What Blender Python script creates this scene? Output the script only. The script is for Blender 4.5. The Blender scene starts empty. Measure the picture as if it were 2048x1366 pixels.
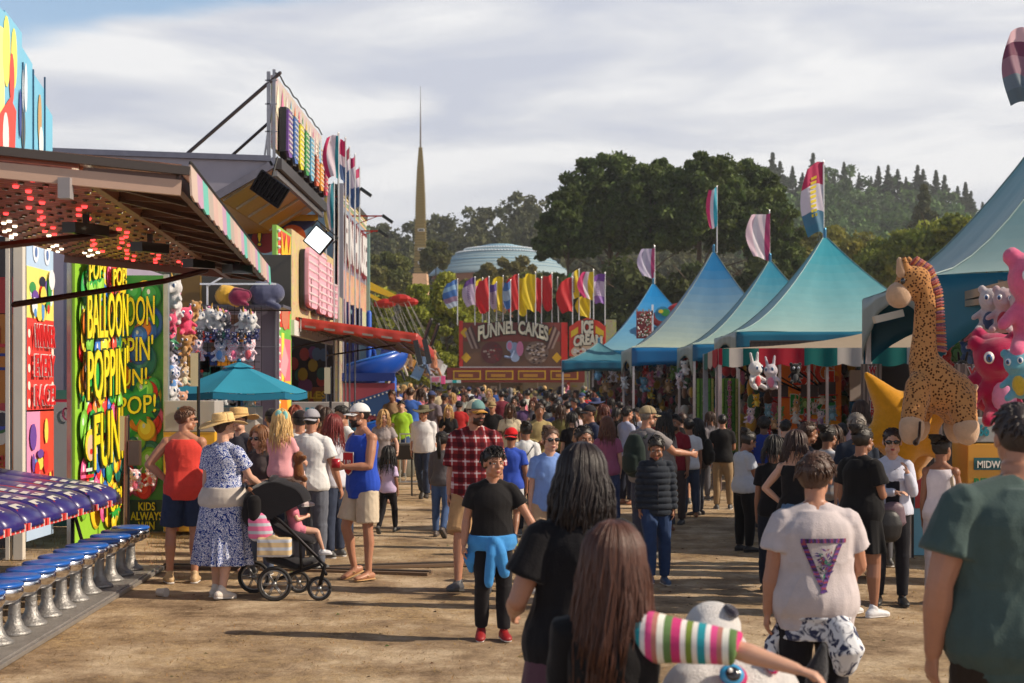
import bpy,math,random
import numpy as np
from mathutils import Vector as V,Matrix,Euler
random.seed(7);np.random.seed(7)
F=2850.;H0=780.;HC=1.93
SC=bpy.context.scene
COL=SC.collection
PI=math.pi
rad=math.radians
def P(px,py,Y):
 return V(((px-1024)*Y/F,Y,HC-(py-H0)*Y/F))
def PX(px,Y): return (px-1024)*Y/F
def PZ(py,Y): return HC-(py-H0)*Y/F
def gz(Y): return max(0.,Y-45)*0.012
def srgb(r,g,b):
 f= lambda c:(c/255/12.92) if c<=10 else ((c/255+.055)/1.055)**2.4
 return (f(r),f(g),f(b))
#materials
MATS={}
def finish(name,rough=.6,metal=0.,bump=0.,bscale=60.,var=.12,vscale=8.,sss=0.,sheen=0.,coat=0.,trans=0.,emit=0.,pattern=None,stretch=(1,1,1),spec=.5):
 if name in MATS: return MATS[name]
 m=bpy.data.materials.new(name);m.use_nodes= True
 nt=m.node_tree;N=nt.nodes;L=nt.links
 bs=N['Principled BSDF']
 at=N.new('ShaderNodeAttribute');at.attribute_name='Col'
 oi=N.new('ShaderNodeObjectInfo')
 mx=N.new('ShaderNodeMix');mx.data_type='RGBA';mx.blend_type='MULTIPLY';mx.inputs[0].default_value=1
 L.new(at.outputs['Color'],mx.inputs[6]);L.new(oi.outputs['Color'],mx.inputs[7])
 col=mx.outputs[2]
 tc=N.new('ShaderNodeTexCoord')
 mp=N.new('ShaderNodeMapping');mp.inputs['Scale'].default_value=stretch
 L.new(tc.outputs['Object'],mp.inputs[0])
 if pattern:col=pattern(nt,mp.outputs[0],col)
 if var:
  nz=N.new('ShaderNodeTexNoise');nz.inputs['Scale'].default_value=vscale;nz.inputs['Detail'].default_value=6;nz.inputs['Roughness'].default_value=.65
  L.new(mp.outputs[0],nz.inputs[0])
  mr=N.new('ShaderNodeMapRange');mr.inputs[1].default_value=.25;mr.inputs[2].default_value=.75
  mr.inputs[3].default_value=1-var;mr.inputs[4].default_value=1+var
  L.new(nz.outputs[0],mr.inputs[0])
  vm=N.new('ShaderNodeVectorMath');vm.operation='SCALE'
  L.new(col,vm.inputs[0]);L.new(mr.outputs[0],vm.inputs['Scale']);col=vm.outputs[0]
 L.new(col,bs.inputs['Base Color'])
 bs.inputs['Roughness'].default_value=rough;bs.inputs['Metallic'].default_value=metal
 bs.inputs['Specular IOR Level'].default_value=spec
 if bump:
  b=N.new('ShaderNodeTexNoise');b.inputs['Scale'].default_value=bscale;b.inputs['Detail'].default_value=4
  L.new(mp.outputs[0],b.inputs[0])
  bp=N.new('ShaderNodeBump');bp.inputs['Strength'].default_value=bump;bp.inputs['Distance'].default_value=.01
  L.new(b.outputs[0],bp.inputs['Height']);L.new(bp.outputs[0],bs.inputs['Normal'])
 if sss:
  bs.inputs['Subsurface Weight'].default_value=sss;bs.inputs['Subsurface Radius'].default_value=(.02,.008,.004);bs.inputs['Subsurface Scale'].default_value=.6
 if sheen:bs.inputs['Sheen Weight'].default_value=sheen;bs.inputs['Sheen Roughness'].default_value=.4
 if coat:bs.inputs['Coat Weight'].default_value=coat;bs.inputs['Coat Roughness'].default_value=.08
 if emit:
  L.new(col,bs.inputs['Emission Color']);bs.inputs['Emission Strength'].default_value=emit
 if trans:
  tr=N.new('ShaderNodeBsdfTranslucent');L.new(col,tr.inputs[0])
  ms=N.new('ShaderNodeMixShader');ms.inputs[0].default_value=trans
  out=N['Material Output']
  L.new(bs.outputs[0],ms.inputs[1]);L.new(tr.outputs[0],ms.inputs[2]);L.new(ms.outputs[0],out.inputs[0])
 MATS[name]=m
 return m
def ramp(nt,fac,stops,const=True):
 r=nt.nodes.new('ShaderNodeValToRGB')
 cr=r.color_ramp;cr.interpolation='CONSTANT' if const else 'LINEAR'
 while len(cr.elements)<len(stops):cr.elements.new(.5)
 for e,(p,c) in zip(cr.elements,stops):e.position=p;e.color=(*c,1)
 nt.links.new(fac,r.inputs[0]); return r.outputs[0]
def math_(nt,op,a,b=None,c=None):
 n=nt.nodes.new('ShaderNodeMath');n.operation=op
 for i,x in enumerate((a,b,c)):
  if x is None: continue
  if isinstance(x,(int,float)):n.inputs[i].default_value=x
  else:nt.links.new(x,n.inputs[i])
 return n.outputs[0]
def mixc(nt,fac,a,b):
 n=nt.nodes.new('ShaderNodeMix');n.data_type='RGBA'
 for i,x in ((0,fac),(6,a),(7,b)):
  if isinstance(x,(int,float)):n.inputs[i].default_value=x
  elif isinstance(x,tuple):n.inputs[i].default_value=(*x,1)
  else:nt.links.new(x,n.inputs[i])
 return n.outputs[2]
def sepz(nt,vec):
 s=nt.nodes.new('ShaderNodeSeparateXYZ');nt.links.new(vec,s.inputs[0]); return s.outputs
def pat_plaid(nt,v,col):
 x,y,z=sepz(nt,v)
 ang=math_(nt,'ADD',x,math_(nt,'MULTIPLY',y,.6))
 wx=math_(nt,'FRACT',math_(nt,'MULTIPLY',ang,9.));wz=math_(nt,'FRACT',math_(nt,'MULTIPLY',z,9.))
 def band(w): return math_(nt,'ADD',math_(nt,'MULTIPLY',math_(nt,'LESS_THAN',math_(nt,'ABSOLUTE',math_(nt,'SUBTRACT',w,.3)),.07),.55),math_(nt,'MULTIPLY',math_(nt,'LESS_THAN',math_(nt,'ABSOLUTE',math_(nt,'SUBTRACT',w,.72)),.2),-.45))
 s=math_(nt,'ADD',band(wx),band(wz))
 t=math_(nt,'ADD',math_(nt,'MULTIPLY',s,.5),.5)
 return ramp(nt,t,[(0,srgb(58,14,26)),(.27,srgb(96,20,30)),(.5,srgb(140,36,40)),(.62,srgb(160,110,120)),(.9,srgb(215,200,200))], False)
def pat_floral(nt,v,col):
 n=nt.nodes.new('ShaderNodeTexVoronoi');n.inputs['Scale'].default_value=42;nt.links.new(v,n.inputs[0])
 z=nt.nodes.new('ShaderNodeTexNoise');z.inputs['Scale'].default_value=55;nt.links.new(v,z.inputs[0])
 t=math_(nt,'ADD',math_(nt,'MULTIPLY',n.outputs[0],.6),math_(nt,'MULTIPLY',z.outputs[0],.55))
 return ramp(nt,t,[(0,srgb(225,228,238)),(.42,srgb(45,75,150)),(.56,srgb(225,228,238)),(.66,srgb(35,60,135))])
def pat_hstripe(nt,v,col):
 x,y,z=sepz(nt,v)
 w=math_(nt,'FRACT',math_(nt,'MULTIPLY',z,14.))
 return mixc(nt,math_(nt,'GREATER_THAN',w,.6),col,srgb(190,195,205))
def pat_sleeve(nt,v,col):
 x,y,z=sepz(nt,v)
 w=math_(nt,'FRACT',math_(nt,'MULTIPLY',x,5.2))
 return ramp(nt,w,[(0,srgb(200,60,120)),(.14,srgb(235,225,225)),(.22,srgb(120,140,60)),(.32,srgb(225,220,215)),(.4,srgb(45,150,165)),(.52,srgb(230,225,225)),(.6,srgb(215,80,140)),(.7,srgb(180,120,110)),(.78,srgb(230,230,220)),(.88,srgb(100,130,80))])
def pat_tiedye(nt,v,col):
 z=nt.nodes.new('ShaderNodeTexNoise');z.inputs['Scale'].default_value=16;z.inputs['Detail'].default_value=3;z.inputs['Distortion'].default_value=1.4;nt.links.new(v,z.inputs[0])
 return ramp(nt,z.outputs[0],[(0,srgb(20,24,50)),(.44,srgb(45,52,85)),(.54,srgb(215,218,225))], False)
def pat_spots(nt,v,col):
 n=nt.nodes.new('ShaderNodeTexVoronoi');n.inputs['Scale'].default_value=38;n.inputs['Randomness'].default_value=.85;nt.links.new(v,n.inputs[0])
 return mixc(nt,math_(nt,'LESS_THAN',n.outputs[0],.37),col,srgb(84,48,28))
def pat_scales(nt,v,col):
 n=nt.nodes.new('ShaderNodeTexVoronoi');n.inputs['Scale'].default_value=26;nt.links.new(v,n.inputs[0])
 return mixc(nt,math_(nt,'LESS_THAN',n.outputs[0],.4),srgb(235,225,235),col)
def pat_art(nt,v,col):
 n=nt.nodes.new('ShaderNodeTexNoise');n.inputs['Scale'].default_value=2.4;n.inputs['Distortion'].default_value=2.5;n.inputs['Detail'].default_value=3;nt.links.new(v,n.inputs[0])
 k=ramp(nt,n.outputs[0],[(0,srgb(60,130,80)),(.38,srgb(190,200,90)),(.44,srgb(226,180,150)),(.49,srgb(150,180,170)),(.54,srgb(215,150,80)),(.59,srgb(200,190,200)),(.64,srgb(190,70,60))], False)
 return mixc(nt,.55,k,col)
def pat_bank(nt,v,col):
 x,y,z=sepz(nt,v)
 return mixc(nt,math_(nt,'LESS_THAN',math_(nt,'FRACT',math_(nt,'MULTIPLY',z,1.1)),.1),col,srgb(90,80,50))
M_=dict(
 skin=dict(rough=.45,var=.07,vscale=25,bump=.08,bscale=120,sss=.12,sheen=.05),
 cloth=dict(rough=.85,var=.1,vscale=14,bump=.25,bscale=140,sheen=.15,spec=.25),
 denim=dict(rough=.8,var=.22,vscale=9,bump=.35,bscale=220,spec=.25),
 plaid=dict(rough=.85,var=.05,bump=.2,bscale=150,pattern=pat_plaid,spec=.25),
 floral=dict(rough=.85,var=.04,bump=.2,bscale=120,pattern=pat_floral,spec=.25),
 hstripe=dict(rough=.85,var=.06,pattern=pat_hstripe,spec=.25),
 sleeve=dict(rough=.8,var=.06,pattern=pat_sleeve,spec=.25),
 tiedye=dict(rough=.8,var=.04,pattern=pat_tiedye),
 hair=dict(rough=.46,var=.35,vscale=30,stretch=(4,4,.6),spec=.55,bump=.3,bscale=60),
 leather=dict(rough=.5,var=.12,bump=.2,bscale=90),
 gloss=dict(rough=.12,var=0,coat=.6),
 paint=dict(rough=.38,var=.07,vscale=3,bump=.05,bscale=20),
 poster=dict(rough=.45,var=.06,vscale=2),
 art=dict(rough=.42,var=.08,pattern=pat_art),
 art2=dict(rough=.42,var=.08,vscale=1,pattern=pat_art),
 metal=dict(rough=.38,metal=.85,var=.15,vscale=6),
 chrome=dict(rough=.16,metal=1.,var=.1,vscale=5,bump=.05,bscale=6),
 alu=dict(rough=.5,metal=.7,var=.2,vscale=9,bump=.7,bscale=50),
 canvas=dict(rough=.75,var=.09,vscale=2.2,bump=.12,bscale=5,trans=.22,spec=.3),
 vinyl=dict(rough=.45,var=.07,vscale=2.5,bump=.15,bscale=7,trans=.10),
 flag=dict(rough=.6,var=.06,vscale=4,trans=.35),
 plush=dict(rough=.95,var=.14,vscale=18,bump=.9,bscale=160,sheen=.5,spec=.15),
 plushspot=dict(rough=.95,var=.08,bump=.6,bscale=160,sheen=.3,pattern=pat_spots,spec=.15),
 plushscale=dict(rough=.95,var=.08,bump=.6,bscale=160,sheen=.3,pattern=pat_scales,spec=.15),
 leaf=dict(rough=.7,var=0,trans=.3,spec=.3),
 bark=dict(rough=.9,var=.3,vscale=5,bump=.8,bscale=12),
 lamp=dict(rough=.3,var=0,emit=3.),
 flood=dict(rough=.3,var=0,emit=1.3),
 rubber=dict(rough=.75,var=.1),
 plastic=dict(rough=.32,var=.06,vscale=3,coat=.2),
 wood=dict(rough=.7,var=.25,vscale=4,stretch=(8,8,1),bump=.3,bscale=20),
 straw=dict(rough=.85,var=.15,vscale=40,bump=.5,bscale=130),
 stucco=dict(rough=.9,var=.08,vscale=.5),
 spire=dict(rough=.6,var=.12,pattern=pat_bank),
)
def M(n):
 return MATS.get(n) or finish(n,**M_[n])
#mesh builder
def frame(d,ref=None):
 d=V(d).normalized()
 ref=V(ref) if ref is not None else (V((0,1,0)) if abs(d.y)<.9 else V((1,0,0)))
 x=ref-d*ref.dot(d)
 if x.length<1e-5:x=V((1,0,0))-d*d.x
 x.normalize(); return x,d.cross(x),d
class MB:
 def __init__(s):s.v=[];s.f=[];s.c=[];s.col=(1,1,1)
 def add(s,vs,fs,col=None):
  o=len(s.v);s.v+=[tuple(v) for v in vs];s.f+=[tuple(i+o for i in f) for f in fs]
  s.c+=[col or s.col]*len(fs)
  return s
 def box(s,c,d,col=None,R=None):
  x,y,z=d[0]/2,d[1]/2,d[2]/2
  vs=[V((i*x,j*y,k*z)) for i,j,k in ((-1,-1,-1),(1,-1,-1),(1,1,-1),(-1,1,-1),(-1,-1,1),(1,-1,1),(1,1,1),(-1,1,1))]
  if R is not None:vs=[R@v for v in vs]
  return s.add([v+V(c) for v in vs],[(0,3,2,1),(4,5,6,7),(0,1,5,4),(1,2,6,5),(2,3,7,6),(3,0,4,7)],col)
 def bar(s,a,b,w,h=None,col=None,ref=None):
  a=V(a);b=V(b);h=h or w
  x,y,z=frame(b-a,ref or (0,0,1))
  vs=[p+x*i*h/2+y*j*w/2 for p in (a,b) for i,j in ((-1,-1),(1,-1),(1,1),(-1,1))]
  return s.add(vs,[(0,3,2,1),(4,5,6,7),(0,1,5,4),(1,2,6,5),(2,3,7,6),(3,0,4,7)],col)
 def tube(s,pts,rr,n=10,cap='round',ref=None,col=None,close=False):
  pts=[V(p) for p in pts]
  if not isinstance(rr,(list,tuple)):rr=[rr]*len(pts)
  rr=[(r,r) if not isinstance(r,(tuple,list)) else r for r in rr]
  if cap=='round':
   d0=(pts[0]-pts[1]).normalized();d1=(pts[-1]-pts[-2]).normalized()
   a,b=rr[0],rr[-1];m0=min(a);m1=min(b)
   pre=[(pts[0]+d0*m0*t,(a[0]*q,a[1]*q)) for t,q in ((.95,.3),(.7,.7))]
   post=[(pts[-1]+d1*m1*t,(b[0]*q,b[1]*q)) for t,q in ((.7,.7),(.95,.3))]
   pts=[p for p,_ in pre]+pts+[p for p,_ in post];rr=[r for _,r in pre]+rr+[r for _,r in post]
  vs=[];N=len(pts);X= None
  for i,p in enumerate(pts):
   d=(pts[min(i+1,N-1)]-pts[max(i-1,0)])
   if d.length<1e-7:d=V((0,0,1))
   d.normalize()
   if X is None:X,Y,_=frame(d,ref)
   else:
    X=X-d*X.dot(d);X.normalize();Y=d.cross(X)
   for k in range(n):
    t=2*PI*k/n
    vs.append(p+X*math.cos(t)*rr[i][0]+Y*math.sin(t)*rr[i][1])
  fs=[(i*n+k,i*n+(k+1)%n,(i+1)*n+(k+1)%n,(i+1)*n+k) for i in range(N-1) for k in range(n)]
  fs.append(tuple(range(n))[::-1]);fs.append(tuple((N-1)*n+k for k in range(n)))
  return s.add(vs,fs,col)
 def rings(s,rg,n=24,col=None,T=None):
  vs=[]
  for c,rx,ry,R in rg:
   for k in range(n):
    t=2*PI*k/n
    q=V((math.cos(t)*rx,math.sin(t)*ry,0))
    vs.append(V(c)+(R@q if R is not None else q))
  N=len(rg)
  fs=[(i*n+k,i*n+(k+1)%n,(i+1)*n+(k+1)%n,(i+1)*n+k) for i in range(N-1) for k in range(n)]
  fs.append(tuple(range(n))[::-1]);fs.append(tuple((N-1)*n+k for k in range(n)))
  return s.add(vs,fs,col)
 def ell(s,c,r,R=None,n=12,m=8,col=None):
  if not isinstance(r,(tuple,list)):r=(r,r,r)
  vs=[]
  for i in range(1,m):
   ph=PI*i/m
   for k in range(n):
    t=2*PI*k/n
    vs.append(V((r[0]*math.sin(ph)*math.cos(t),r[1]*math.sin(ph)*math.sin(t),r[2]*math.cos(ph))))
  vs+=[V((0,0,r[2])),V((0,0,-r[2]))]
  if R is not None:vs=[R@v for v in vs]
  vs=[v+V(c) for v in vs]
  a=(m-1)*n
  fs=[(i*n+k,(i+1)*n+k,(i+1)*n+(k+1)%n,i*n+(k+1)%n) for i in range(m-2) for k in range(n)]
  fs+=[(a,k,(k+1)%n) for k in range(n)]+[(a+1,(m-2)*n+(k+1)%n,(m-2)*n+k) for k in range(n)]
  return s.add(vs,fs,col)
 def lathe(s,prof,c=(0,0,0),n=24,col=None,R=None):
  vs=[]
  for r,z in prof:
   for k in range(n):
    t=2*PI*k/n
    q=V((r*math.cos(t),r*math.sin(t),z))
    vs.append(V(c)+(R@q if R is not None else q))
  N=len(prof)
  fs=[(i*n+k,i*n+(k+1)%n,(i+1)*n+(k+1)%n,(i+1)*n+k) for i in range(N-1) for k in range(n)]
  fs.append(tuple(range(n))[::-1]);fs.append(tuple((N-1)*n+k for k in range(n)))
  return s.add(vs,fs,col)
 def poly(s,pts,n,t,col=None):
  pts=[V(p) for p in pts];n=V(n).normalized()*t;m=len(pts)
  return s.add(pts+[p+n for p in pts],[tuple(range(m))[::-1],tuple(range(m,2*m))]+[(i,(i+1)%m,m+(i+1)%m,m+i) for i in range(m)],col)
 def disc(s,fr,x,y,rx,ry,h,col,n=14,t=.003):
  o,ux,uy,un=fr
  pts=[o+ux*(x+rx*math.cos(2*PI*k/n))+uy*(y+ry*math.sin(2*PI*k/n))+un*h for k in range(n)]
  return s.poly(pts,un,t,col)
 def rect(s,fr,x0,y0,x1,y1,h,col,t=.003):
  o,ux,uy,un=fr
  pts=[o+ux*x+uy*y+un*h for x,y in ((x0,y0),(x1,y0),(x1,y1),(x0,y1))]
  return s.poly(pts,un,t,col)
 def shape(s,fr,xy,h,col,t=.003):
  o,ux,uy,un=fr
  return s.poly([o+ux*x+uy*y+un*h for x,y in xy],un,t,col)
 def grid(s,fn,nu,nv,col=None,cf=None):
  vs=[fn(i/nu,j/nv) for j in range(nv+1) for i in range(nu+1)]
  W=nu+1
  fs=[(j*W+i,j*W+i+1,(j+1)*W+i+1,(j+1)*W+i) for j in range(nv) for i in range(nu)]
  s.add(vs,fs,col)
  if cf:
   s.c[-len(fs):]=[cf((i+.5)/nu,(j+.5)/nv) for j in range(nv) for i in range(nu)]
  return s
 def mesh(s,name):
  me=bpy.data.meshes.new(name);me.from_pydata(s.v,[],s.f)
  return me
 def build(s,name,mat='paint',parent=None,local=False,smooth=False,color=None,solid=0,bevel=0):
  me=s.mesh(name)
  setcol(me,np.array(s.c,dtype=np.float32))
  return link(name,me,mat,parent,local,smooth,color,solid,bevel)
def setcol(me,fc=None):
 a=me.attributes.new('Col','FLOAT_COLOR','CORNER')
 n=len(me.loops)
 if fc is None or len(fc)==0:arr=np.ones((n,4),np.float32)
 else:
  tot=np.zeros(len(me.polygons),np.int32);me.polygons.foreach_get('loop_total',tot)
  arr=np.ones((n,4),np.float32);arr[:,:3]=np.repeat(fc,tot,axis=0)
 a.data.foreach_set('color',arr.ravel())
def link(name,me,mat,parent=None,local=False,smooth=False,color=None,solid=0,bevel=0):
 ob=bpy.data.objects.new(name,me);COL.objects.link(ob)
 me.name=name
 me.materials.append(M(mat) if isinstance(mat,str) else mat)
 if smooth:me.polygons.foreach_set('use_smooth',np.ones(len(me.polygons),bool))
 if parent is not None:
  if not local:
   chain=[];p=parent
   while p:chain.append(p);p=p.parent
   Mx=Matrix()
   for q in reversed(chain):Mx=Mx@q.matrix_basis
   me.transform(Mx.inverted())
  ob.parent=parent
 if color:ob.color=(*color,1)
 if solid:
  m=ob.modifiers.new('solid','SOLIDIFY');m.thickness=solid;m.offset=0
 if bevel:
  m=ob.modifiers.new('bevel','BEVEL');m.width=bevel;m.segments=2;m.limit_method='ANGLE'
 return ob
def fastmesh(name,vs,col,k=4):
 """independent faces of k corners each; col (nfaces,3)"""
 n=len(vs)//k
 me=bpy.data.meshes.new(name)
 me.vertices.add(len(vs));me.vertices.foreach_set('co',np.asarray(vs,np.float32).ravel())
 me.loops.add(n*k);me.loops.foreach_set('vertex_index',np.arange(n*k,dtype=np.int32))
 me.polygons.add(n);me.polygons.foreach_set('loop_start',np.arange(0,n*k,k,dtype=np.int32))
 me.update(calc_edges=True);setcol(me,np.asarray(col,np.float32)); return me
def tag(o,label=None,cat=None,group=None,kind=None):
 if label:o['label']=label
 if cat:o['category']=cat
 if group:o['group']=group
 if kind:o['kind']=kind
 return o
def thing(name,label,cat,loc=(0,0,0),rz=0,group=None):
 o=bpy.data.objects.new(name, None);COL.objects.link(o)
 o.location=loc;o.rotation_euler=(0,0,rz);o.empty_display_size=.1
 return tag(o,label,cat,group)
def copy_tree(o,parent=None):
 c=o.copy();COL.objects.link(c);c.parent=parent
 for ch in list(o.children):copy_tree(ch,c)
 return c
def recolor(root,d):
 for ch in root.children:
  for k,c in d.items():
   if ch.name.split('.')[0]==k:ch.color=(*c,1)
  recolor(ch,d)
TS=bpy.data.scenes.new('tmp')
def fuse(mb,vox,it=3,disp=None):
 me=mb.mesh('t');ob=bpy.data.objects.new('t',me);TS.collection.objects.link(ob)
 m=ob.modifiers.new('r','REMESH');m.mode='VOXEL';m.voxel_size=vox
 if it:s=ob.modifiers.new('s','SMOOTH');s.iterations=it;s.factor=.5
 vl=TS.view_layers[0];vl.update()
 out=bpy.data.meshes.new_from_object(ob.evaluated_get(vl.depsgraph))
 bpy.data.objects.remove(ob);bpy.data.meshes.remove(me)
 if disp:
  n=len(out.vertices);co=np.zeros(n*3);out.vertices.foreach_get('co',co);co=co.reshape(-1,3)
  no=np.zeros(n*3,np.float32);out.vertices.foreach_get('normal',no);no=no.reshape(-1,3)
  co=disp(co,no);out.vertices.foreach_set('co',co.ravel());out.update()
 setcol(out); return out
def snoise(p,seed=0,f=1.0,oct=3):
 r=np.random.RandomState(seed);out=np.zeros(len(p));a=1.;tot=0
 for o in range(oct):
  for _ in range(3):
   k=r.randn(3)*f;out+=a*np.sin(p@k+r.rand()*6.28+1.3*np.sin(p@(r.randn(3)*f*.7)+r.rand()*6))/3
  tot+=a;a*=.55;f*=2.1
 return out/tot
def text(s,fr,x0,y0,x1,y1,col,parent,h=.012,depth=.012,outline=None,off=.02,warp=None,name='lettering',bold=.015,mat='paint',spacing=1.0):
 """lettering fitted to the rectangle x0..x1, y0..y1 of the panel frame fr"""
 o,ux,uy,un=fr
 res=[]
 base= None
 for lay,(c,of,hh) in enumerate(([(outline,bold+off,h)] if outline else [])+[(col,bold,h+(depth+.002 if outline else 0))]):
  cu=bpy.data.curves.new('t','FONT');cu.body=s;cu.size=1;cu.extrude=.5;cu.offset=of;cu.align_x='CENTER';cu.resolution_u=3
  cu.space_line=.85;cu.space_character=spacing
  ob=bpy.data.objects.new('t',cu);TS.collection.objects.link(ob)
  vl=TS.view_layers[0];vl.update()
  me=bpy.data.meshes.new_from_object(ob.evaluated_get(vl.depsgraph))
  bpy.data.objects.remove(ob)
  n=len(me.vertices)
  if n==0: continue
  co=np.zeros(n*3);me.vertices.foreach_get('co',co);co=co.reshape(-1,3)
  if base is None:
   base=(co[:,0].min(),co[:,0].max(),co[:,1].min(),co[:,1].max())
  a,b,c0,d=base
  u=(co[:,0]-a)/(b-a);v=(co[:,1]-c0)/(d-c0)
  X=x0+u*(x1-x0);Y=y0+v*(y1-y0)
  if warp:X,Y=warp(u,v,X,Y)
  Z=hh+(co[:,2]+.5)*depth
  W=np.outer(X,ux)+np.outer(Y,uy)+np.outer(Z,un)+np.array(o)
  me.vertices.foreach_set('co',W.ravel());me.update()
  setcol(me,np.tile(np.array(c,np.float32),(len(me.polygons),1)))
  res.append(me)
 vs=[];fs=[];cs=[]
 for me in res:
  o_=len(vs);vs+=[tuple(v.co) for v in me.vertices]
  cc=me.attributes['Col'].data[0].color[:3]
  for p in me.polygons:fs.append([i+o_ for i in p.vertices]);cs.append(cc)
  bpy.data.meshes.remove(me)
 mb=MB();mb.v=vs;mb.f=fs;mb.c=[tuple(c) for c in cs]
 return mb.build(name,mat,parent)
#camera, sun, sky
cam=bpy.data.cameras.new('camera');co=bpy.data.objects.new('camera',cam);COL.objects.link(co)
co.location=(0,0,HC);co.rotation_euler=(rad(90),0,0)
cam.sensor_width=36;cam.lens=F/2048*36;cam.shift_y=(H0-683)/2048;cam.clip_end=3000;cam.clip_start=.05
cam.dof.use_dof= True;cam.dof.focus_distance=13.5;cam.dof.aperture_fstop=4.0
SC.camera=co
SUN_AZ=rad(-9)
SUN_EL=rad(35)
sd=V((math.cos(SUN_AZ)*math.cos(SUN_EL),math.sin(SUN_AZ)*math.cos(SUN_EL),math.sin(SUN_EL)))
sun=bpy.data.lights.new('sun','SUN');sun.energy=5.0;sun.angle=rad(.5);sun.color=(1,.86,.68)
so=bpy.data.objects.new('sun',sun);COL.objects.link(so);so.rotation_euler=sd.to_track_quat('Z','Y').to_euler()
W=bpy.data.worlds.new('World');SC.world=W;W.use_nodes= True
nt=W.node_tree;N=nt.nodes;L=nt.links
bg=N['Background']
sky=N.new('ShaderNodeTexSky');sky.sky_type='NISHITA';sky.sun_disc= False;sky.sun_elevation=SUN_EL
sky.sun_rotation=rad(90)-SUN_AZ;sky.air_density=1.1;sky.dust_density=1.0
tc=N.new('ShaderNodeTexCoord')
x,y,z=sepz(nt,tc.outputs['Generated'])
mp=N.new('ShaderNodeMapping');mp.inputs['Scale'].default_value=(1,.8,4.5);mp.inputs['Location'].default_value=(.3,0,.15)
L.new(tc.outputs['Generated'],mp.inputs[0])
n1=N.new('ShaderNodeTexNoise');n1.inputs['Scale'].default_value=3.2;n1.inputs['Detail'].default_value=10;n1.inputs['Roughness'].default_value=.52;n1.inputs['Distortion'].default_value=.25
L.new(mp.outputs[0],n1.inputs[0])
tilt=math_(nt,'ADD',z,math_(nt,'MULTIPLY',x,-.18))
lim=N.new('ShaderNodeMapRange');lim.inputs[1].default_value=.262;lim.inputs[2].default_value=.33;lim.inputs[3].default_value=.42;lim.inputs[4].default_value=-.35
L.new(tilt,lim.inputs[0])
cv=math_(nt,'ADD',n1.outputs[0],lim.outputs[0])
cm=N.new('ShaderNodeMapRange');cm.interpolation_type='SMOOTHSTEP';cm.inputs[1].default_value=.42;cm.inputs[2].default_value=.66;L.new(cv,cm.inputs[0])
n2=N.new('ShaderNodeTexNoise');n2.inputs['Scale'].default_value=5;n2.inputs['Detail'].default_value=8;n2.inputs['Roughness'].default_value=.5;n2.inputs['Distortion'].default_value=.3;L.new(mp.outputs[0],n2.inputs[0])
cc=ramp(nt,n2.outputs[0],[(.38,srgb(200,205,219)),(.5,srgb(222,224,230)),(.6,srgb(243,243,244))], False)
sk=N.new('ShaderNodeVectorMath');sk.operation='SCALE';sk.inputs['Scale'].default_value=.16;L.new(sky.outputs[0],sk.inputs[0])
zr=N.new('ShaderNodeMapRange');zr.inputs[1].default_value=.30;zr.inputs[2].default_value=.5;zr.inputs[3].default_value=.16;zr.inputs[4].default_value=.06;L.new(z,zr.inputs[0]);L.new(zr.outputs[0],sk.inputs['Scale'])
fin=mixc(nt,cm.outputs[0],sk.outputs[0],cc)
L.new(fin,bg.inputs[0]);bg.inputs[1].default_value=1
SC.view_settings.view_transform='Standard';SC.view_settings.look='None';SC.view_settings.exposure=.12
#ground
def ground_z(x,y): return gz(y)+.012*math.sin(x*1.3+y*.7)*math.sin(y*.9)
gm=bpy.data.materials.new('dry_ground');gm.use_nodes= True
nt=gm.node_tree;N=nt.nodes;L=nt.links;bs=N['Principled BSDF']
tc=N.new('ShaderNodeTexCoord');v=tc.outputs['Object']
def noise_(sc,det=6,rough=.6,dist=0,vec=v):
 n=N.new('ShaderNodeTexNoise');n.inputs['Scale'].default_value=sc;n.inputs['Detail'].default_value=det;n.inputs['Roughness'].default_value=rough;n.inputs['Distortion'].default_value=dist
 L.new(vec,n.inputs[0]); return n.outputs[0]
dirt=ramp(nt,noise_(1.3,12,.72),[(.36,srgb(112,92,72)),(.5,srgb(168,144,116)),(.62,srgb(206,184,154))], False)
mpg=N.new('ShaderNodeMapping');mpg.inputs['Scale'].default_value=(9,60,1);mpg.inputs['Rotation'].default_value=(0,0,.3);L.new(v,mpg.inputs[0])
straw=ramp(nt,noise_(3,8,.8,1.2,mpg.outputs[0]),[(.38,srgb(124,96,66)),(.5,srgb(180,150,108)),(.6,srgb(220,196,154))], False)
pm=N.new('ShaderNodeMapRange');pm.inputs[1].default_value=.47;pm.inputs[2].default_value=.6;L.new(noise_(.55,8,.7,.4),pm.inputs[0])
fine=N.new('ShaderNodeMapRange');fine.inputs[1].default_value=.42;fine.inputs[2].default_value=.58;L.new(noise_(14,6,.8),fine.inputs[0])
cl=mixc(nt,math_(nt,'MULTIPLY',pm.outputs[0],fine.outputs[0]),dirt,straw)
speck=N.new('ShaderNodeMapRange');speck.inputs[1].default_value=.62;speck.inputs[2].default_value=.66;L.new(noise_(55,3,.6),speck.inputs[0])
cl=mixc(nt,math_(nt,'MULTIPLY',speck.outputs[0],.5),cl,srgb(92,66,46))
L.new(cl,bs.inputs['Base Color']);bs.inputs['Roughness'].default_value=.95;bs.inputs['Specular IOR Level'].default_value=.15
bp=N.new('ShaderNodeBump');bp.inputs['Strength'].default_value=1.;bp.inputs['Distance'].default_value=.035
L.new(math_(nt,'ADD',noise_(7,10,.75),math_(nt,'MULTIPLY',noise_(1.1,4),1.5)),bp.inputs['Height']);L.new(bp.outputs[0],bs.inputs['Normal'])
mb=MB()
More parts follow.
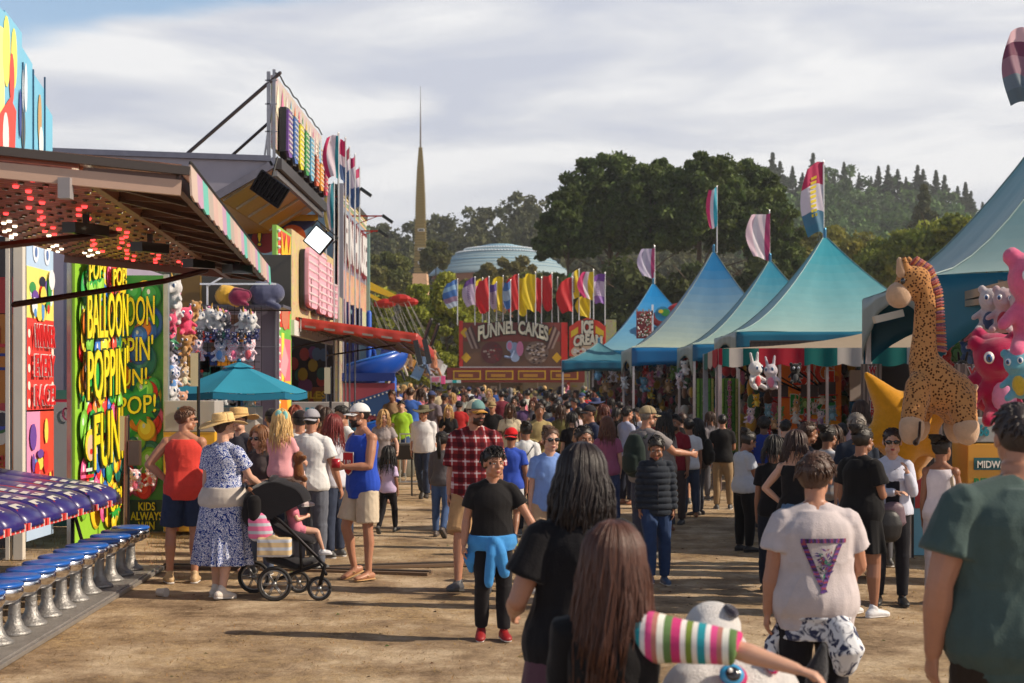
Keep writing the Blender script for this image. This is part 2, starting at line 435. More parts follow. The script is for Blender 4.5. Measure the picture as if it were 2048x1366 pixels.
xs=[-1400,-500,-200,-80,-40,-20]+[i*.5 for i in range(-30,31)]+[20,40,80,200,500,1400]
ys=[-60,-10,0]+[2+i*.5 for i in range(80)]+[45,50,60,70,85,100,130,200,400,800,1600]
vs=[(a,b,ground_z(a,b) if abs(a)<30 and b<60 else min(gz(b),3)) for b in ys for a in xs]
Wd=len(xs)
mb.add(vs,[(j*Wd+i,j*Wd+i+1,(j+1)*Wd+i+1,(j+1)*Wd+i) for j in range(len(ys)-1) for i in range(Wd-1)])
g=mb.build('ground',gm,smooth=True);tag(g,kind='structure')
rs=np.random.RandomState(3)
def blades(n,xr,yr,hgt,lay,mask=None):
 p=np.stack([rs.uniform(*xr,n),rs.uniform(*yr,n)],1)
 if mask is not None:p=p[mask(p)]
 n=len(p);a=rs.uniform(0,6.28,n);l=rs.uniform(.4,1,n)*hgt;tilt=rs.uniform(*lay,n)
 d=np.stack([np.cos(a)*np.sin(tilt),np.sin(a)*np.sin(tilt),np.cos(tilt)],1)*l[:, None]
 s=np.stack([-np.sin(a),np.cos(a),0*a],1)*.0032
 b=np.stack([p[:,0],p[:,1],np.full(n,.0)],1);b[:,2]=.012*np.sin(b[:,0]*1.3+b[:,1]*.7)*np.sin(b[:,1]*.9)+.004
 q=np.stack([b-s,b+s,b+d+s*.3,b+d-s*.3],1).reshape(-1,3)
 k=rs.uniform(.6,1.15,(n,1));c=np.array(srgb(178,142,88))[None]*k*(1+rs.uniform(-.1,.1,(n,3)))
 return q,c
def pmask(p): return (snoise(np.c_[p,p[:,:1]*0],5,.9)>.05)
A=[blades(9000,(-9,-3.9),(9,26),.07,(.2,1.2)),blades(26000,(-4.5,8),(8.2,22),.04,(1.0,1.5),pmask)]
me=fastmesh('dry_grass',np.concatenate([a[0] for a in A]),np.concatenate([a[1] for a in A]))
tag(link('dry_grass',me,'leaf'),'trampled dry straw and grass lying on the bare dirt','dry grass',kind='stuff')
#foliage
def leafcloud(cent,rads,nper,size,base,seed=0,flat=1.,shell=.35,jit=.25):
 """leaf quads through clumps: cent (k,3) rads (k,3)"""
 r=np.random.RandomState(seed);k=len(cent)
 d=r.randn(k,nper,3);d/=np.linalg.norm(d,axis=2,keepdims=True)
 rr=(shell+(1-shell)*r.rand(k,nper,1)**.6)
 p=(cent[:, None,:]+d*rr*rads[:, None,:]).reshape(-1,3)
 n=len(p);u=r.randn(n,3);u[:,2]*=flat;u/=np.linalg.norm(u,axis=1,keepdims=True)
 w=np.cross(u,r.randn(n,3));w/=np.linalg.norm(w,axis=1,keepdims=True)
 s=size*r.uniform(.5,1.3,(n,1));u=u*s;w=w*s*.6
 q=np.stack([p-u-w*.4,p+w*-1,p+u+w*.3,p+w],1).reshape(-1,3)
 ck=np.repeat(r.uniform(1-jit,1+jit,(k,1)),nper,0)
 yel=np.repeat(r.uniform(0,1,(k,1)),nper,0)*.35+r.rand(n,1)*.15
 c=np.array(base)[None]*1.55*ck*r.uniform(.75,1.25,(n,1));c=c*(1+yel*np.array([[1.,.45,-.1]]))
 return q,c
def trunk(mb,base,top,r0,r1,limbs,rnd,spread):
 base=V(base);top=V(top);pts=[base.lerp(top,t)+V((rnd.uniform(-1,1),rnd.uniform(-1,1),0))*r0*.6*(t>0) for t in (0,.3,.6,1)]
 mb.tube(pts,[r0,r0*.8,(r0+r1)/2,r1],8)
 for i in range(limbs):
  t=rnd.uniform(.3,.95);p=base.lerp(top,t);a=rnd.uniform(0,6.28);l=spread*rnd.uniform(.5,1)
  e=p+V((math.cos(a)*l,math.sin(a)*l,l*rnd.uniform(.3,.9)));mb.tube([p,p.lerp(e,.5)+V((0,0,l*.08)),e],[r0*.35,r0*.22,r0*.08],5)
def tree(px,top,Y,hw,base_py,col,label,group,nclump=60,nper=230,leaf=.28,depth=.8,kind='dome',name='tree',seed=0,cat='tree',clump=.22):
 rnd=random.Random(seed);r=np.random.RandomState(seed)
 X=PX(px,Y);z1=PZ(top,Y);zb=PZ(base_py,Y);R=hw*Y/F;g0=min(gz(Y),3)
 t=thing(name,label,cat,(X,Y,g0),0,group)
 H=z1-zb
 m=MB();trunk(m,(X,Y,g0-.3),(X,Y,zb+H*.7),max(.15,R*.06),R*.02,12,rnd,R*.9)
 m.build('trunk','bark',t,smooth=True,color=srgb(88,74,60))
 cen=[];rd=[]
 while len(cen)<nclump:
  if kind=='dome':
   d=r.randn(3);d/=np.linalg.norm(d);d[2]=d[2] if d[2]>-.35 else -d[2]*.3
   q=r.uniform(.45,.9);p=np.array([X+d[0]*R*q,Y+d[1]*R*depth*q,zb+H*.42+d[2]*(H*.52 if d[2]>0 else H*.42)*q])
   s=R*r.uniform(.6,1.3)*clump
  elif kind=='cone':
   h=r.rand()**.8;a=r.uniform(0,6.28);q=R*(1-h)*r.uniform(.3,1)
   p=np.array([X+math.cos(a)*q,Y+math.sin(a)*q,zb+H*h]);s=R*(.16+.32*(1-h))
  else:
   h=r.rand();a=r.uniform(0,6.28);q=R*math.sin(PI*min(1,h*.8+.15))*r.uniform(.3,.95)
   p=np.array([X+math.cos(a)*q,Y+math.sin(a)*q*depth,zb+H*(.04+.9*h)]);s=R*r.uniform(.6,1.2)*clump
  if kind!='cone':p[2]=min(p[2],z1-s*.6)
  cen.append(p);rd.append([s*1.15,s*1.15,s*.8])
 q,c=leafcloud(np.array(cen),np.array(rd),nper,leaf,col,seed)
 link('crown',fastmesh('crown',q,c),'leaf',t)
 return t
def ridge(px,pts):
 for (a,b),(c,d) in zip(pts,pts[1:]):
  if a<=px<=c: return b+(d-b)*(px-a)/(c-a)
 return pts[0][1] if px<pts[0][0] else pts[-1][1]
RL=[(-400,560),(300,520),(640,500),(740,478),(830,470),(900,462),(980,442),(1060,430),(1150,425),(1300,440),(1500,560),(1800,700)]
RR=[(900,700),(1300,470),(1500,395),(1580,362),(1690,358),(1770,372),(1850,386),(1945,420),(2060,510),(2500,600)]
def hill(name,R_,Y1,Y0,seed,x0,x1):
 n=70;mm=14
 def fn(u,w):
  px=x0+(x1-x0)*u;Yc=Y0+(Y1-Y0)*w
  zt=PZ(ridge(px,R_)+(70 if seed==2 else 40),Y1)
  X=PX(px,Y1)*(.55+.45*w)+0
  hh=zt*(w**.8)+snoise(np.array([[X*.02,Yc*.02,0]]),seed)[0]*3*w
  return V((X,Yc,max(2,hh)))
 mb=MB();mb.grid(fn,n,mm)
 o=mb.build(name,'bark',smooth=True,color=srgb(74,76,50));tag(o,kind='structure'); return fn
fl=hill('wooded_hill_slope',RL,380,230,1,-500,1700)
fr_=hill('hill',RR,520,300,2,900,2500)
def forest(fn,n,size,R0,col,label,seed,name,wmin=.05):
 r=np.random.RandomState(seed);cen=[];rd=[]
 for i in range(n):
  u=r.rand();w=wmin+(1-wmin)*r.rand()**.8;p=fn(u,w);s=R0*r.uniform(.6,1.3)
  for k in range(4):
   cen.append([p.x+r.uniform(-.6,.6)*s,p.y+r.uniform(-.6,.6)*s,p.z+s*(.4+.55*k)]);q=s*(1-.2*k)*r.uniform(.7,1.1);rd.append([q,q,q*.8])
 q,c=leafcloud(np.array(cen),np.array(rd),70,size*.62,col,seed,jit=.35)
 tag(link(name,fastmesh(name,q,c),'leaf'),label,'forest',kind='stuff')
forest(fl,800,1.15,4.2,srgb(62,68,44),'far wooded hillside of grey green gum trees behind the dome',11,'forest')
forest(fr_,900,1.5,5.6,srgb(60,86,46),'far wooded hillside of mixed dark and bright green trees on the right',12,'forest')
rnd=random.Random(5)
def conifer_mesh(seed,slim):
 r=np.random.RandomState(seed);cen=[];rd=[]
 for i in range(70):
  h=r.rand()**.75;a=r.uniform(0,6.28);q=slim*(1-h)*r.uniform(.2,1);s=slim*(.03+.45*(1-h))
  cen.append([math.cos(a)*q,math.sin(a)*q,.08+.9*h]);rd.append([s*1.1,s*1.1,.012+.045*(1-h)])
 q,c=leafcloud(np.array(cen),np.array(rd),34,.028,srgb(48,62,42),seed)
 return fastmesh('crown',q,c)
tm=MB().tube([(0,0,-.1),(0,0,.5),(0,0,.98)],[.02,.012,.003],6)
conis=[]
for i in range(3):
 t=thing('conifer_tree','x','tree');tm.build('trunk','bark',t, True,color=srgb(70,60,50));link('crown',conifer_mesh(30+i,(.22,.3,.17)[i]),'leaf',t);conis.append(t)
cpx=[(1545,305),(1560,322),(1585,330),(1626,306),(1648,330),(1688,322),(1718,345),(1742,352),(1757,330),(1776,330),(1795,338),(1812,352),(1835,330),(1846,338),(1872,338),(1889,350),(1915,372),(1931,362),(1942,382),(1605,345),(1668,345),(1700,352),(1500,330),(1520,342),(1855,372),(1822,365),(1965,402)]
desc=['tall pointed','broad','slim']
prev={}
for i,(px,top) in enumerate(cpx):
 k=i%3;o=conis[k] if i<3 else copy_tree(conis[k]);Y=505+rnd.uniform(-8,8)
 zb=PZ(ridge(px,RR)+48,520);h=PZ(top,Y)-zb
 o.location=(PX(px,Y),Y,zb);o.scale=(h*1.15,h*1.15,h);o['group']='conifers standing along the right hill ridge'
 o['label']='%s dark conifer on the far right ridge, %s'%(desc[k],'%d from the left in the row'%(1+sorted(c[0] for c in cpx).index(px)))
TG='trees behind the fairground'
PINE=srgb(58,74,36)
for i,(px,top,hw,Y,bot,lab) in enumerate([
 (1135,345,62,128,560,'lower dark shoulder of pine crown at the left end of the big pine mass'),
 (1222,258,120,132,560,'largest dark round topped pine left of the two overlapping big pines'),
 (1300,285,90,128,560,'dark pine filling the middle of the big pine mass behind the tents'),
 (1400,268,112,126,560,'big dark pine with broad flat top behind the white and pink flags'),
 (1498,285,88,130,560,'dark pine forming the right end of the big pine mass'),
 (1552,370,62,122,600,'smaller dark pine lobe beside the tall striped tent flag')]):
 tree(px,top,Y,hw*1.12,bot+30,PINE,lab,TG,330,120,.24,.75,seed=100+i,name='pine_tree',clump=.125)
for i,(px,top,hw,Y,bot,lab) in enumerate([
 (1120,520,110,118,770,'low dark tree foliage right behind the coloured feather flags'),
 (1260,505,120,116,770,'low dark pine boughs behind the smallest teal tent peak'),
 (1400,500,120,114,770,'low dark pine boughs behind the second teal tent peak'),
 (1540,500,110,112,770,'low dark pine boughs between the two larger teal tent peaks')]):
 tree(px,top,Y,hw,bot,srgb(52,62,34),lab,TG,80,200,.3,.6,seed=120+i,name='pine_tree',clump=.24)
LG=srgb(108,118,48)
for i,(px,top,hw,Y,bot,lab,c) in enumerate([
 (895,535,62,92,790,'bright olive green leafy tree left of the funnel cake stand',LG),
 (838,560,52,96,790,'bright leafy green tree behind the swing ride chains',LG),
 (772,568,45,100,790,'leafy green tree beside the blue slide tower',LG),
 (945,590,40,98,790,'small light green tree directly behind the funnel cake sign left edge',LG),
 (770,480,60,180,620,'dark green pine left of the golden spire',srgb(76,84,44)),
 (735,500,42,172,620,'dark green pine behind the fun house top edge',srgb(80,84,46)),
 (872,470,30,205,570,'slim dark tree just right of the golden spire',srgb(70,76,44)),
 (1030,500,46,175,600,'pale olive pine standing in front of the blue dome',srgb(92,92,56)),
 (1070,535,50,168,640,'olive tree crown hiding the right foot of the blue dome',srgb(86,92,50)),
 (955,545,45,168,640,'olive tree crown hiding the left foot of the blue dome',srgb(86,92,50)),
 (972,520,25,172,600,'little olive tree in front of the dome left part',srgb(92,92,56)),
 (1645,425,75,150,640,'olive green tree behind the largest teal tent peak',srgb(90,96,48)),
 (1715,450,90,140,640,'light olive tree left of the plush giraffe head',srgb(96,100,50)),
 (1790,440,105,128,640,'bright green bushy tree above the plush giraffe head',srgb(92,104,44)),
 (1865,405,110,122,640,'bright green tree rising beside the nearest tent roof',srgb(92,104,44)),
 (1950,385,95,118,640,'bright green tree top peeking over the nearest tent roof',srgb(92,104,44)),
 (1848,372,30,240,480,'tall conical dark tree on the slope above the bright green trees',srgb(60,68,44))]):
 tree(px,top,Y,hw,bot,c,lab,TG,60,230,.2 if Y<105 else .28,.8,kind='loose' if i<4 else ('cone' if i==16 else 'dome'),seed=140+i,name='leafy_tree' if i<4 or i>10 else 'pine_tree',clump=.26)
#golden spire and blue dome
Y=232;X=PX(841,Y)
t=thing('spire','slender golden ribbed spire with thin mast rising above the trees','spire',(X,Y,0))
def sw(py): return [(560,34),(520,31),(460,27),(400,22),(340,15),(295,8)]
lv=[(600,44,34),(548,40,32)]
mb=MB();pr=[(620,42),(548,30)]
mb.rings([(V((PX(841,Y),Y,PZ(p,Y))),w*Y/F/2*1.15,w*Y/F/2*1.0,Matrix.Rotation(PI/4,3,'Z')) for p,w in [(700,60),(548,36)]],4)
mb.build('base','stucco',t,color=srgb(196,160,128))
mb=MB();R45=Matrix.Rotation(PI/4,3,'Z')
mb.rings([(V((X,Y,PZ(p,Y))),w*Y/F*.62,w*Y/F*.62,R45) for p,w in [(549,27),(460,22),(400,19),(340,14),(295,7)]],4)
mb.build('shaft','spire',t,color=srgb(140,122,70))
mb=MB()
for k in range(46):
 p=545-k*5.5;w=np.interp(p,[295,340,400,460,549],[9,17,23,26,31]);z=PZ(p,Y);a=w*Y/F*.62
 mb.rings([(V((X,Y,z)),a,a,R45),(V((X,Y,z+.13)),a,a,R45)],4)
mb.build('ribs','paint',t,color=srgb(150,132,76))
mb=MB()
for p in (462,500,527):
 mb.box((X+.2,Y-1.25,PZ(p,Y)),(1.1,.3,.45),srgb(205,205,200));mb.box((X+.2,Y-1.41,PZ(p,Y)),(.8,.1,.25),srgb(30,30,34))
mb.build('opening','paint',t)
MB().tube([(X,Y,PZ(297,Y)),(X,Y,PZ(230,Y)),(X,Y,PZ(172,Y))],[.16,.09,.03],6).build('mast','metal',t,color=srgb(110,100,90))
Y=268;X=PX(1000,Y)
t=thing('domed_building','low pale blue ribbed dome on a civic building behind the trees','building',(X,Y,0))
zc=PZ(548,Y);R=140*Y/F;Hh=PZ(490,Y)-zc;cap= lambda r_:zc+Hh*(1-(r_/R)**2.2)
prof=[(R*1.02,zc-.7),(R*1.02,zc-.35)]+[(R*(1-i/17),cap(R*(1-i/17))) for i in range(17)]+[(.05,zc+Hh)]
mb=MB();mb.lathe([(r_,z_) for r_,z_ in prof],(X,Y,0),72)
mb.build('dome','paint',t,smooth=False,color=srgb(150,170,176))
mb=MB()
for i in range(1,14):
 r_=R*(1-i/15);z_=cap(r_)
 pts=[(X+(r_+.12)*math.cos(q),Y+(r_+.12)*math.sin(q),z_+.03) for q in [k*2*PI/48 for k in range(49)]]
 mb.tube(pts,.05 if i%3 else .12,4,cap='flat')
mb.build('rib_rings','paint',t,color=srgb(150,185,205))
mb=MB()
for r_ in (R*.62,R*.5):
 z_=cap(r_)
 for k in range(90):
  q=2*PI*k/90;mb.ell((X+(r_+.1)*math.cos(q),Y+(r_+.1)*math.sin(q),z_+.25),(.22,.22,.16),n=6,m=4)
mb.build('bead_row','paint',t,color=srgb(225,230,235))
MB().lathe([(R*.98,-1),(R*.98,zc-.7)],(X,Y,0),48).build('wall','stucco',t,color=srgb(168,112,84))
mb=MB()
for (a,b,py,Yb) in ((1600,1780,498,255),):
 t2=thing('long_building','long low white and blue roofed building seen between the trees','building',(PX(1700,255),255,0))
 mb.box((PX(1700,255),262,PZ(512,255)-5),(22,10,12));mb.build('wall','stucco',t2,color=srgb(200,200,198))
 mb=MB();mb.box((PX(1700,255),262,PZ(488,255)),(24,12,.9));mb.build('roof','paint',t2,color=srgb(100,150,185))
 mb=MB()
 for k in range(16):mb.box((PX(1700,255)-10+k*1.35,256.9,PZ(497,255)),(.7,.12,.5))
 mb.build('window_band','paint',t2,color=srgb(50,70,90))
#helpers for booths
Xv,Yv,Zv=V((1,0,0)),V((0,1,0)),V((0,0,1))
def SF(x,y0): return (V((x,y0,0)),Yv,Zv,Xv)
def CF(x0,y): return (V((x0,y,0)),Xv,Zv,-Yv)
def SR(x,y1): return (V((x,y1,0)),-Yv,Zv,-Xv)
WHITE=(.78,.78,.77);BLK=(.015,.015,.018)
BC=[srgb(225,40,40),srgb(245,205,40),srgb(40,160,70),srgb(45,110,200),srgb(240,130,40),srgb(20,120,110),srgb(230,90,150),srgb(120,190,60)]
def balloons(mb,fr,x0,y0,x1,y1,n,rnd,cols=BC,rmin=.07,rmax=.17,h0=.003,dark=1.):
 for i in range(n):
  r=rnd.uniform(rmin,rmax)*(1.2-.5*i/n);r=min(r,(x1-x0)*.46)
  ry=min(r*1.25,(y1-y0)*.46)
  x=rnd.uniform(x0+r,x1-r);y=rnd.uniform(y0+ry,y1-ry);c=rnd.choice(cols)
  h=h0+i*.0004
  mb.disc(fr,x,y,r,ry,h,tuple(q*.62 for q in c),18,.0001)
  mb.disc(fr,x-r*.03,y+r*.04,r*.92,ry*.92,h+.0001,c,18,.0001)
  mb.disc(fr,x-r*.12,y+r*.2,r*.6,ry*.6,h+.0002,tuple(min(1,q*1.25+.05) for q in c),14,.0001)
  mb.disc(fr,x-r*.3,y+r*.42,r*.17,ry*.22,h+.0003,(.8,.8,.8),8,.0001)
 return h0+n*.0004+.001
def burst(mb,fr,x,y,r,h,col,n=14,ry=None):
 ry=ry or r
 mb.shape(fr,[(x+(r if k%2 else r*.68)*math.cos(2*PI*k/(2*n)),y+(ry if k%2 else ry*.68)*math.sin(2*PI*k/(2*n))) for k in range(2*n)],h,col,.002)
YEL=srgb(250,225,40)
#racing game booth
rb=thing('racing_game_booth','racing game booth at far left with tilted light studded awning','game booth',(-6,14,0))
def HG(t): return V((-4.83,7.8+(15.4-7.8)*t,3.42))
def OU(t): return V((-1.95+(-2.67+1.95)*t,8.4+7.0*t,3.21))
def UN(u,t,d=0):
 a=HG(t);b=OU(t);p=a.lerp(b,u); return p-V((0,0,d))
mb=MB();mb.grid(lambda u,t:UN(u,t),2,12);mb.grid(lambda u,t:UN(u,t)+V((0,0,.05)),2,12)
for k in range(64):
 t=(k+.5)/64;a=UN(0,t,.018);b=UN(.80,t,.018)
 mb.bar(a,b,.085,.03,srgb(190,128,104) if k%2 else srgb(168,108,90))
mb.build('underside','paint',rb,color=srgb(235,205,190))
mb=MB();mb.bar(UN(.82,0,.07),UN(.82,1,.07),.05,.09,srgb(120,80,62));mb.bar(UN(.99,0,.05),UN(.99,1,.05),.045,.09,srgb(80,58,50))
mb.bar(UN(0,0,.09),UN(1,0,.09),.04,.09,srgb(185,155,138));mb.bar(UN(0,1,.05),UN(1,1,.05),.05,.12,srgb(110,76,62))
mb.bar(UN(-.03,0,-.03)-V((0,.04,0)),UN(1.02,0,-.01)-V((0,.04,0)),.035,.05,srgb(70,62,58))
for k in range(18):
 t=k/17;mb.bar(UN(.82,t,.06),UN(.99,t,.05),.03,.07,srgb(92,62,50))
for k in range(9):
 t=k/9;mb.bar(UN(.83,t,.1),UN(.98,t+.1,.1),.025,.03,srgb(70,48,40))
mb.bar(UN(.78,0,.1)-V((0,.02,0)),UN(.78,0,.22)-V((0,.02,0)),.07,.07,srgb(150,145,148))
mb.build('awning_frame','paint',rb)
mb=MB();fc=[srgb(214,190,176),srgb(200,160,190),srgb(110,200,185),srgb(190,175,165),srgb(215,180,170)]
for k in range(46):
 t0,t1=k/46,(k+1)/46
 a,b=OU(t0)+V((.05,0,0)),OU(t1)+V((.05,0,0));c=fc[(k//2)%5];dz=[.17,.205][k%2];dz2=[.205,.17][k%2]
 mb.add([a+V((0,0,.05)),b+V((0,0,.05)),b+V((.01,0,-.05-dz2*.5)),a+V((.01,0,-.05-dz*.5))],[(0,1,2,3)],c)
mb.build('fascia','vinyl',rb,solid=.012)
mb=MB();mb.tube([OU(t/10)+V((.055,0,.06)) for t in range(11)],.012,5,col=(.03,.03,.03));mb.build('edge_cable','rubber',rb)
lampmesh={}
for nm,c,mt in (('r',srgb(255,60,60),'lamp'),('w',srgb(255,240,205),'lamp'),('o',srgb(52,34,30),'gloss')):
 m=MB();m.tube([(0,0,0),(0,0,-.016)],[.023,.018],8,cap='flat');me=m.mesh('bulb');setcol(me);me.materials.append(M(mt));lampmesh[nm]=(me,c)
cnt=0;rest=MB();bars=MB()
rnd=random.Random(4)
for j in range(34):
 for i in range(15):
  t=(j+.4)/34;u=.04+.75*i/14+.008*(j%5)
  if u>.82: continue
  kind='w' if i==14 or (i<5 and (j+2*i)%6<2) else ('r' if 5<=i<12 and (j+3*i)%7<2 else 'o')
  p=UN(u,t,.035);px=1024+p.x*F/p.y
  if px<-20: continue
  if cnt<100 and kind!='o' and px>0:
   o=bpy.data.objects.new('bulb',lampmesh[kind][0]);COL.objects.link(o);o.parent=rb;o.location=p-V(rb.location);o.color=(*lampmesh[kind][1],1);cnt+=1
  else:
   rest.tube([p,p-V((0,0,.014))],[.023,.018],6,cap='flat',col=srgb(70,46,40) if kind=='o' else lampmesh[kind][1])
tag(rest.build('bulb_rows','gloss',rb),kind='stuff')
for u,t,l in ((.60,.36,.75),(.70,.52,.7),(.79,.70,.62),(.93,.73,.6)):
 m=MB();a=UN(u,t,.16);l*=.62;m.bar(a-V((.02,l*.5,0)),a+V((.1,l*.5,.02)),.11,.08,(.012,.012,.012))
 m.bar(a+V((.04,0,0)),a+V((.04,0,.16)),.04,.04,(.03,.03,.03));m.build('speaker_bar','plastic',rb)
m=MB();m.tube([P(-10,492,9.6),UN(.66,.42,.12)],.028,6,col=srgb(98,60,48));m.build('awning_strut','metal',rb)
m=MB();m.tube([P(28,609,13.2),P(330,562,14.6),UN(.75,.9,.1)],.03,6,col=srgb(70,46,42));m.build('awning_strut','metal',rb)
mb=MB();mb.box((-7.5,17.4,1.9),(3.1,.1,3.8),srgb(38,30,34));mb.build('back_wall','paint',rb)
fr=CF(-7.2,17.3)
mb=MB();mb.rect(fr,0,.95,1.18,2.85,.01,srgb(205,120,30));mb.rect(fr,.0,2.86,1.18,3.3,.01,srgb(190,40,40));mb.rect(fr,.0,.4,1.2,.94,.01,srgb(120,30,80))
rnd=random.Random(2)
for i in range(16):mb.disc(fr,rnd.uniform(.4,1.05),rnd.uniform(1.15,1.75),rnd.uniform(.05,.14),rnd.uniform(.05,.12),.014+i*.001,rnd.choice([srgb(60,110,60),srgb(200,60,60),srgb(70,80,170),srgb(230,210,190),srgb(60,50,60)]),12,.001)
mb.build('rules_poster','poster',rb)
text('FINAL',fr,.05,2.45,1.12,2.7,srgb(215,40,40),rb,h=.015)
text('GAME\nPRIZE',fr,.7,1.0,1.12,1.14,srgb(215,40,40),rb,h=.03,bold=.01)
mb=MB()
for k in range(4):mb.rect(fr,.35,2.34-k*.085,1.1-(k%2)*.2,2.375-k*.085,.015,srgb(40,50,130))
mb.build('small_print','poster',rb)
for x,w in ((-5.6,.11),(-5.72,.05)):
 m=MB();m.box((x,16.2,1.9),(w,.1,3.8),srgb(215,208,196));m.build('post','paint',rb,bevel=.006)
fr=SF(-5.54,16.25)
mb=MB();mb.rect(fr,0,.2,.95,3.8,0,srgb(180,205,235));mb.rect(fr,0,2.75,.95,3.35,.004,srgb(245,225,120));mb.rect(fr,0,1.68,.95,2.76,.006,srgb(226,66,60));mb.rect(fr,0,.6,.45,1.7,.006,srgb(240,150,190));mb.rect(fr,.45,.6,.95,1.7,.006,srgb(224,78,60))
rnd=random.Random(9)
for i in range(34):mb.disc(fr,rnd.uniform(.15,.8),rnd.choice([rnd.uniform(2.8,3.25),rnd.uniform(.7,1.55)]),rnd.uniform(.04,.12),rnd.uniform(.05,.16),.009+i*.001,rnd.choice([srgb(40,36,60),srgb(60,150,80),srgb(235,215,90),srgb(235,235,240),srgb(110,70,160),srgb(220,50,50),srgb(90,150,215)]),10,.001)
for k in range(2):mb.disc(fr,.3+.4*k,3.55,.1,.14,.009,srgb(230,235,245));mb.disc(fr,.3+.4*k,3.53,.04,.06,.014,srgb(90,120,180))
for k in range(5):
 for s in (.06,.89):mb.disc(fr,s,1.78+k*.2,.04,.05,.012,srgb(250,235,220))
mb.build('winner_banner','poster',rb)
for s,y0,y1 in (('WINNER',2.42,2.7),('EVERY',2.08,2.35),('RACE!',1.74,2.0)):
 text(s,fr,.12,y0,.84,y1,srgb(222,40,44),rb,h=.045,outline=WHITE,off=.03)
sg=thing('rooftop_sign','tall stepped sky blue rooftop sign cut off by the left edge','sign',(-5.3,16,3.9))
Xs=-5.9
def pyY(px): return -Xs*F/(1024-px)
mb=MB();steps=[(-120,-60,5),(-60,10,25),(10,44,66),(44,65,128),(65,88,178),(88,105,232)]
for i,(a,b,tp) in enumerate(steps):
 Ya,Yb=pyY(a),pyY(b);za=PZ(tp,Yb);mb.poly([(Xs,Ya,3.9),(Xs,Yb,3.9),(Xs,Yb,za),(Xs,Ya,za+.12)],(-1,0,0),.06,srgb(128-i*2,190,222) if i else srgb(240,226,140))
mb.build('panel','poster',sg)
fr=SF(Xs,0);mb=MB()
Yc= lambda px:pyY(px)
mb.rect(fr,Yc(-80),3.9,Yc(8),PZ(60,16.6),.004,srgb(246,232,150));mb.disc(fr,Yc(12),PZ(110,16.8),.12,.42,.006,srgb(248,232,110));mb.disc(fr,Yc(27),PZ(122,17),.1,.36,.006,srgb(248,232,110))
mb.disc(fr,Yc(22),PZ(165,17),.08,.3,.01,srgb(230,80,70));mb.shape(fr,[(Yc(-10),3.9),(Yc(22),3.9),(Yc(30),PZ(225,17)),(Yc(18),PZ(205,17)),(Yc(-10),PZ(250,16.6))],.014,srgb(226,78,66))
mb.disc(fr,Yc(8),PZ(280,16.7),.1,.3,.02,WHITE);mb.disc(fr,Yc(50),PZ(180,17.4),.05,.3,.01,srgb(225,232,240));mb.disc(fr,Yc(44),PZ(190,17.4),.03,.26,.014,srgb(225,232,240))
mb.disc(fr,Yc(78),PZ(240,17.8),.07,.32,.01,srgb(196,160,110));mb.disc(fr,Yc(80),PZ(285,17.8),.08,.2,.014,WHITE);mb.disc(fr,Yc(45),PZ(265,17.4),.07,.26,.01,srgb(90,96,96))
mb.disc(fr,Yc(38),PZ(235,17.3),.04,.3,.016,srgb(60,80,150))
mb.build('artwork','poster',sg)
for a in (44,65,88):MB().bar((Xs+.01,pyY(a),3.9),(Xs+.01,pyY(a),PZ(130,17.3)),.012,.02,srgb(50,90,120)).build('seam','paint',sg)
#racing counter with 11 moulded stations
ct=thing('racing_counter','long purple blue racing game counter behind the chrome stools','game counter',(-4.9,12.8,0))
NS=13;y0s,y1s=8.9,15.5
def lane(k):
 w=(y1s-y0s)/NS;ya=y0s+k*w
 def fn(u,v):
  yy=ya+w*v;x=-5.95+1.72*u
  z=1.14-.26*u-(.05*(abs(v-.5)*2)**4)
  if u>.8:q=(u-.8)/.2;x=-4.574+.36*math.sin(q*PI/2)-.1*(abs(v-.5)*2)**3*q;z=.932-.05*q-.15*q*q-.04*(abs(v-.5)*2)**4
  return V((x,yy,z))
 return fn,ya,w
for k in range(NS):
 fn,ya,w=lane(k)
 st=MB().grid(lambda u,v:fn(u,.015+v*.97),26,8).build('station','plastic',ct,smooth=True,color=srgb(50,42,112),solid=.03)
 m=MB()
 m.add([fn(.28,.04)+Zv*.012,fn(.97,.03)+Zv*.014,fn(.9,.12)+Zv*.022,fn(.6,.1)+Zv*.02],[(0,1,2,3)],srgb(196,70,62))
 for q in range(5):m.add([fn(.62+q*.06,.1+q*.004)+Zv*.024,fn(.655+q*.06,.1+q*.004)+Zv*.024,fn(.655+q*.06,.3+q*.03)+Zv*.016,fn(.62+q*.06,.3+q*.03)+Zv*.016],[(0,1,2,3)],srgb(208,205,200))
 m.build('arrow_decal','paint',st,solid=.003)
 m=MB()
 m.box((-4.25,ya+w*.5,.73),(.03,w*.94,.065),srgb(214,66,60))
 for q in range(4):m.box((-4.232,ya+w*(.16+.23*q),.73),(.006,.02,.06),srgb(225,215,210))
 m.build('ticked_edge','paint',st)
m=MB();m.box((-5.2,12.2,.75),(1.5,6.4,.06),srgb(32,28,70));m.box((-5.7,12.2,.86),(.5,6.4,.2),srgb(36,30,80));m.build('counter_frame','plastic',ct)
for yy in (11.6,14.6):
 for s in (-.35,.3):MB().tube([(-4.5,yy,.72),(-4.5+.1,yy+s,.01)],.018,6).build('leg','metal',ct,color=srgb(60,58,60))
pl=thing('stool_base_rail','long ribbed aluminium base plate carrying the row of chrome stools','base plate',(-3.8,13,0))
m=MB();m.bar((-3.74,9.1,.035),(-3.98,15.25,.035),.46,.05);m.bar((-3.5,9.1,.03),(-3.74,15.25,.03),.05,.035);m.build('plate','alu',pl,color=srgb(165,160,155),bevel=.004)
SG='chrome bar stools in front of the racing counter'
ords=['first','second','third','fourth','fifth','sixth','seventh','eighth','ninth','tenth','eleventh','twelfth','thirteenth']
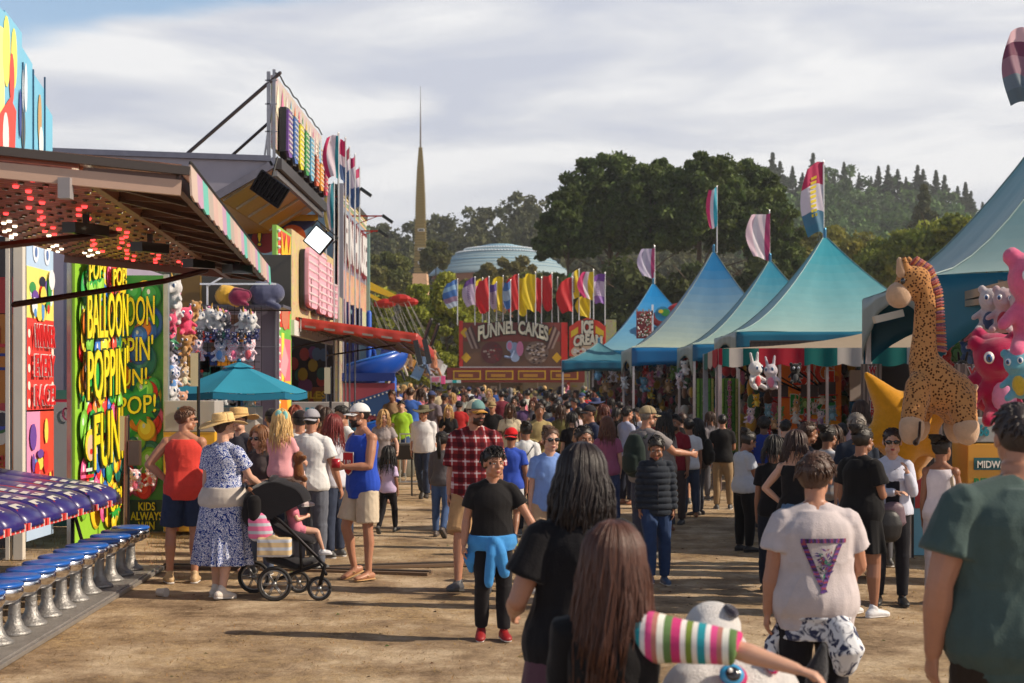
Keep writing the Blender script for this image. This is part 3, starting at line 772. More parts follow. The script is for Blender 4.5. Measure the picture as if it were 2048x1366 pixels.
s0=thing('bar_stool','','stool',(0,0,0),0,SG)
MB().lathe([(.125,0),(.13,.015),(.115,.03),(.075,.06),(.05,.12),(.043,.22),(.05,.3)],n=28).build('pedestal','alu',s0,smooth=True,color=srgb(150,148,146))
MB().lathe([(.05,.285),(.12,.30),(.175,.335),(.195,.375),(.192,.41),(.175,.425)],n=36).build('bowl','chrome',s0,smooth=True,color=srgb(225,225,228))
MB().lathe([(.17,.42),(.192,.428),(.196,.44),(.185,.452),(.1,.458),(.01,.459)],n=36).build('cushion','plastic',s0,smooth=True,color=srgb(24,92,182))
ys_=[9.6,10.05]+[10.05+.435*k for k in range(1,12)]
for i,yy in enumerate(ys_):
 o=s0 if i==0 else copy_tree(s0)
 o.location=(-3.74-.28*(yy-9.1)/7,yy,.06);o.rotation_euler=(rad(rnd.uniform(-1,1)),0,rnd.uniform(0,6))
 o['label']='chrome stool with blue round cushion, %s from the near end of the row'%ords[i]
#balloon booth panels
bb=thing('balloon_booth','balloon popping booth with bright balloon panels beside the racing booth','game booth',(-5.2,19,0))
fr=SF(-5.3,17.3);rnd=random.Random(21)
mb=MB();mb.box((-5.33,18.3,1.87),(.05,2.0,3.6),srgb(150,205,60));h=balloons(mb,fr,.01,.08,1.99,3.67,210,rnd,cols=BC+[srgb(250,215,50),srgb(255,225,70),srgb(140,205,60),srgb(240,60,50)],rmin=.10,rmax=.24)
for x,y in ((.45,3.42),(1.5,3.42),(1.4,.45),(.5,2.1)):burst(mb,fr,x,y,.34,h,rnd.choice([srgb(235,60,40),srgb(50,170,70)]),ry=.22);h+=.002
mb.disc(fr,.3,1.25,.22,.2,h,srgb(245,215,60));mb.disc(fr,.3,1.22,.15,.16,h+.003,srgb(240,190,160));mb.disc(fr,.3,1.17,.05,.035,h+.006,srgb(210,30,30))
for k in range(7):mb.rect(fr,.1,.45+k*.08,.42,.49+k*.08,h+.003,srgb(220,50,50) if k%2 else WHITE)
mb.build('side_panel','poster',bb)
G_=srgb(20,60,30)
for s,x0,x1,y0,y1 in (('POP!',.15,.8,3.3,3.56),('POP!',1.2,1.85,3.3,3.56),('BALLOON',.08,1.92,2.58,3.2),("POPPIN'",.08,1.92,1.82,2.5),('FUN!',.35,1.7,.95,1.7),('POP!',.9,1.6,.35,.62)):
 text(s,fr,x0,y0,x1,y1,YEL,bb,h=h+.006,outline=G_,off=.025,bold=.01,warp=lambda u,v,X,Y:(X,Y+.1*(u-.5)))
fr=CF(-5.62,19.38)
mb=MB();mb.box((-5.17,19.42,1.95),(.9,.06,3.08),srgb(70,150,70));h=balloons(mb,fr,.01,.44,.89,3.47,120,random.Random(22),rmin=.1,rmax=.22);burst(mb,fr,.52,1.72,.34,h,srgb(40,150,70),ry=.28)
mb.build('front_panel','poster',bb)
for s,x0,x1,y0,y1 in (('BALLOON',-.06,.78,2.78,3.2),("POPPIN'",0,.76,2.3,2.66),('FUN!',.22,.68,1.98,2.22),('POP!',.28,.8,1.6,1.86)):
 text(s,fr,x0 if x0>0 else .02,y0,x1,y1,YEL,bb,h=h+.006,outline=BLK,off=.02,bold=.005,warp=lambda u,v,X,Y:(X,Y+.05*(u-.5)))
mb=MB();mb.box((-5.17,19.40,.22),(.9,.06,.43),srgb(30,66,62));mb.disc(CF(-5.62,19.37),.25,.22,.12,.14,0,srgb(150,120,90));mb.disc(CF(-5.62,19.37),.3,.36,.06,.05,.004,srgb(165,140,110))
mb.build('skirt_panel','poster',bb)
text('KIDS\nALWAYS\nWIN',CF(-5.62,19.36),.44,.03,.88,.41,srgb(230,215,40),bb,h=.004,outline=srgb(80,20,60),off=.02)
MB().box((-4.69,19.34,1.75),(.07,.07,3.5)).build('corner_post','metal',bb,color=srgb(190,190,190),bevel=.005)
MB().box((-5.36,17.26,1.85),(.05,.05,3.7)).build('corner_post','metal',bb,color=srgb(150,150,150))
MB().box((-5.3,19.34,1.85),(.06,.05,3.7)).build('corner_post','metal',bb,color=srgb(120,120,118))
t=thing('storage_container','plain lavender grey container wall between winner banner and balloon panel','container',(-7.4,22,0))
m=MB();m.box((-7.35,23.5,2.0),(2.2,5,4.0));m.build('body','paint',t,color=srgb(158,150,172),bevel=.02)
for k in range(4):MB().box((-8.2+k*.6,20.985,2.0),(.04,.03,3.9)).build('rib','paint',t,color=srgb(140,134,152))
t=thing('teal_banner_stand','teal cloth banner frame with pink bordered white sign','banner',(-6.1,19.8,0))
m=MB();m.box((-6.05,19.9,.98),(.78,.05,1.9));m.build('cloth','canvas',t,color=srgb(104,168,158))
m=MB();m.box((-6.2,19.85,1.05),(.44,.03,1.5),srgb(205,50,80));m.box((-6.22,19.83,1.05),(.38,.03,1.42),srgb(210,205,215));m.build('sign','poster',t)
fr=CF(-6.45,19.81);m=MB()
for k in range(16):
 a=k/15*5;r_=.02+.05*k/15;m.disc(fr,.26+r_*math.cos(a),1.62+r_*1.5*math.sin(a),.014,.014,.004,srgb(210,80,130),8)
m.build('curl_motif','poster',t)
for x in (-6.44,-5.66):MB().tube([(x,19.88,0),(x,19.88,2.0)],.018,6).build('frame_pole','metal',t,color=srgb(60,70,66))
t=thing('metal_pole','bare brown metal pole with small grey box behind the counter','pole',(-4.62,17,0))
MB().tube([(-4.62,17,0),(-4.6,17,1.6)],.022,8).build('shaft','metal',t,color=srgb(150,120,95))
MB().box((-4.5,17,1.18),(.14,.1,.3)).build('switch_box','metal',t,color=srgb(120,100,85),bevel=.01)
#plush toys
EYE={}
def plush_proto(kind,name,label):
 """small plush sitting/hanging, height about 1 unit"""
 t=thing(name,label,'plush toy')
 b=MB()
 b.ell((0,0,.28),(.2,.18,.27));b.ell((0,-.03,.68),(.25,.22,.24))
 for s in (-1,1):
  b.tube([(s*.12,-.03,.15),(s*.2,-.25,.07)],[.09,.075],8);b.tube([(s*.16,0,.42),(s*.3,-.14,.3)],[.065,.06],8)
 if kind in ('unicorn','horse'):
  b.tube([(0,-.12,.66),(0,-.34,.56)],[.13,.1],10)
  for s in (-1,1):b.tube([(s*.14,0,.85),(s*.18,0,1.0)],[.06,.02],6)
 elif kind=='monster':
  for s in (-1,1):b.tube([(s*.17,0,.82),(s*.27,0,1.0)],[.06,.02],6)
  b.tube([(0,-.15,.62),(0,-.25,.58)],[.1,.07],8)
 elif kind=='bear':
  for s in (-1,1):b.ell((s*.2,0,.88),.085)
  b.ell((0,-.2,.62),(.1,.09,.08))
 elif kind=='bunny':
  for s in (-1,1):b.tube([(s*.1,0,.85),(s*.16,.02,1.18)],[.06,.045],8)
  b.ell((0,-.2,.62),(.12,.09,.09))
 me=fuse(b,.03,2)
 link('body',me,'plushscale' if kind=='monster' else 'plush',t,smooth=True)
 for s in (-1,1):
  e=MB();big=.075 if kind!='bear' else .055;dy=0 if kind!='bear' else -.033
  e.ell((s*.105,-.19 if kind!='bear' else -.225,.72),(big,.04,big*1.2),col=(.8,.8,.8));e.ell((s*.11,-.222+dy,.715),(big*.6,.02,big*.8),col=srgb(40,90,150));e.ell((s*.11,-.235+dy,.715),(big*.3,.015,big*.42),col=BLK)
  e.build('eye','gloss',t,smooth=True)
 if kind=='unicorn':
  MB().tube([(0,-.12,.9),(0,-.2,1.12)],[.045,.008],8).build('horn','plush',t,smooth=True,color=srgb(230,180,80))
  m=MB()
  for k in range(7):a=k*.35;m.ell((0,.02+.17*math.sin(a),.68+.25*math.cos(a)),.08)
  m.build('mane','plush',t,smooth=True,color=srgb(240,150,180))
 if kind=='monster' or kind=='bear' or kind=='bunny':
  MB().ell((0,-.12,.27),(.13,.08,.19)).build('belly','plush',t,smooth=True,color=srgb(225,190,180))
 return t
PL={}
def plush(kind,px,py,Y,size_px,col,label,group,rz=0,sub=None,name=None):
 """py is the toy's middle"""
 names=dict(unicorn='plush_unicorn',horse='plush_horse',monster='plush_monster',bear='plush_bear',bunny='plush_bunny')
 if kind not in PL:o=plush_proto(kind,names[kind],label);PL[kind]=o
 else:o=copy_tree(PL[kind])
 s=size_px*Y/F
 o.location=P(px,py+size_px*.5,Y);o.scale=(s,s,s);o.rotation_euler=(rad(rnd.uniform(-6,6)),rad(rnd.uniform(-8,8)),rz+rad(rnd.uniform(-15,15)))
 o['label']=label;o['group']=group
 d={'body':col};d.update(sub or {'mane':srgb(240,150,190),'horn':srgb(230,180,80),'belly':tuple(min(.8,q*1.4+.1) for q in col)});recolor(o,d)
 return o
WH=(.74,.72,.72);PK=srgb(226,60,110);BL=srgb(60,120,185);NV=srgb(36,40,100);RD=srgb(205,40,60)
rnd=random.Random(31)
GP='plush prizes hanging at the balloon booth'
for kind,px,py,Y,sp,c,lab in [
 ('unicorn',349,588,20,68,WH,'white plush unicorn with pink mane at the top of the hanging column'),
 ('unicorn',352,622,20.1,62,WH,'second white plush unicorn with red bow below the top one'),
 ('horse',343,650,20,56,srgb(240,90,130),'hot pink plush horse at the left edge of the toy column'),
 ('horse',372,640,20.2,62,srgb(238,80,120),'bright pink plush flamingo like toy beside the column'),
 ('bear',386,622,20.6,48,srgb(200,150,90),'tan spotted plush toy under the awning shade'),
 ('bear',380,668,20.3,50,srgb(190,130,70),'brown giraffe patterned plush head beside pink toy'),
 ('bear',372,690,20.1,46,srgb(196,140,80),'second brown patterned plush lower in the column'),
 ('bear',341,678,20,44,srgb(70,150,110),'small green plush parrot near the post'),
 ('bunny',340,700,20,46,srgb(60,56,66),'black and white plush toy near the white post'),
 ('monster',356,706,20.2,48,BL,'light blue plush star shaped toy in the column'),
 ('monster',342,728,20,52,BL,'blue spotted plush monster in the middle of the column'),
 ('bear',366,725,20.2,40,srgb(205,165,120),'tan plush cow face beside blue spotted monster'),
 ('monster',342,756,20,52,BL,'lower blue spotted plush monster in the column'),
 ('bear',368,752,20.2,42,srgb(215,190,160),'cream plush toy just above the teal umbrella edge'),
 ('unicorn',343,792,20,54,WH,'white plush unicorn with gold horn under the umbrella edge'),
 ('bear',366,800,20.1,42,srgb(240,180,150),'pastel rainbow striped plush ball toy under the umbrella'),
 ('unicorn',403,640,22,44,WH,'first white plush unicorn from the left in the top shelf row'),
 ('unicorn',421,636,22,48,WH,'second white plush unicorn from the left in the top shelf row'),
 ('unicorn',439,640,22,46,WH,'third white plush unicorn from the left in the top shelf row'),
 ('unicorn',457,642,22,44,srgb(90,86,96),'grey and white plush unicorn fourth in the top shelf row'),
 ('unicorn',485,642,22,48,WH,'white plush unicorn head turned right in the top shelf row'),
 ('unicorn',506,646,21.9,46,WH,'rightmost white plush unicorn with gold horn in top row'),
 ('monster',399,698,22,52,RD,'leftmost red spotted plush monster in the lower row'),
 ('monster',440,698,22,52,BL,'blue spotted plush monster between two pink monsters'),
 ('monster',463,698,22,52,PK,'hot pink spotted plush monster right of the blue one'),
 ('monster',499,698,22,54,RD,'rightmost red spotted plush monster with horns in lower row'),
 ('monster',398,792,22,44,PK,'pink plush monster under the umbrella left of the white toys'),
 ('bunny',430,795,22,44,WH,'white plush bunny under the umbrella left of its pole'),
 ('bunny',452,798,22,44,WH,'second white plush bunny under the umbrella near its pole'),
 ('monster',480,796,22,42,BL,'blue plush monster under the umbrella right of its pole'),
 ('bunny',500,794,22,42,WH,'white plush bunny under the right half of the umbrella'),
 ('bunny',445,830,22,40,NV,'navy plush toy above the hat crowd'),
 ('monster',268,958,19.1,50,srgb(235,60,100),'pink plush fish toy hanging below the balloon panel'),
 ('monster',305,950,19.1,44,srgb(220,30,36),'glossy red plush fish toy hanging below the balloon panel')]:
 plush(kind,px,py,Y,sp,c,lab,GP,rz=rad(rnd.uniform(-30,45)))
for k in range(9):plush('bear',400+k*14,668+(k%2)*6,21.8,24,NV if k%3 else srgb(60,60,80),'tiny navy plush toy, %s from the left in the thin middle row'%ords[k],GP)
t=thing('wire_display_grid','black wire grid holding the rows of plush toys','display rack',(-4.5,22.3,0));m=MB()
for k in range(12):x=PX(375,22.3)+k*.105;m.bar((x,22.3,1.0),(x,22.3,3.25),.008)
for k in range(20):z=1.05+k*.11;m.bar((PX(375,22.3),22.31,z),(PX(520,22.3),22.31,z),.008)
m.build('wires','metal',t,color=BLK)
m=MB();rr=random.Random(6)
for i in range(30):m.box((PX(rr.uniform(380,510),22.5),22.6,rr.uniform(1.2,3.1)),(rr.uniform(.1,.3),.04,rr.uniform(.1,.25)),rr.choice([srgb(230,150,40),srgb(40,60,120),srgb(180,60,50),srgb(60,120,110),srgb(90,60,40)]))
m.build('packaged_prizes','plastic',t)
t=thing('prize_shelf','high shelf with yellow trim above the plush rows','shelf',(-4.8,24.6,0))
m=MB();m.box((PX(468,24.6),24.9,PZ(613,24.6)),(1.75,.9,.05),srgb(90,88,98));m.box((PX(468,24.6),25.3,PZ(560,24.6)),(1.75,.05,1.0),srgb(70,66,60));m.box((PX(378,24.6),24.5,1.7),(.35,.1,3.4),srgb(150,112,36));m.box((PX(378,24.6),24.4,PZ(585,24.6)),(.5,.1,.55),srgb(110,84,30))
m.build('boards','paint',t)
m=MB();m.bar(P(415,570,24.4),P(415,610,24.4),.03);m.bar(P(415,572,24.4),P(460,545,24.4),.03);m.bar(P(400,568,24.3),P(552,568,24.3),.03);m.build('rail','metal',t)
def bigball(px,py,Y,r,c,name,lab,cat='plush toy'):
 p=P(px,py,Y);m=MB();s=r*Y/F
 m.ell((0,0,0),(s,s*.8,s*.85));m.ell((s*.6,-.1*s,s*.1),(s*.6,s*.6,s*.6));m.ell((-s*.3,-.1*s,s*.6),s*.3);m.tube([(s*.3,-s*.5,-s*.5),(s*.9,-s*.8,-s*.75)],[s*.25,s*.2])
 o=link(name,fuse(m,max(.02,s/14),3),'plush',smooth=True,color=c);o.location=p;tag(o,lab,cat,'big plush toys on the high shelf')
bigball(455,592,24.6,26,srgb(228,180,70),'plush_chick','large yellow plush toy lying on the high shelf')
bigball(478,594,24.4,22,srgb(140,50,80),'plush_ball','round maroon plush toy in front of the yellow one')
bigball(530,590,24.6,34,srgb(86,90,118),'plush_elephant','large grey blue plush elephant at the shelf right end')
#second trailer with flared header
tb=thing('game_trailer','grey game trailer with raised yellow awning and colourful flared header','trailer',(-6,28,0))
m=MB();m.box((-7.4,29,1.75),(3.4,6,3.4));m.build('body','paint',tb,color=srgb(122,114,128),bevel=.02)
m=MB();m.box((PX(501,25.9),25.98,1.75),(PX(552,25.9)-PX(440,25.9),.04,3.4));m.build('end_wall','paint',tb,color=srgb(122,114,128))
m=MB();m.box((PX(501,25.9),25.955,2.72),(1.0,.01,.015));m.box((PX(501,25.9),25.955,1.9),(1.0,.01,.015));m.box((PX(551,25.9),25.94,1.75),(.03,.04,3.4));m.build('seam','metal',tb,color=srgb(160,158,165))
Yw=26.
m=MB();pts=[P(60,299,Yw),P(105,300,Yw),P(540,316,Yw),P(546,326,Yw),P(432,392,Yw),P(60,400,Yw)]
m.poly(pts,(0,1,0),.06,srgb(156,150,160));m.build('awning_end_panel','paint',tb)
m=MB();m.bar(P(60,300,25.95),P(541,317,25.95),.08,.1,srgb(120,118,128));m.bar(P(541,317,25.95),P(548,330,25.95),.06,.1,srgb(130,128,136));m.bar(P(546,328,25.95),P(432,393,25.95),.06,.14,srgb(122,116,122));m.build('awning_trim','metal',tb)
a0,a1=P(432,392,Yw),P(546,320,Yw)
def far(p,Y2): return V((p.x,Y2,p.z))
Yf=32.3
m=MB();m.grid(lambda u,v:a0.lerp(a1,u).lerp(far(a0.lerp(a1,u),Yf),v),4,8)
m.grid(lambda u,v:(P(230,398,Yw)).lerp(a0,u).lerp(far(P(230,398,Yw).lerp(a0,u),Yf),v),4,8)
m.build('soffit','paint',tb,color=srgb(205,150,12),solid=.05)
m=MB()
for k in range(5):
 v=.06+k*.2;m.bar(a0.lerp(a1,.05).lerp(far(a0.lerp(a1,.05),Yf),v)-Zv*.06,a0.lerp(a1,.92).lerp(far(a0.lerp(a1,.92),Yf),v)-Zv*.06,.05,.04)
m.build('tube_light_rail','metal',tb,color=srgb(205,200,190))
pf=far(a1,Yf);
m=MB();q=[P(470,436,Yf-.3),P(632,436,Yf-.3),P(628,448,Yf-.3),P(548,500,Yf-.3),P(470,500,Yf-.3)]
m.poly(q,(0,1,0),.05,srgb(40,44,84));m.disc((P(612,470,Yf-.34)*1,Xv,Zv,-Yv),-.3,-.05,.3,.28,.0,srgb(214,96,30),20);m.disc((P(530,480,Yf-.34),Xv,Zv,-Yv),0,0,.3,.3,.0,srgb(150,40,44),20)
m.build('art_panel','poster',tb)
m=MB();m.rect((P(470,440,Yf-.38),Xv,Zv,-Yv),0,-.02,1.86,.12,0,srgb(196,150,20));m.build('yellow_trim','paint',tb)
text('!',(P(514,494,Yf-.4),Xv,Zv,-Yv),0,0,.12,.36,YEL,tb,outline=BLK,off=.05)
Xh=a1.x;zt=PZ(150,Yw);zb2=PZ(318,Yw)
hs=MB();hs.box((Xh,(Yw+Yf)/2,(zt+zb2)/2+.1),(.08,Yf-Yw,zt-zb2-.2),srgb(190,180,185));hs.build('header_panel','art2',tb)
fr=SF(Xh+.045,Yw);m=MB()
for k in range(12):
 c=[srgb(236,226,200),srgb(210,110,150),srgb(240,225,215),srgb(110,170,200),srgb(230,130,50),srgb(215,60,80),srgb(80,150,90),srgb(230,200,80)][k%8]
 x=k*.52;m.shape(fr,[(x,zt-.75),(x+.26,zt-.1),(x+.5,zt-.75),(x+.4,zb2+.7),(x+.1,zb2+.9)],.004+.002*(k%2),c)
m.build('header_artwork','poster',tb)
lc=[srgb(120,80,160),srgb(70,110,180),srgb(225,215,40),srgb(60,150,80),srgb(110,180,215),srgb(225,110,70),srgb(230,160,60),srgb(205,60,90)]
for k,c in enumerate(lc):
 x=.28+k*.74;m=MB();z0=zb2+.06;z1=zb2+1.05-(.05*k if k>4 else 0)
 m.shape(fr,[(x-.05,z0+.12),(x+.12,z0),(x+.5,z0+.04),(x+.56,z1-.1),(x+.4,z1),(x,z1-.04)],.03,BLK,.12)
 m.shape(fr,[(x,z0+.14),(x+.14,z0+.04),(x+.46,z0+.08),(x+.52,z1-.12),(x+.38,z1-.04),(x+.04,z1-.08)],.15,c,.04)
 for j in range(9):
  for i in range(3):m.disc(fr,x+.12+i*.14,z0+.16+j*.095,.028,.028,.19,(.75,.72,.62),6,.02)
 m.build('header_letter','poster',tb)
m=MB();m.bar((Xh-.08,Yw,zb2-.1),(Xh-.08,Yw,zt+.06),.06);m.bar((Xh+.02,Yw,zb2-.1),(Xh+.02,Yw,zt+.1),.05);m.bar((Xh-.16,Yw,zb2),(Xh+.05,Yw,zt),.03)
for z in (zb2+.5,zb2+1,zt-.1):m.bar((Xh-.14,Yw-.02,z),(Xh+.08,Yw-.02,z),.02)
m.build('header_frame','metal',tb,color=srgb(150,148,152))
MB().tube([P(374,308,Yw),P(560,146,Yw)],.035,6).build('header_brace','metal',tb,color=srgb(105,98,100))
MB().tube([P(463,312,Yw+.9),P(548,236,Yw+.9)],.03,6).build('header_brace','metal',tb,color=srgb(105,98,100))
m=MB();m.tube([V((Xh+.05,Yw+t*(Yf-Yw)/12,zt+.04+.05*(t%2))) for t in range(13)],.014,5,col=BLK);m.build('bulb_cable','rubber',tb)
m=MB();m.bar((Xh+.1,Yw,zb2-.08),(Xh+.1,Yf,zb2-.08),.12,.2,srgb(96,88,84));m.bar((Xh+.04,Yw,zb2-.26),(Xh+.04,Yf,zb2-.26),.08,.1,srgb(150,142,136));m.build('awning_edge','metal',tb)
t=thing('flood_light','switched off black flood lamp under the yellow awning','lamp',P(540,378,25.6));c=V(t.location);R=Euler((rad(15),rad(35),0)).to_matrix()
MB().box(c,(.62,.1,.42),R=R).build('housing','metal',t,color=srgb(26,24,26),bevel=.01)
m=MB()
for k in range(8):m.box(c+R@V((-.27+k*.077,-.07,.02)),(.012,.05,.36),R=R)
m.build('cooling_fins','metal',t,color=srgb(40,38,40));MB().tube([c+V((0,.05,.1)),c+V((.1,.2,.6))],.02,6).build('bracket','metal',t,color=srgb(60,60,60))
t=thing('flood_light','lit square flood lamp shining white below the header','lamp',P(637,480,25));c=V(t.location);R=Euler((rad(0),rad(40),rad(-4))).to_matrix()
MB().box(c,(.40,.09,.38),R=R).build('housing','metal',t,color=srgb(30,32,30),bevel=.01)
m=MB();m.box(c+R@V((0,-.05,0)),(.35,.02,.33),R=R);m.build('lens','flood',t,color=(.9,.95,.95))
m=MB();m.bar(c+R@V((0,.06,.2)),c+V((-.05,.7,.35)),.03);m.bar(c+R@V((-.24,0,.1)),c+R@V((-.24,0,.25)),.02);m.bar(c+R@V((.24,0,.1)),c+R@V((.24,0,.25)),.02);m.bar(c+R@V((-.24,0,.25)),c+R@V((.24,0,.25)),.02);m.build('bracket','metal',t,color=srgb(70,66,60))
#clown column and pink lettered booth
X4=-4.3
pb=thing('painted_booth','painted booth with pink letter board and red awning','game booth',(-5,31,0))
m=MB();m.box((X4-.04,26.9,2.5),(.08,1.75,4.9),srgb(150,200,90));fr=SF(X4,26.05)
for y0,y1,c in ((.1,1.2,srgb(120,200,60)),(1.2,2.1,srgb(235,200,70)),(2.1,2.9,srgb(225,120,140)),(2.9,3.4,srgb(110,190,80)),(3.4,4.9,srgb(214,70,50))):m.rect(fr,.12,y0,1.6,y1,.003,c)
m.shape(fr,[(.3,3.1),(1.4,3.1),(1.5,4.0),(1.2,4.3),(.5,4.3),(.2,4.0)],.01,srgb(220,70,50));m.disc(fr,.85,3.75,.5,.5,.014,srgb(235,232,225),22);m.disc(fr,.85,3.3,.42,.24,.018,srgb(205,120,90));m.shape(fr,[(.4,4.0),(.85,3.6),(1.3,4.0),(1.5,4.9),(1.2,4.5),(.95,4.9),(.7,4.5),(.4,4.9)],.022,srgb(250,190,30))
m.disc(fr,.65,4.28,.07,.1,.026,BLK);m.disc(fr,1.05,4.28,.07,.1,.026,BLK);m.rect(fr,.4,3.68,1.3,3.71,.02,BLK);m.rect(fr,.5,.3,.8,3.0,.006,srgb(240,235,90));m.shape(fr,[(.3,1.5),(.8,2.2),(1.3,1.4),(.9,1.0)],.01,srgb(235,130,40));m.shape(fr,[(.3,2.3),(.8,2.8),(1.3,2.5),(.9,2.15)],.01,srgb(240,170,180))
m.build('clown_column','poster',pb)
for k in range(30):MB().ell((X4+.03,26.1,.5+k*.15),.035,n=6,m=4).build('column_bulb','gloss',pb,color=(.8,.8,.78))
fr=SF(X4,27.9);zA=PZ(643,28.2);zB=PZ(462,28.2)
m=MB();m.box((X4-.05,31.2,(zA+zB)/2),(.1,6.8,zB-zA));m.build('letter_board','art',pb,color=srgb(215,190,130))
def fat(x0,x1,z0,z1,gaps):
 m=MB();pts=[]
 n=26
 for k in range(n):
  a=2*PI*k/n;cx=(x0+x1)/2;cz=(z0+z1)/2
  ca,sa=math.cos(a),math.sin(a);p=.35
  pts.append((cx+(x1-x0)/2*math.copysign(abs(ca)**p,ca),cz+(z1-z0)/2*math.copysign(abs(sa)**p,sa)))
 m.shape(fr,[(a-.1,b-.04) for a,b in pts],.02,BLK,.09);m.shape(fr,pts,.11,srgb(236,176,192),.08)
 for g0,g1,h0_,h1_ in gaps:m.rect(fr,g0,h0_,g1,h1_,.192,srgb(60,30,40))
 nx=int((x1-x0)/.13)
 for i in range(nx):
  for j in range(int((z1-z0)/.16)):m.disc(fr,x0+.1+i*.13,z0+.12+j*.16,.026,.03,.193,(.8,.76,.74),6,.02)
 m.build('sign_letter','poster',pb)
fat(.9,2.35,3.62,4.85,[(1.2,1.3,3.62,4.2)]);fat(2.5,3.7,3.58,4.9,[(2.85,2.93,3.6,4.2)]);fat(3.85,4.75,3.58,4.8,[(4.3,4.38,3.9,4.8)]);fat(4.85,5.75,3.6,4.4,[(5.3,5.38,3.9,4.4)])
m=MB();m.box((X4+.02,30.8,zA-.14),(.1,6.2,.3),srgb(225,222,215));m.build('lower_trim','paint',pb)
m=MB();m.bar((X4+.12,28,zA+.06),(X4+.12,34.6,zA+.06),.03,.03,BLK)
for k in range(8):m.bar((X4+.12,28.2+k*.85,zA+.06),(X4+.12,28.2+k*.85,zA-.2),.02,.02,(.5,.5,.5))
m.build('pipe_rail','metal',pb)
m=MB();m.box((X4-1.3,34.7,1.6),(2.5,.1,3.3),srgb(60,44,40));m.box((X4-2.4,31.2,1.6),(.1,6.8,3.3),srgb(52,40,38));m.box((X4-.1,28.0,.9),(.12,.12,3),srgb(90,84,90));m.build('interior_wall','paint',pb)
fr2=CF(X4-2.3,34.6);m=MB();rr=random.Random(8)
m.rect(fr2,1.2,.7,2.2,2.0,.01,srgb(150,80,50))
for i in range(26):m.disc(fr2,rr.uniform(.9,2.1),rr.uniform(1.6,3.0),.12,.16,.02+i*.003,rr.choice([srgb(170,140,30),srgb(60,100,90),srgb(120,60,110),srgb(170,60,50),srgb(90,110,140)]),10)
m.build('interior_prizes','poster',pb);text('RULES',fr2,1.35,1.72,2.1,1.9,srgb(220,190,60),pb,h=.12)
for k in range(2):MB().box((X4+.02,34.9+k*.3,2.1),(.14,.2,4.2)).build('end_column','art',pb,color=srgb(200,190,160))
aw=MB();P0=V((X4,28.3,3.36));P1=V((-1.9,28.5,3.04));P2=V((-1.9,34.4,2.86));P3=V((X4,34.6,3.3))
aw.grid(lambda u,v:P0.lerp(P1,u).lerp(P3.lerp(P2,u),v)+Zv*.05*math.sin(u*9)*.3,14,10)
aw.build('awning','vinyl',pb,smooth=True,color=srgb(150,44,34),solid=.02)
m=MB();N_=40
for a,b in ((P0,P1),(P1,P2)):
 m.grid(lambda u,v,a=a,b=b:a.lerp(b,u)+V((.01,-.01,.02))-Zv*v*(.2+.035*abs(math.sin(u*14)))+(b-a).cross(Zv).normalized()*.02*math.sin(u*40)*v,60,3)
m.build('valance','vinyl',pb,smooth=True,color=srgb(176,56,44),solid=.012)
m=MB()
for k in range(7):m.bar(P0.lerp(P3,k/6)-Zv*.14,P1.lerp(P2,k/6)-Zv*.14,.04,.04)
for k in range(7):m.bar(P0.lerp(P1,k/6)-Zv*.17,P3.lerp(P2,k/6)-Zv*.17,.03,.03)
m.build('awning_lattice','metal',pb,color=srgb(150,140,130))
for k in range(2):
 c=P(836+k*18,695-k*2,28.3);MB().box(c-Zv*.1,(.1,.1,.5),R=Euler((0,rad(-12),0)).to_matrix()).build('hanging_speaker','plastic',pb,color=BLK)
 c=P(853+k*14,660+k*10,30.4);MB().tube([c-V((.04,0,.2)),c+V((.1,0,.22))],.045,6).build('support_ram','plastic',pb,color=BLK)
MB().tube([P(585,695,28.4),P(700,672,30)],.02,6).build('awning_strut','metal',pb,color=srgb(80,70,66))
MB().tube([P(655,711,28.4),P(790,690,29)],.02,6).build('awning_strut','metal',pb,color=srgb(60,50,46))
#fun house with balcony and slide
fh=thing('fun_house','blue and peach fun house front with dripping red and white letters','fun house',(-4.5,38,0))
fr=SF(X4,35.4);Lh=6.6
m=MB();m.box((X4-1.3,35.4+Lh/2,3.4),(2.4,Lh,6.6),srgb(120,150,165));m.build('body','paint',fh)
m=MB();m.rect(fr,0,5.0,Lh,6.75,.004,srgb(86,150,205));m.rect(fr,0,4.2,Lh,5.0,.008,srgb(226,160,130));m.rect(fr,4.6,2.0,Lh,4.2,.008,srgb(190,200,160));m.rect(fr,0,0,Lh,2.2,.006,srgb(196,110,100))
for k,c in enumerate((srgb(235,220,120),srgb(240,235,220),srgb(90,170,90),srgb(240,190,120))):m.shape(fr,[(0,6.9-k*.08),(Lh,6.9-k*.08),(Lh,6.84-k*.08),(0,6.84-k*.08)],.012,c)
m.build('painted_front','art2',fh)
m=MB();m.box((X4-.3,35.4+Lh/2,6.98),(.7,Lh,.14),srgb(64,60,50));m.box((X4+.05,35.35,3.6),(.14,.14,6.9),srgb(150,150,160));m.box((X4+.03,42.0,3.4),(.16,.16,6.6),srgb(130,160,150));m.build('edge_trim','paint',fh)
text('FUN HOUSE',fr,.7,5.12,6.2,6.45,(.76,.74,.74),fh,h=.05,outline=srgb(120,22,32),off=.07,bold=.05)
m=MB();rr=random.Random(3)
for k in range(14):x=.8+k*.4;l=rr.uniform(.1,.5);m.shape(fr,[(x,5.15),(x+.12,5.15),(x+.07,5.12-l)],.06,srgb(150,24,34))
m.build('paint_drips','poster',fh)
for a,b in ((.35,1.05),(1.6,2.4),(2.9,3.9)):
 m=MB();m.rect(fr,a,2.3,b,4.1,.014,srgb(28,26,50));m.rect(fr,a+.1,2.4,b-.1,3.1,.02,srgb(90,80,70));m.rect(fr,a+.15,3.3,b-.15,3.5,.02,srgb(180,150,60));m.build('window','poster',fh)
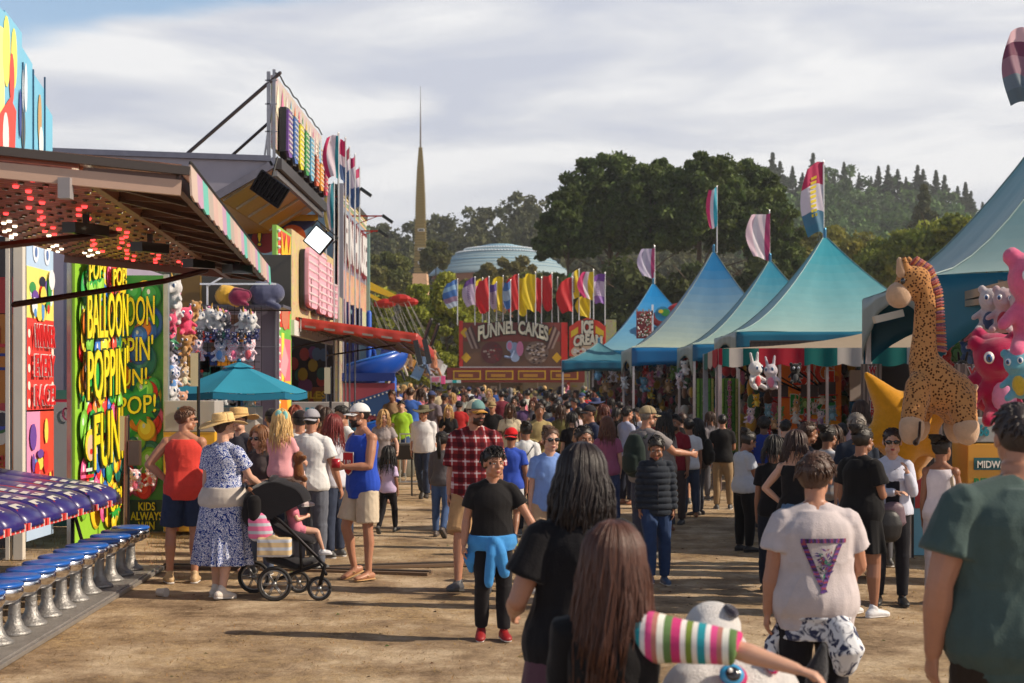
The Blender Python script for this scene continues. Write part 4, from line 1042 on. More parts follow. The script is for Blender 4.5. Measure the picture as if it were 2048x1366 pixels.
for x in (0,1.25,2.6,4.1):MB().box((X4+.08,35.5+x,3.15),(.1,.1,2.1),srgb(50,46,110)).build('balcony_post','paint',fh)
m=MB();m.bar((X4+.5,35.5,3.1),(X4+.5,41.6,3.1),.05,.05,srgb(60,110,180));m.bar((X4+.5,35.5,2.3),(X4+.5,41.6,2.3),.05,.05,srgb(60,110,180))
for k in range(30):m.bar((X4+.5,35.6+k*.205,2.3),(X4+.5,35.6+k*.205,3.1),.022,.022,srgb(120,150,170))
m.bar((X4,41.6,3.1),(X4+.5,41.6,3.1),.05,.05,srgb(60,110,180));m.bar((X4,35.5,3.1),(X4+.5,35.5,3.1),.05,.05,srgb(60,110,180));m.build('balcony_railing','metal',fh)
MB().box((X4+.28,38.5,2.2),(.6,6.3,.12)).build('balcony_floor','paint',fh,color=srgb(50,80,150))
m=MB();m.box((X4+.53,37.7,2.75),(.02,.6,.4));m.build('notice','poster',fh,color=(.7,.7,.72))
frs=CF(X4-.1,35.3);m=MB();m.rect(frs,-.1,1.2,1.5,2.1,.01,srgb(170,80,100));m.shape(frs,[(0,1.5),(1.4,1.95),(1.4,1.2)],.02,srgb(50,90,150))
for k in range(14):m.disc(frs,.1+k*.1,1.45+.035*k,.025,.025,.03,(.8,.8,.75),6);m.disc(frs,.1+k*.1,1.42-.012*k,.025,.025,.03,(.8,.8,.75),6)
m.box((X4+.6,35.3,2.25),(1.6,.1,.2),srgb(40,66,150));m.build('bulb_sign','poster',fh)
for k,(px,py) in enumerate(((700,378),(745,432),(738,462))):
 c=P(px,py,36+k*2);lm=thing('arm_light',['red armed sign light, topmost on the fun house','red armed sign light, rightmost on the fun house','red armed sign light in front of the dripping letters'][k],'lamp',c,0,'arm lights on the fun house')
 m=MB();m.bar(c-V((.55,0,0)),c+V((.3,0,.0)),.035);m.bar(c-V((.5,0,.25)),c+V((.15,0,0)),.02);m.build('arm','metal',lm,color=srgb(170,44,34));MB().box(c+V((.4,0,-.08)),(.32,.18,.08),R=Euler((0,rad(35),0)).to_matrix()).build('lamp_head','metal',lm,color=srgb(60,64,64))
sl=thing('spiral_slide','glossy blue spiral slide winding down beside the fun house','slide',(PX(733,36),36,0))
cx,cy=PX(737,36.4),36.4
m=MB()
def slide(u,v):
 a=rad(75)-u*rad(560);R_=.58
 c=V((cx+R_*math.cos(a)*1.0,cy+R_*math.sin(a),2.75-2.5*u))
 b=-PI*.62+v*PI*1.24;out=V((math.cos(a),math.sin(a),0));w=.42
 return c+out*(w*math.sin(b))+Zv*(w-w*math.cos(b))*(1.15 if b>0 else .7)
m.grid(slide,110,14)
m.build('chute','plastic',sl,smooth=True,color=srgb(26,76,170),solid=.03)
MB().tube([slide(k/80,1) for k in range(81)],.035,8).build('chute_rim','plastic',sl,smooth=True,color=srgb(40,110,205))
for dx,h in ((0,3.9),(.62,2.2)):MB().tube([(cx+dx,cy+.1,0),(cx+dx,cy+.1,h)],.07 if dx==0 else .09,12).build('post','paint',sl,smooth=True,color=srgb(30,86,185))
MB().bar(P(745,830,36),P(782,755,36.3),.05).build('handrail','paint',sl,color=srgb(190,170,160))
FG='tall feather flags behind the trailer header'
def feather(px,top,bot,wpx,Y,cols,label,group,base_py=None,curve=.5,text_c=None,pole=True,zbase=None,vert=False,lean=0):
 p=P(px,top,Y);z0=zbase if zbase is not None else 0
 t=thing('feather_flag',label,'flag',(p.x,Y,z0),0,group)
 w=wpx*Y/F;h=(bot-top)*Y/F;n=len(cols);s=random.Random(int(px*7+top))
 ph=s.uniform(0,6)
 def fn(u,v):
  bow=curve*w*.35*math.sin(PI*v)
  x=p.x-u*(w*(.75+.25*math.sin(PI*min(1,v*.9+.1))))-bow*u+lean*w*v
  return V((x,Y-.05+.12*w*math.sin(u*5+ph+v*3)+.05*w*math.sin(u*11+v*7),p.z-h*v-u*w*.22*(1-v)+.04*h*math.sin(u*4+ph)))
 m=MB();m.grid(fn,14,16,cf=(lambda u,v:cols[min(n-1,int(v*n))]) if not vert else (lambda u,v:cols[min(n-1,int(u*n))]));m.build('cloth','flag',t,smooth=True)
 MB().tube([(p.x,Y,z0),(p.x,Y,p.z+.05)],.022 if Y<60 else .035,6).build('pole','metal',t,color=srgb(190,190,190))
 if text_c:
  mm=MB()
  for k in range(9):
   v=.2+.6*k/9;mm.add([fn(.35,v)-Yv*.06*w,fn(.62,v)-Yv*.06*w,fn(.62,v+.04)-Yv*.06*w,fn(.35,v+.04)-Yv*.06*w],[(0,1,2,3)],text_c)
  mm.build('flag_mark','flag',t)
 return t
MG=srgb(190,40,100);TL=srgb(20,130,150);PW=srgb(215,205,220);FB=srgb(70,100,150)
feather(677,271,357,27,30,[TL,PW,PW,MG],'largest magenta white and teal flag just right of the header',FG,vert=True)
feather(691,280,363,12,31.5,[MG,MG,PW,FB,FB],'magenta white and navy flag second from the header',FG,curve=.2)
feather(699,298,390,12,33,[srgb(140,40,70),PW,FB,FB],'dark magenta flag third from the header',FG,curve=.2)
feather(710,313,395,13,34.5,[MG,PW,PW,FB],'magenta flag with small yellow mark fourth from the header',FG,curve=.2)
feather(719,338,415,22,36,[MG,PW,FB,FB],'rightmost pink and blue flag above the fun house',FG,curve=.2)
feather(652,360,430,14,33,[srgb(230,120,150),PW,srgb(150,160,190)],'small pink and grey flag low beside the header',FG,curve=.2)
feather(668,369,460,18,32.6,[TL,PW,srgb(220,200,120)],'small teal and white flag low beside the header',FG,vert=True)
um=thing('market_umbrella','teal square market umbrella over the ticket boxes','umbrella',(PX(478,21),21,0))
cx,cy=PX(478,21),21.;zt_=PZ(728,21);R_=1.02;ze=PZ(783,21)
def ucan(u,v):
 a=u*2*PI;k=6;q=(a/(2*PI)*k)%1;rr_=R_/max(.001,math.cos((q-.5)*2*PI/k))*math.cos(PI/k)
 r_=rr_*v;z=zt_+(ze-zt_)*(v**1.15)-.06*v*(1-v)-.03*math.sin(PI*q)*v
 return V((cx+r_*math.cos(a+.35),cy+r_*math.sin(a+.35),z))
MB().grid(lambda u,v:ucan(u,.02+.98*v),60,12).build('canopy','canvas',um,color=srgb(52,150,180))
MB().grid(lambda u,v:ucan(u,.02+.2*v)+Zv*.035,60,3).build('vent_cap','canvas',um,color=srgb(52,150,180))
MB().grid(lambda u,v:ucan(u,1)-Zv*(.01+.09*v),60,1).build('valance','canvas',um,color=srgb(30,116,150))
m=MB()
for k in range(6):a=k/6;m.bar(ucan(a,.05)-Zv*.03,ucan(a,.99)-Zv*.03,.015)
m.build('ribs','metal',um,color=BLK);MB().tube([(cx,cy,0),(cx,cy,zt_)],.025,8).build('pole','metal',um,color=srgb(60,40,34));MB().ell((cx,cy,zt_+.05),.035).build('finial','metal',um,color=srgb(40,110,140))
KG='yellow ticket kiosks'
def kiosk(px0,px1,top,Y,num,label,neon=True,split=None):
 x0,x1=PX(px0,Y),PX(px1,Y);w=x1-x0;z=PZ(top,Y);t=thing('ticket_kiosk',label,'kiosk',((x0+x1)/2,Y,0),0,KG);c=(x0+x1)/2
 MB().box((c,Y+.3,(z-.42)/2+.02),(w,.6,z-.46)).build('body','paint',t,color=srgb(222,168,44),bevel=.01)
 MB().box((c,Y+.3,z-.22),(w*.99,.58,.42)).build('header_box','paint',t,color=srgb(176,170,165),bevel=.01)
 fr=CF(x0,Y-.003)
 text(num,fr,w*.26,z-.27,w*.26+.17,z-.1,srgb(30,140,170),t,h=.002)
 m=MB();m.rect(fr,.06,z-.82,w*.62,z-.72,.003,srgb(18,60,76));m.shape(fr,[(w*.62+.06*math.cos(a),z-.76+.07*math.sin(a)) for a in [k*PI/5*2 for k in range(5)]],.006,srgb(30,110,150));m.rect(fr,.0,z-.43,w,z-.415,.003,srgb(120,110,90));m.build('name_band','poster',t)
 text('MIDWAY',fr,.09,z-.8,w*.52,z-.745,(.8,.8,.75),t,h=.01,bold=.02)
 text('RIDE',fr,.06,z-1.04,w*.42,z-.94,srgb(30,130,60),t,h=.003,bold=.05);text('TICKETS' if num!='59' else 'GAMES',fr,w*.1,z-1.19,w*.7,z-1.09,srgb(30,130,60),t,h=.003,bold=.05)
 burst(m2:=MB(),fr,w*.05,z-1.14,.04,.004,srgb(30,130,60),5);m2.build('star','poster',t)
 text('USE CASH\nOR CARD',fr,.04,z-1.75,w*.3,z-1.55,srgb(190,70,50),t,h=.003)
kiosk(327,430,800,19.0,'57','yellow ticket kiosk numbered 57 behind the man in the red tank top')
kiosk(432,512,812,20.4,'58','yellow kiosk behind the straw hats under the teal umbrella')
kiosk(582,690,803,24,'59','yellow ticket kiosk numbered 59 behind the men in white shirts')
for px,top,Y,lab in ((397,706,18.8,'dark pole with cream light bar beside the teal umbrella'),(661,735,23.8,'grey pole with cream light bar above kiosk 59'),(256,832,18.2,'thin pole beside the kids always win board')):
 t=thing('light_pole',lab,'pole',(PX(px,Y),Y,0));z=PZ(top,Y)
 MB().tube([(PX(px,Y),Y,0),(PX(px,Y),Y,z)],.022,6).build('shaft','metal',t,color=srgb(50,50,56));MB().box((PX(px,Y)-.05,Y,z-.22),(.1,.05,.44)).build('light_bar','plastic',t,color=srgb(205,196,165))
#tents
TEAL=srgb(20,120,160)
def tent(FL,BL,FR,BR,ze,zp,peak,label,top=srgb(28,120,170),low=srgb(164,178,168),val=srgb(10,104,150),arch_side=.75,vd=.42,posts=(0,1,2,3),bottom_front=None,archf=.1):
 C=[V((*c,0)) for c in (FL,FR,BR,BL)];pk=V((*peak,0))
 t=thing('canopy_tent',label,'tent',(pk.x,pk.y,0),0,'teal peaked canopy tents')
 n=14;m=MB()
 for i in range(4):
  a,b=C[i],C[(i+1)%4]
  def fn(u,v,a=a,b=b):
   e=a.lerp(b,u);p=pk.lerp(e,.02+.98*v);r=.02+.98*v
   z=ze+(zp-ze)*((1-r)**1.55)-.10*math.sin(PI*u)*v*(1-v)*3
   return V((p.x,p.y,z+.02*math.sin(u*14+i)*v+.035*math.sin(u*33+2*math.sin(v*5))*v*(1-v)))
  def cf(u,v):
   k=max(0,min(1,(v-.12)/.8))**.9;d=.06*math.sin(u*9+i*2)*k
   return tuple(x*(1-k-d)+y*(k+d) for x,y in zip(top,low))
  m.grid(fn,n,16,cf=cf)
 m.build('roof','vinyl',t,smooth=True)
 for i in range(4):MB().tube([pk.lerp(C[i],.02+.98*v/12)+Zv*(ze+.012+(zp-ze)*((.98-.98*v/12)**1.55)) for v in range(13)],.012,5).build('roof_seam','vinyl',t,color=tuple(q*.8 for q in low))
 for i in range(4):
  a,b=C[i],C[(i+1)%4];side=i in (1,3);out=(b-a).cross(Zv).normalized()
  def fv(u,v,a=a,b=b,side=side,out=out):
   e=a.lerp(b,u);
   if side:d=vd+arch_side*(abs(2*u-1)**2.6)*.9-.12
   else:d=vd+archf*(abs(2*u-1)**(5 if archf>.5 else 2.2))
   return V((e.x,e.y,ze))+out*(.015+.012*math.sin(u*30))-Zv*d*v
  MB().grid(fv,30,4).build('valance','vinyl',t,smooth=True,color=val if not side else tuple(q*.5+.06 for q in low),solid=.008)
 for i in posts:
  c=C[i].lerp(pk,.02);MB().box((c.x,c.y,ze/2),(.075,.075,ze)).build('post','metal',t,color=srgb(215,205,205),bevel=.006)
 m=MB()
 for i in range(4):
  a,b=C[i].lerp(pk,.02),C[(i+1)%4].lerp(pk,.02);m.bar(a+Zv*(ze-.06),b+Zv*(ze-.06),.05,.05)
 m.build('eave_frame','metal',t,color=srgb(190,188,185));MB().tube([V((pk.x,pk.y,zp-.25)),V((pk.x,pk.y,zp+.15))],.05,8).build('peak_cap','metal',t,color=srgb(60,110,140))
 return t
def teal_flag(px,top,bot,w,Y,cols,lab,vert=False,base=None,curve=.3,mark=None):
 return feather(px,top,bot,w,Y,cols,lab,'flags on the tent peaks',zbase=PZ(base,Y),vert=vert,curve=curve,text_c=mark)
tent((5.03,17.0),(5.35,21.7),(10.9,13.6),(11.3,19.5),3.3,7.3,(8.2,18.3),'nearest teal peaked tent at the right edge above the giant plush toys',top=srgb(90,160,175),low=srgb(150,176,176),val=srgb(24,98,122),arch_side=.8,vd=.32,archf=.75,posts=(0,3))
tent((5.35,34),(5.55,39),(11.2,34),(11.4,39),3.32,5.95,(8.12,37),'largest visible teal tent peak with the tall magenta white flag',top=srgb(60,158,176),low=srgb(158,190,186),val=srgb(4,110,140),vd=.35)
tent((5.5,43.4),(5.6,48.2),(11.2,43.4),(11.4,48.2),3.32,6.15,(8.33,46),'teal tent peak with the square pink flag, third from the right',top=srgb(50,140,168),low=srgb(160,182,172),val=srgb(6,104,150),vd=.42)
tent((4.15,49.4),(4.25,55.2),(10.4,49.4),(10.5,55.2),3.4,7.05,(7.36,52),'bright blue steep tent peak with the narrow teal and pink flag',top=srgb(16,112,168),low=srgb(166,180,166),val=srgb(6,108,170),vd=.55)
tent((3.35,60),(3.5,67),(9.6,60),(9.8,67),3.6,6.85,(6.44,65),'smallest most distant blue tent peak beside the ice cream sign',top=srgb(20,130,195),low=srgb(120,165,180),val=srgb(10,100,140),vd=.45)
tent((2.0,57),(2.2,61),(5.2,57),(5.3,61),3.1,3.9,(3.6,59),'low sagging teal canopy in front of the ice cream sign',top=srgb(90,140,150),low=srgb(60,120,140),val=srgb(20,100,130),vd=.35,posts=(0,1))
teal_flag(1647,326,470,42,37,[srgb(190,40,90),srgb(190,40,90),PW,PW,PW,srgb(70,120,150),srgb(60,120,150)],'tallest flag, magenta white and teal, on the largest tent peak',base=478,mark=srgb(220,200,40))
teal_flag(1539,424,517,44,46,[srgb(170,60,110),srgb(225,210,220),srgb(230,220,228),srgb(220,190,205)],'square pale pink flag on the third tent peak',vert=True,base=526)
teal_flag(1434,375,455,20,52,[srgb(40,160,185),PW,srgb(210,50,110)],'narrow teal white and pink flag on the steep blue tent',vert=True,base=505)
teal_flag(1309,494,555,32,65,[srgb(170,60,110),srgb(190,180,205),srgb(200,195,215),srgb(170,160,190)],'small mauve flag on the most distant tent peak',vert=True,base=575)
feather(2062,55,212,56,18.5,[srgb(220,180,190),srgb(120,60,90),srgb(150,110,130),srgb(110,125,140),srgb(100,115,125)],'wind twisted pink and grey flag at the right photo edge','flags on the tent peaks',zbase=5.7,curve=.3)
t=thing('striped_canopy','low canopy with red green and white striped scalloped valance','tent',(6.3,28,0))
A_,B_=V((PX(1437,27),27,PZ(697,27))),V((PX(1960,27),27,PZ(694,27)));C_=V((PX(1437,27)+.35,31.5,PZ(697,27)));pk=V((PX(1960,29),29.4,PZ(600,29.4)))
D_=V((B_.x,31.5,B_.z))
m=MB();m.grid(lambda u,v:A_.lerp(B_,u).lerp(pk,v*.98)-Zv*.25*math.sin(PI*v)*(1-.3*u),20,10);m.grid(lambda u,v:C_.lerp(A_,u).lerp(pk,v*.98)-Zv*.3*math.sin(PI*v),10,10);m.grid(lambda u,v:D_.lerp(C_,u).lerp(pk,v*.98)-Zv*.25*math.sin(PI*v),10,10)
m.build('roof','canvas',t,smooth=True,color=srgb(176,158,136))
sc=[srgb(185,40,56),srgb(16,118,112),srgb(16,118,112),srgb(205,196,190),srgb(16,118,112),srgb(16,118,112)]
def stripe(u,v=0):
 px=1437+523*u
 return srgb(178,30,52) if (px<1445 or 1516<px<1607 or 1860<px<1930) else (srgb(202,194,188) if (1458<px<1486 or 1673<px<1745 or 1815<px<1860) else srgb(12,112,108))
m=MB();m.grid(lambda u,v:A_.lerp(B_,u)+V((0,-.02-.015*math.sin(u*60),0))-Zv*v*(.3+.06*abs(math.sin(u*523/62*PI/1))),150,3,cf=stripe)
m.grid(lambda u,v:C_.lerp(A_,u)+V((-.02,0,0))-Zv*v*(.3+.06*abs(math.sin(u*3*PI))),24,3,cf=lambda u,v:[srgb(12,112,108),srgb(202,194,188),srgb(178,30,52)][int(u*2.99)])
m.build('valance','canvas',t,solid=.008)
for x in (A_.x+.03,PX(1560,27),PX(1618,27),PX(1655,27)):MB().box((x,27.04,1.35),(.07 if x<4.2 else .05,.06,2.7)).build('post','metal',t,color=srgb(200,180,178))
MB().box((C_.x,31.4,1.35),(.1,.1,2.75)).build('post','metal',t,color=srgb(150,160,175))
#booth walls on the right
BY= lambda px:66 if px<1250 else 55.6 if px<1360 else 48.2 if px<1440 else 39 if px<1500 else 31.8
rw=thing('prize_booth_row','dark shaded prize booths under the teal tents','game booth',(7.5,40,0))
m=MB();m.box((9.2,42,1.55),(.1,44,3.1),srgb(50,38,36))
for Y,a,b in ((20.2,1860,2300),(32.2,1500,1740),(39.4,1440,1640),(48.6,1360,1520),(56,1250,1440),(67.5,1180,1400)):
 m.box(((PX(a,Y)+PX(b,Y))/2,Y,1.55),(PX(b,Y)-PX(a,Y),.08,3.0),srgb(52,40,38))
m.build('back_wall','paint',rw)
m=MB();rr=random.Random(14);
for i in range(560):
 px=rr.uniform(1190,1720);Y=BY(px)-rr.uniform(.3,1.2);p=P(px,rr.uniform(725,850),Y)
 c=rr.choice([srgb(170,50,50),srgb(190,150,60),srgb(90,60,45),srgb(60,90,120),srgb(140,110,90),srgb(190,180,170),srgb(70,110,80),srgb(170,90,110),srgb(50,40,50)])
 m.ell(p,(rr.uniform(.07,.16),)*2+(rr.uniform(.1,.22),),n=7,m=5,col=c)
tag(m.build('hanging_prizes','plush',rw,smooth=True),kind='stuff')
m=MB()
for Y,a,b in ((32,1500,1740),(38.9,1440,1560),(21.6,1885,1990)):
 for k in range(26):x=PX(a,Y)+(PX(b,Y)-PX(a,Y))*k/25;m.bar((x,Y,.9),(x,Y,3.0),.012)
 for k in range(18):m.bar((PX(a,Y),Y-.01,.95+k*.12),(PX(b,Y),Y-.01,.95+k*.12),.012)
m.build('wire_grid','metal',rw,color=srgb(30,28,28))
for k,(px0,px1,Y) in enumerate(((1393,1428,36.5),(1442,1476,32.5))):
 t=thing('bamboo_sign',['bamboo patterned vertical prize every time sign, partly hidden by a man','bamboo patterned vertical prize every time sign beside the striped canopy post'][k],'sign',(PX(px0,Y),Y,0));fr=CF(PX(px0,Y),Y);w=PX(px1,Y)-PX(px0,Y);z0,z1=PZ(905,Y),PZ(757,Y)
 m=MB();m.rect(fr,0,z0,w,z1,0,srgb(60,120,40),.03);m.build('board','poster',t);m=MB()
 for i in range(5):
  c=[srgb(110,160,50),srgb(70,130,50),srgb(190,170,80),srgb(80,150,60),srgb(170,170,90)][i];x=w*(.1+.2*i)
  m.tube([fr[0]+V((x,-.05,z0)),fr[0]+V((x,-.05,z1))],w*.075,6,cap='flat',col=c)
  for j in range(5):z=z0+(z1-z0)*(j+.3*(i%3))/5;m.tube([fr[0]+V((x,-.05,z)),fr[0]+V((x,-.05,z+.03))],w*.088,6,cap='flat',col=tuple(q*.6 for q in c))
 m.build('bamboo_canes','paint',t,smooth=False)
 text('\n'.join('PRIZE'),fr,w*.28,z0+(z1-z0)*.63,w*.62,z1-.05,srgb(170,40,110),t,h=.12,outline=srgb(225,200,215),off=.05);text('\n'.join('EVERYTIME'),fr,w*.28,z0-.05,w*.62,z0+(z1-z0)*.6,srgb(170,40,110),t,h=.12,outline=srgb(225,200,215),off=.05)
Y=30.5;t=thing('prize_board','orange board with red and green outlined letters behind the basketball hoops','sign',(PX(1620,Y),Y,0));fr=CF(PX(1560,Y),Y);w=PX(1682,Y)-PX(1560,Y)
m=MB();m.rect(fr,0,1.0,w,2.75,0,srgb(228,120,20),.03);rr=random.Random(5)
for i in range(16):m.disc(fr,rr.uniform(.1,w-.1),rr.uniform(1.2,2.6),.12,.08,.033+i*.001,rr.choice([srgb(240,160,30),srgb(200,90,20),srgb(235,140,30)]),10)
m.build('board','poster',t);text('BIG',fr,.25,2.0,w-.15,2.62,srgb(200,50,24),t,h=.055,outline=WHITE,off=.03,bold=.04);text('PRIZE',fr,.2,1.4,w-.12,1.85,srgb(20,140,60),t,h=.055,outline=WHITE,off=.03,bold=.04)
m=MB();m.rect(CF(PX(1690,Y),Y-.4),0,1.7,.36,2.35,0,srgb(200,185,180),.05);m.rect(CF(PX(1690,Y),Y-.4),0,1.0,.36,1.68,0,srgb(30,90,140),.05);t2=m.build('notice_board','poster');tag(t2,'plain pale and blue notice board right of the orange board','sign')
for i,(x0,y0,x1,y1) in enumerate(((1478,735,1560,790),(1525,748,1620,790),(1600,745,1655,785))):
 t=thing('basketball_hoop',['basketball hoop on black arm, nearest the striped canopy post','middle basketball hoop on a long black arm','basketball hoop in front of the green letters'][i],'hoop',(PX(x1,28.5),28.5,0),0,'basketball hoops under the striped canopy')
 m=MB();m.tube([P(x0,y0,28),P(x1,y1,28.4)],.022,6);m.tube([P(x0+20,y0-4,28),P(x1,y1,28.4)],.015,6);m.build('arm','metal',t,color=BLK)
 c=P(x1,y1,28.2);m=MB();m.tube([c+V((.17*math.cos(a),-.15+.17*math.sin(a),-.05)) for a in [k*PI/8 for k in range(17)]],.012,5,cap='flat');m.build('rim','metal',t,color=srgb(190,30,30));MB().box(c+V((0,.05,.08)),(.34,.02,.26)).build('backboard','paint',t,color=srgb(60,40,36))
GR='plush prizes hanging in the shaded booths on the right'
rnd=random.Random(77)
rcols=[('tan',srgb(190,150,110)),('white',WH),('pink',srgb(220,120,140)),('light blue',srgb(110,160,190)),('brown',srgb(110,74,50)),('red',srgb(180,40,40)),('yellow',srgb(220,180,50)),('green',srgb(110,150,70)),('black',srgb(36,32,34)),('purple',srgb(120,80,140))]
spots=[(1195,745),(1212,770),(1205,718),(1228,748),(1250,765),(1262,745),(1290,740),(1302,758),(1318,740),(1300,785),(1290,768),(1335,770),(1345,745),(1362,760),(1372,735),(1500,745),(1520,742),(1545,738),(1500,830),(1515,800),(1535,820),(1548,845),(1560,825),(1572,850),(1590,832),(1600,855),(1612,838),(1625,852),(1640,835),(1652,850),(1665,825),(1592,812),(1610,800),(1628,815),(1645,795),(1658,790),(1540,872),(1562,880),(1655,745),(1668,760),(1630,740),(1740,770),(1755,790),(1745,820),(1770,800),(1690,740)]
for i,(px,py) in enumerate(spots):
 near='under the striped canopy' if 1430<px<1720 else ('behind the white tent posts' if px<1430 else 'behind the giraffe')
 cn,c=rcols[(i*7+3)%10];kd=['bear','bunny','bear','monster','bear'][i%5];Y=31 if px>1430 else BY(px)-1.5;Y=24.5 if px>1730 else Y;Y=28.9 if 1480<px<1720 and py>780 else Y
 plush(kd,px,py,Y,rnd.uniform(26,36),c,'%s plush %s hanging %s, %s'%(cn,kd if kd!='monster' else 'creature',near,['beside a tent post' if px<1430 else 'low near the counter' if py>810 else 'up high','left part' if (px%300)<120 else 'right part'][i%2]),GR,rz=rad(rnd.uniform(-40,20)))
plush('bunny',1510,748,26.6,62,WH,'large white and red plush dog hanging at the left end of the striped canopy',GR,rz=rad(40),sub={'belly':srgb(200,60,70)})
plush('bunny',1545,752,26.8,58,srgb(210,200,210),'large white plush with pink paws beside the white and red one',GR,rz=rad(-30),sub={'belly':srgb(220,130,160)})
t=plush('bear',1590,745,26.7,44,srgb(20,18,20),'black plush gorilla hanging before the orange board',GR)
ord2=['far left','left','inner left','centre left','centre','centre right','shadowed','inner','edge','outer','corner','hidden','front','back','right','far right','middle']
def big(kind,px,py,Y,sp,c,lab,sub=None,rz=0): return plush(kind,px,py,Y,sp,c,lab,'giant plush prizes in the nearest tent',rz=rz,sub=sub)
big('bear',1902,640,19,66,srgb(150,24,36),'dark red plush toy in the shaded corner of the nearest tent',{'belly':srgb(190,150,140)})
big('bear',1932,630,18.6,62,srgb(60,64,84),'blue grey plush toy right of the dark red one')
big('bear',1915,695,18.8,60,srgb(60,120,60),'green plush toy at the bottom of the shaded corner')
big('bear',1935,708,18.4,58,srgb(60,90,140),'small blue plush face beside the green one')
big('bear',1975,618,14.2,100,srgb(208,198,200),'giant white plush with navy patch, leftmost of the hanging row',{'belly':srgb(60,80,120)},rad(-25))
big('bear',2006,618,14.0,100,srgb(208,180,184),'giant white and red plush, second of the hanging row',{'belly':srgb(190,50,70)},rad(-25))
big('bear',2036,620,13.8,100,srgb(210,190,192),'giant white plush with red ears, third of the hanging row',{'belly':srgb(190,50,70)},rad(-25))
big('bear',1978,740,13.6,180,srgb(196,40,92),'giant magenta plush with big blue eye, left of the pair',{'belly':srgb(225,150,190)},rad(-20))
big('bear',2012,752,13.2,190,srgb(180,30,80),'giant dark pink plush overlapping the magenta one',{'belly':srgb(225,150,190)},rad(-15))
big('bear',2072,600,12.4,230,srgb(232,110,150),'huge pink leopard spotted plush cut by the right edge', None,rad(-20))
big('bear',2046,745,12.2,110,srgb(110,180,200),'rainbow plush owl with yellow beak at the right edge',{'belly':srgb(230,190,60)},rad(-20))
rnd=random.Random(19)
for i,(px,py) in enumerate([(1893,600),(1920,592),(1948,590),(1968,585),(1995,580),(2022,575),(1890,660),(1950,668),(1895,720),(1925,745),(1905,770),(1955,800),(1985,815),(1972,690),(2040,660),(2035,820),(1962,745)]):
 cn,c=rcols[(i*3+1)%10];big('bear' if i%3 else 'bunny',px,py,17.6+(i%3)*.5,rnd.uniform(52,66),c,'%s plush %s packed in the nearest tent, %s row, %s'%(cn,'bear' if i%3 else 'rabbit','upper' if py<630 else 'middle' if py<740 else 'lower',ord2[i%17]+' spot'), None,rad(rnd.uniform(-40,0)))
for px,Y,w_,lab,z0_,z1_ in ((1945,16.6,.42,'wooden slat column with red vertical winner letters beside the giant toys',PZ(838,16.6),PZ(728,16.6)),(1742,20.8,.3,'pale column with faded winner letters under the canopy corner',PZ(835,20.8),PZ(728,20.8))):
 t=thing('winner_column',lab,'sign',(PX(px,Y),Y,0));fr=CF(PX(px,Y)-w_/2,Y);m=MB()
 m.rect(fr,0,0,w_,z1_,0,srgb(110,92,84),.04)
 for k in range(5):m.rect(fr,.02+k*w_/5,0,.05+k*w_/5,z1_,.042,srgb(150,130,120),.01)
 m.build('slats','wood',t);text('\n'.join('WINNER'),fr,w_*.3,z0_,w_*.72,z1_-.03,srgb(170,24,34),t,h=.055,outline=(.7,.68,.68),off=.05,bold=.04)
kt= None
def kiosk66():
 Y=14.0;x0,x1=PX(1935,Y),PX(2085,Y);w=x1-x0;z=PZ(838,Y);t=thing('ticket_kiosk','ticket kiosk numbered 66 at the right edge','kiosk',((x0+x1)/2,Y,0),0,KG)
 MB().box(((x0+x1)/2,Y+.25,(z-.24)/2),(w,.5,z-.24)).build('body','paint',t,color=srgb(205,150,50),bevel=.01);MB().box(((x0+x1)/2,Y+.25,z-.11),(w,.5,.24)).build('header_box','paint',t,color=srgb(160,165,165),bevel=.01)
 fr=CF(x0,Y-.003);text('66',fr,.1,z-.17,.21,z-.05,srgb(20,130,150),t,h=.002,bold=.04);m=MB();m.rect(fr,.06,z-.5,.6,z-.38,.003,srgb(20,90,100));m.build('name_band','poster',t)
 text('MIDWAY',fr,.09,z-.48,.42,z-.41,(.8,.8,.75),t,h=.01);text('RIDE',fr,.06,z-.68,.28,z-.58,srgb(30,120,60),t,h=.003,bold=.05);text('TICKETS',fr,.13,z-.82,.5,z-.72,srgb(30,120,60),t,h=.003,bold=.05);m=MB();burst(m,fr,.06,z-.77,.045,.004,srgb(30,130,60),5);m.build('star','poster',t)
kiosk66()
t=thing('striped_pole','cream and black pole standing behind the crowd on the right','pole',(PX(1817,16.4),16.4,0));MB().box((PX(1817,16.4),16.4,1.0),(.05,.05,2.0)).build('shaft','paint',t,color=srgb(215,200,185));MB().box((PX(1825,16.4),16.42,.45),(.03,.05,.9)).build('black_shaft','paint',t,color=BLK)  # second shaft is the pole's black part, thinner and shorter than the cream one
t=thing('counter_panel','pale blue booth counter panel with a red mark behind the crowd','counter',(PX(1880,16.6),16.6,0));m=MB();m.box((PX(1880,16.8),16.8,.5),(.8,.3,1.0));m.build('panel','poster',t,color=srgb(120,180,200));m=MB();m.rect(CF(PX(1832,16.6),16.64),0,.55,.14,.95,0,srgb(200,60,60));m.build('red_mark','poster',t)
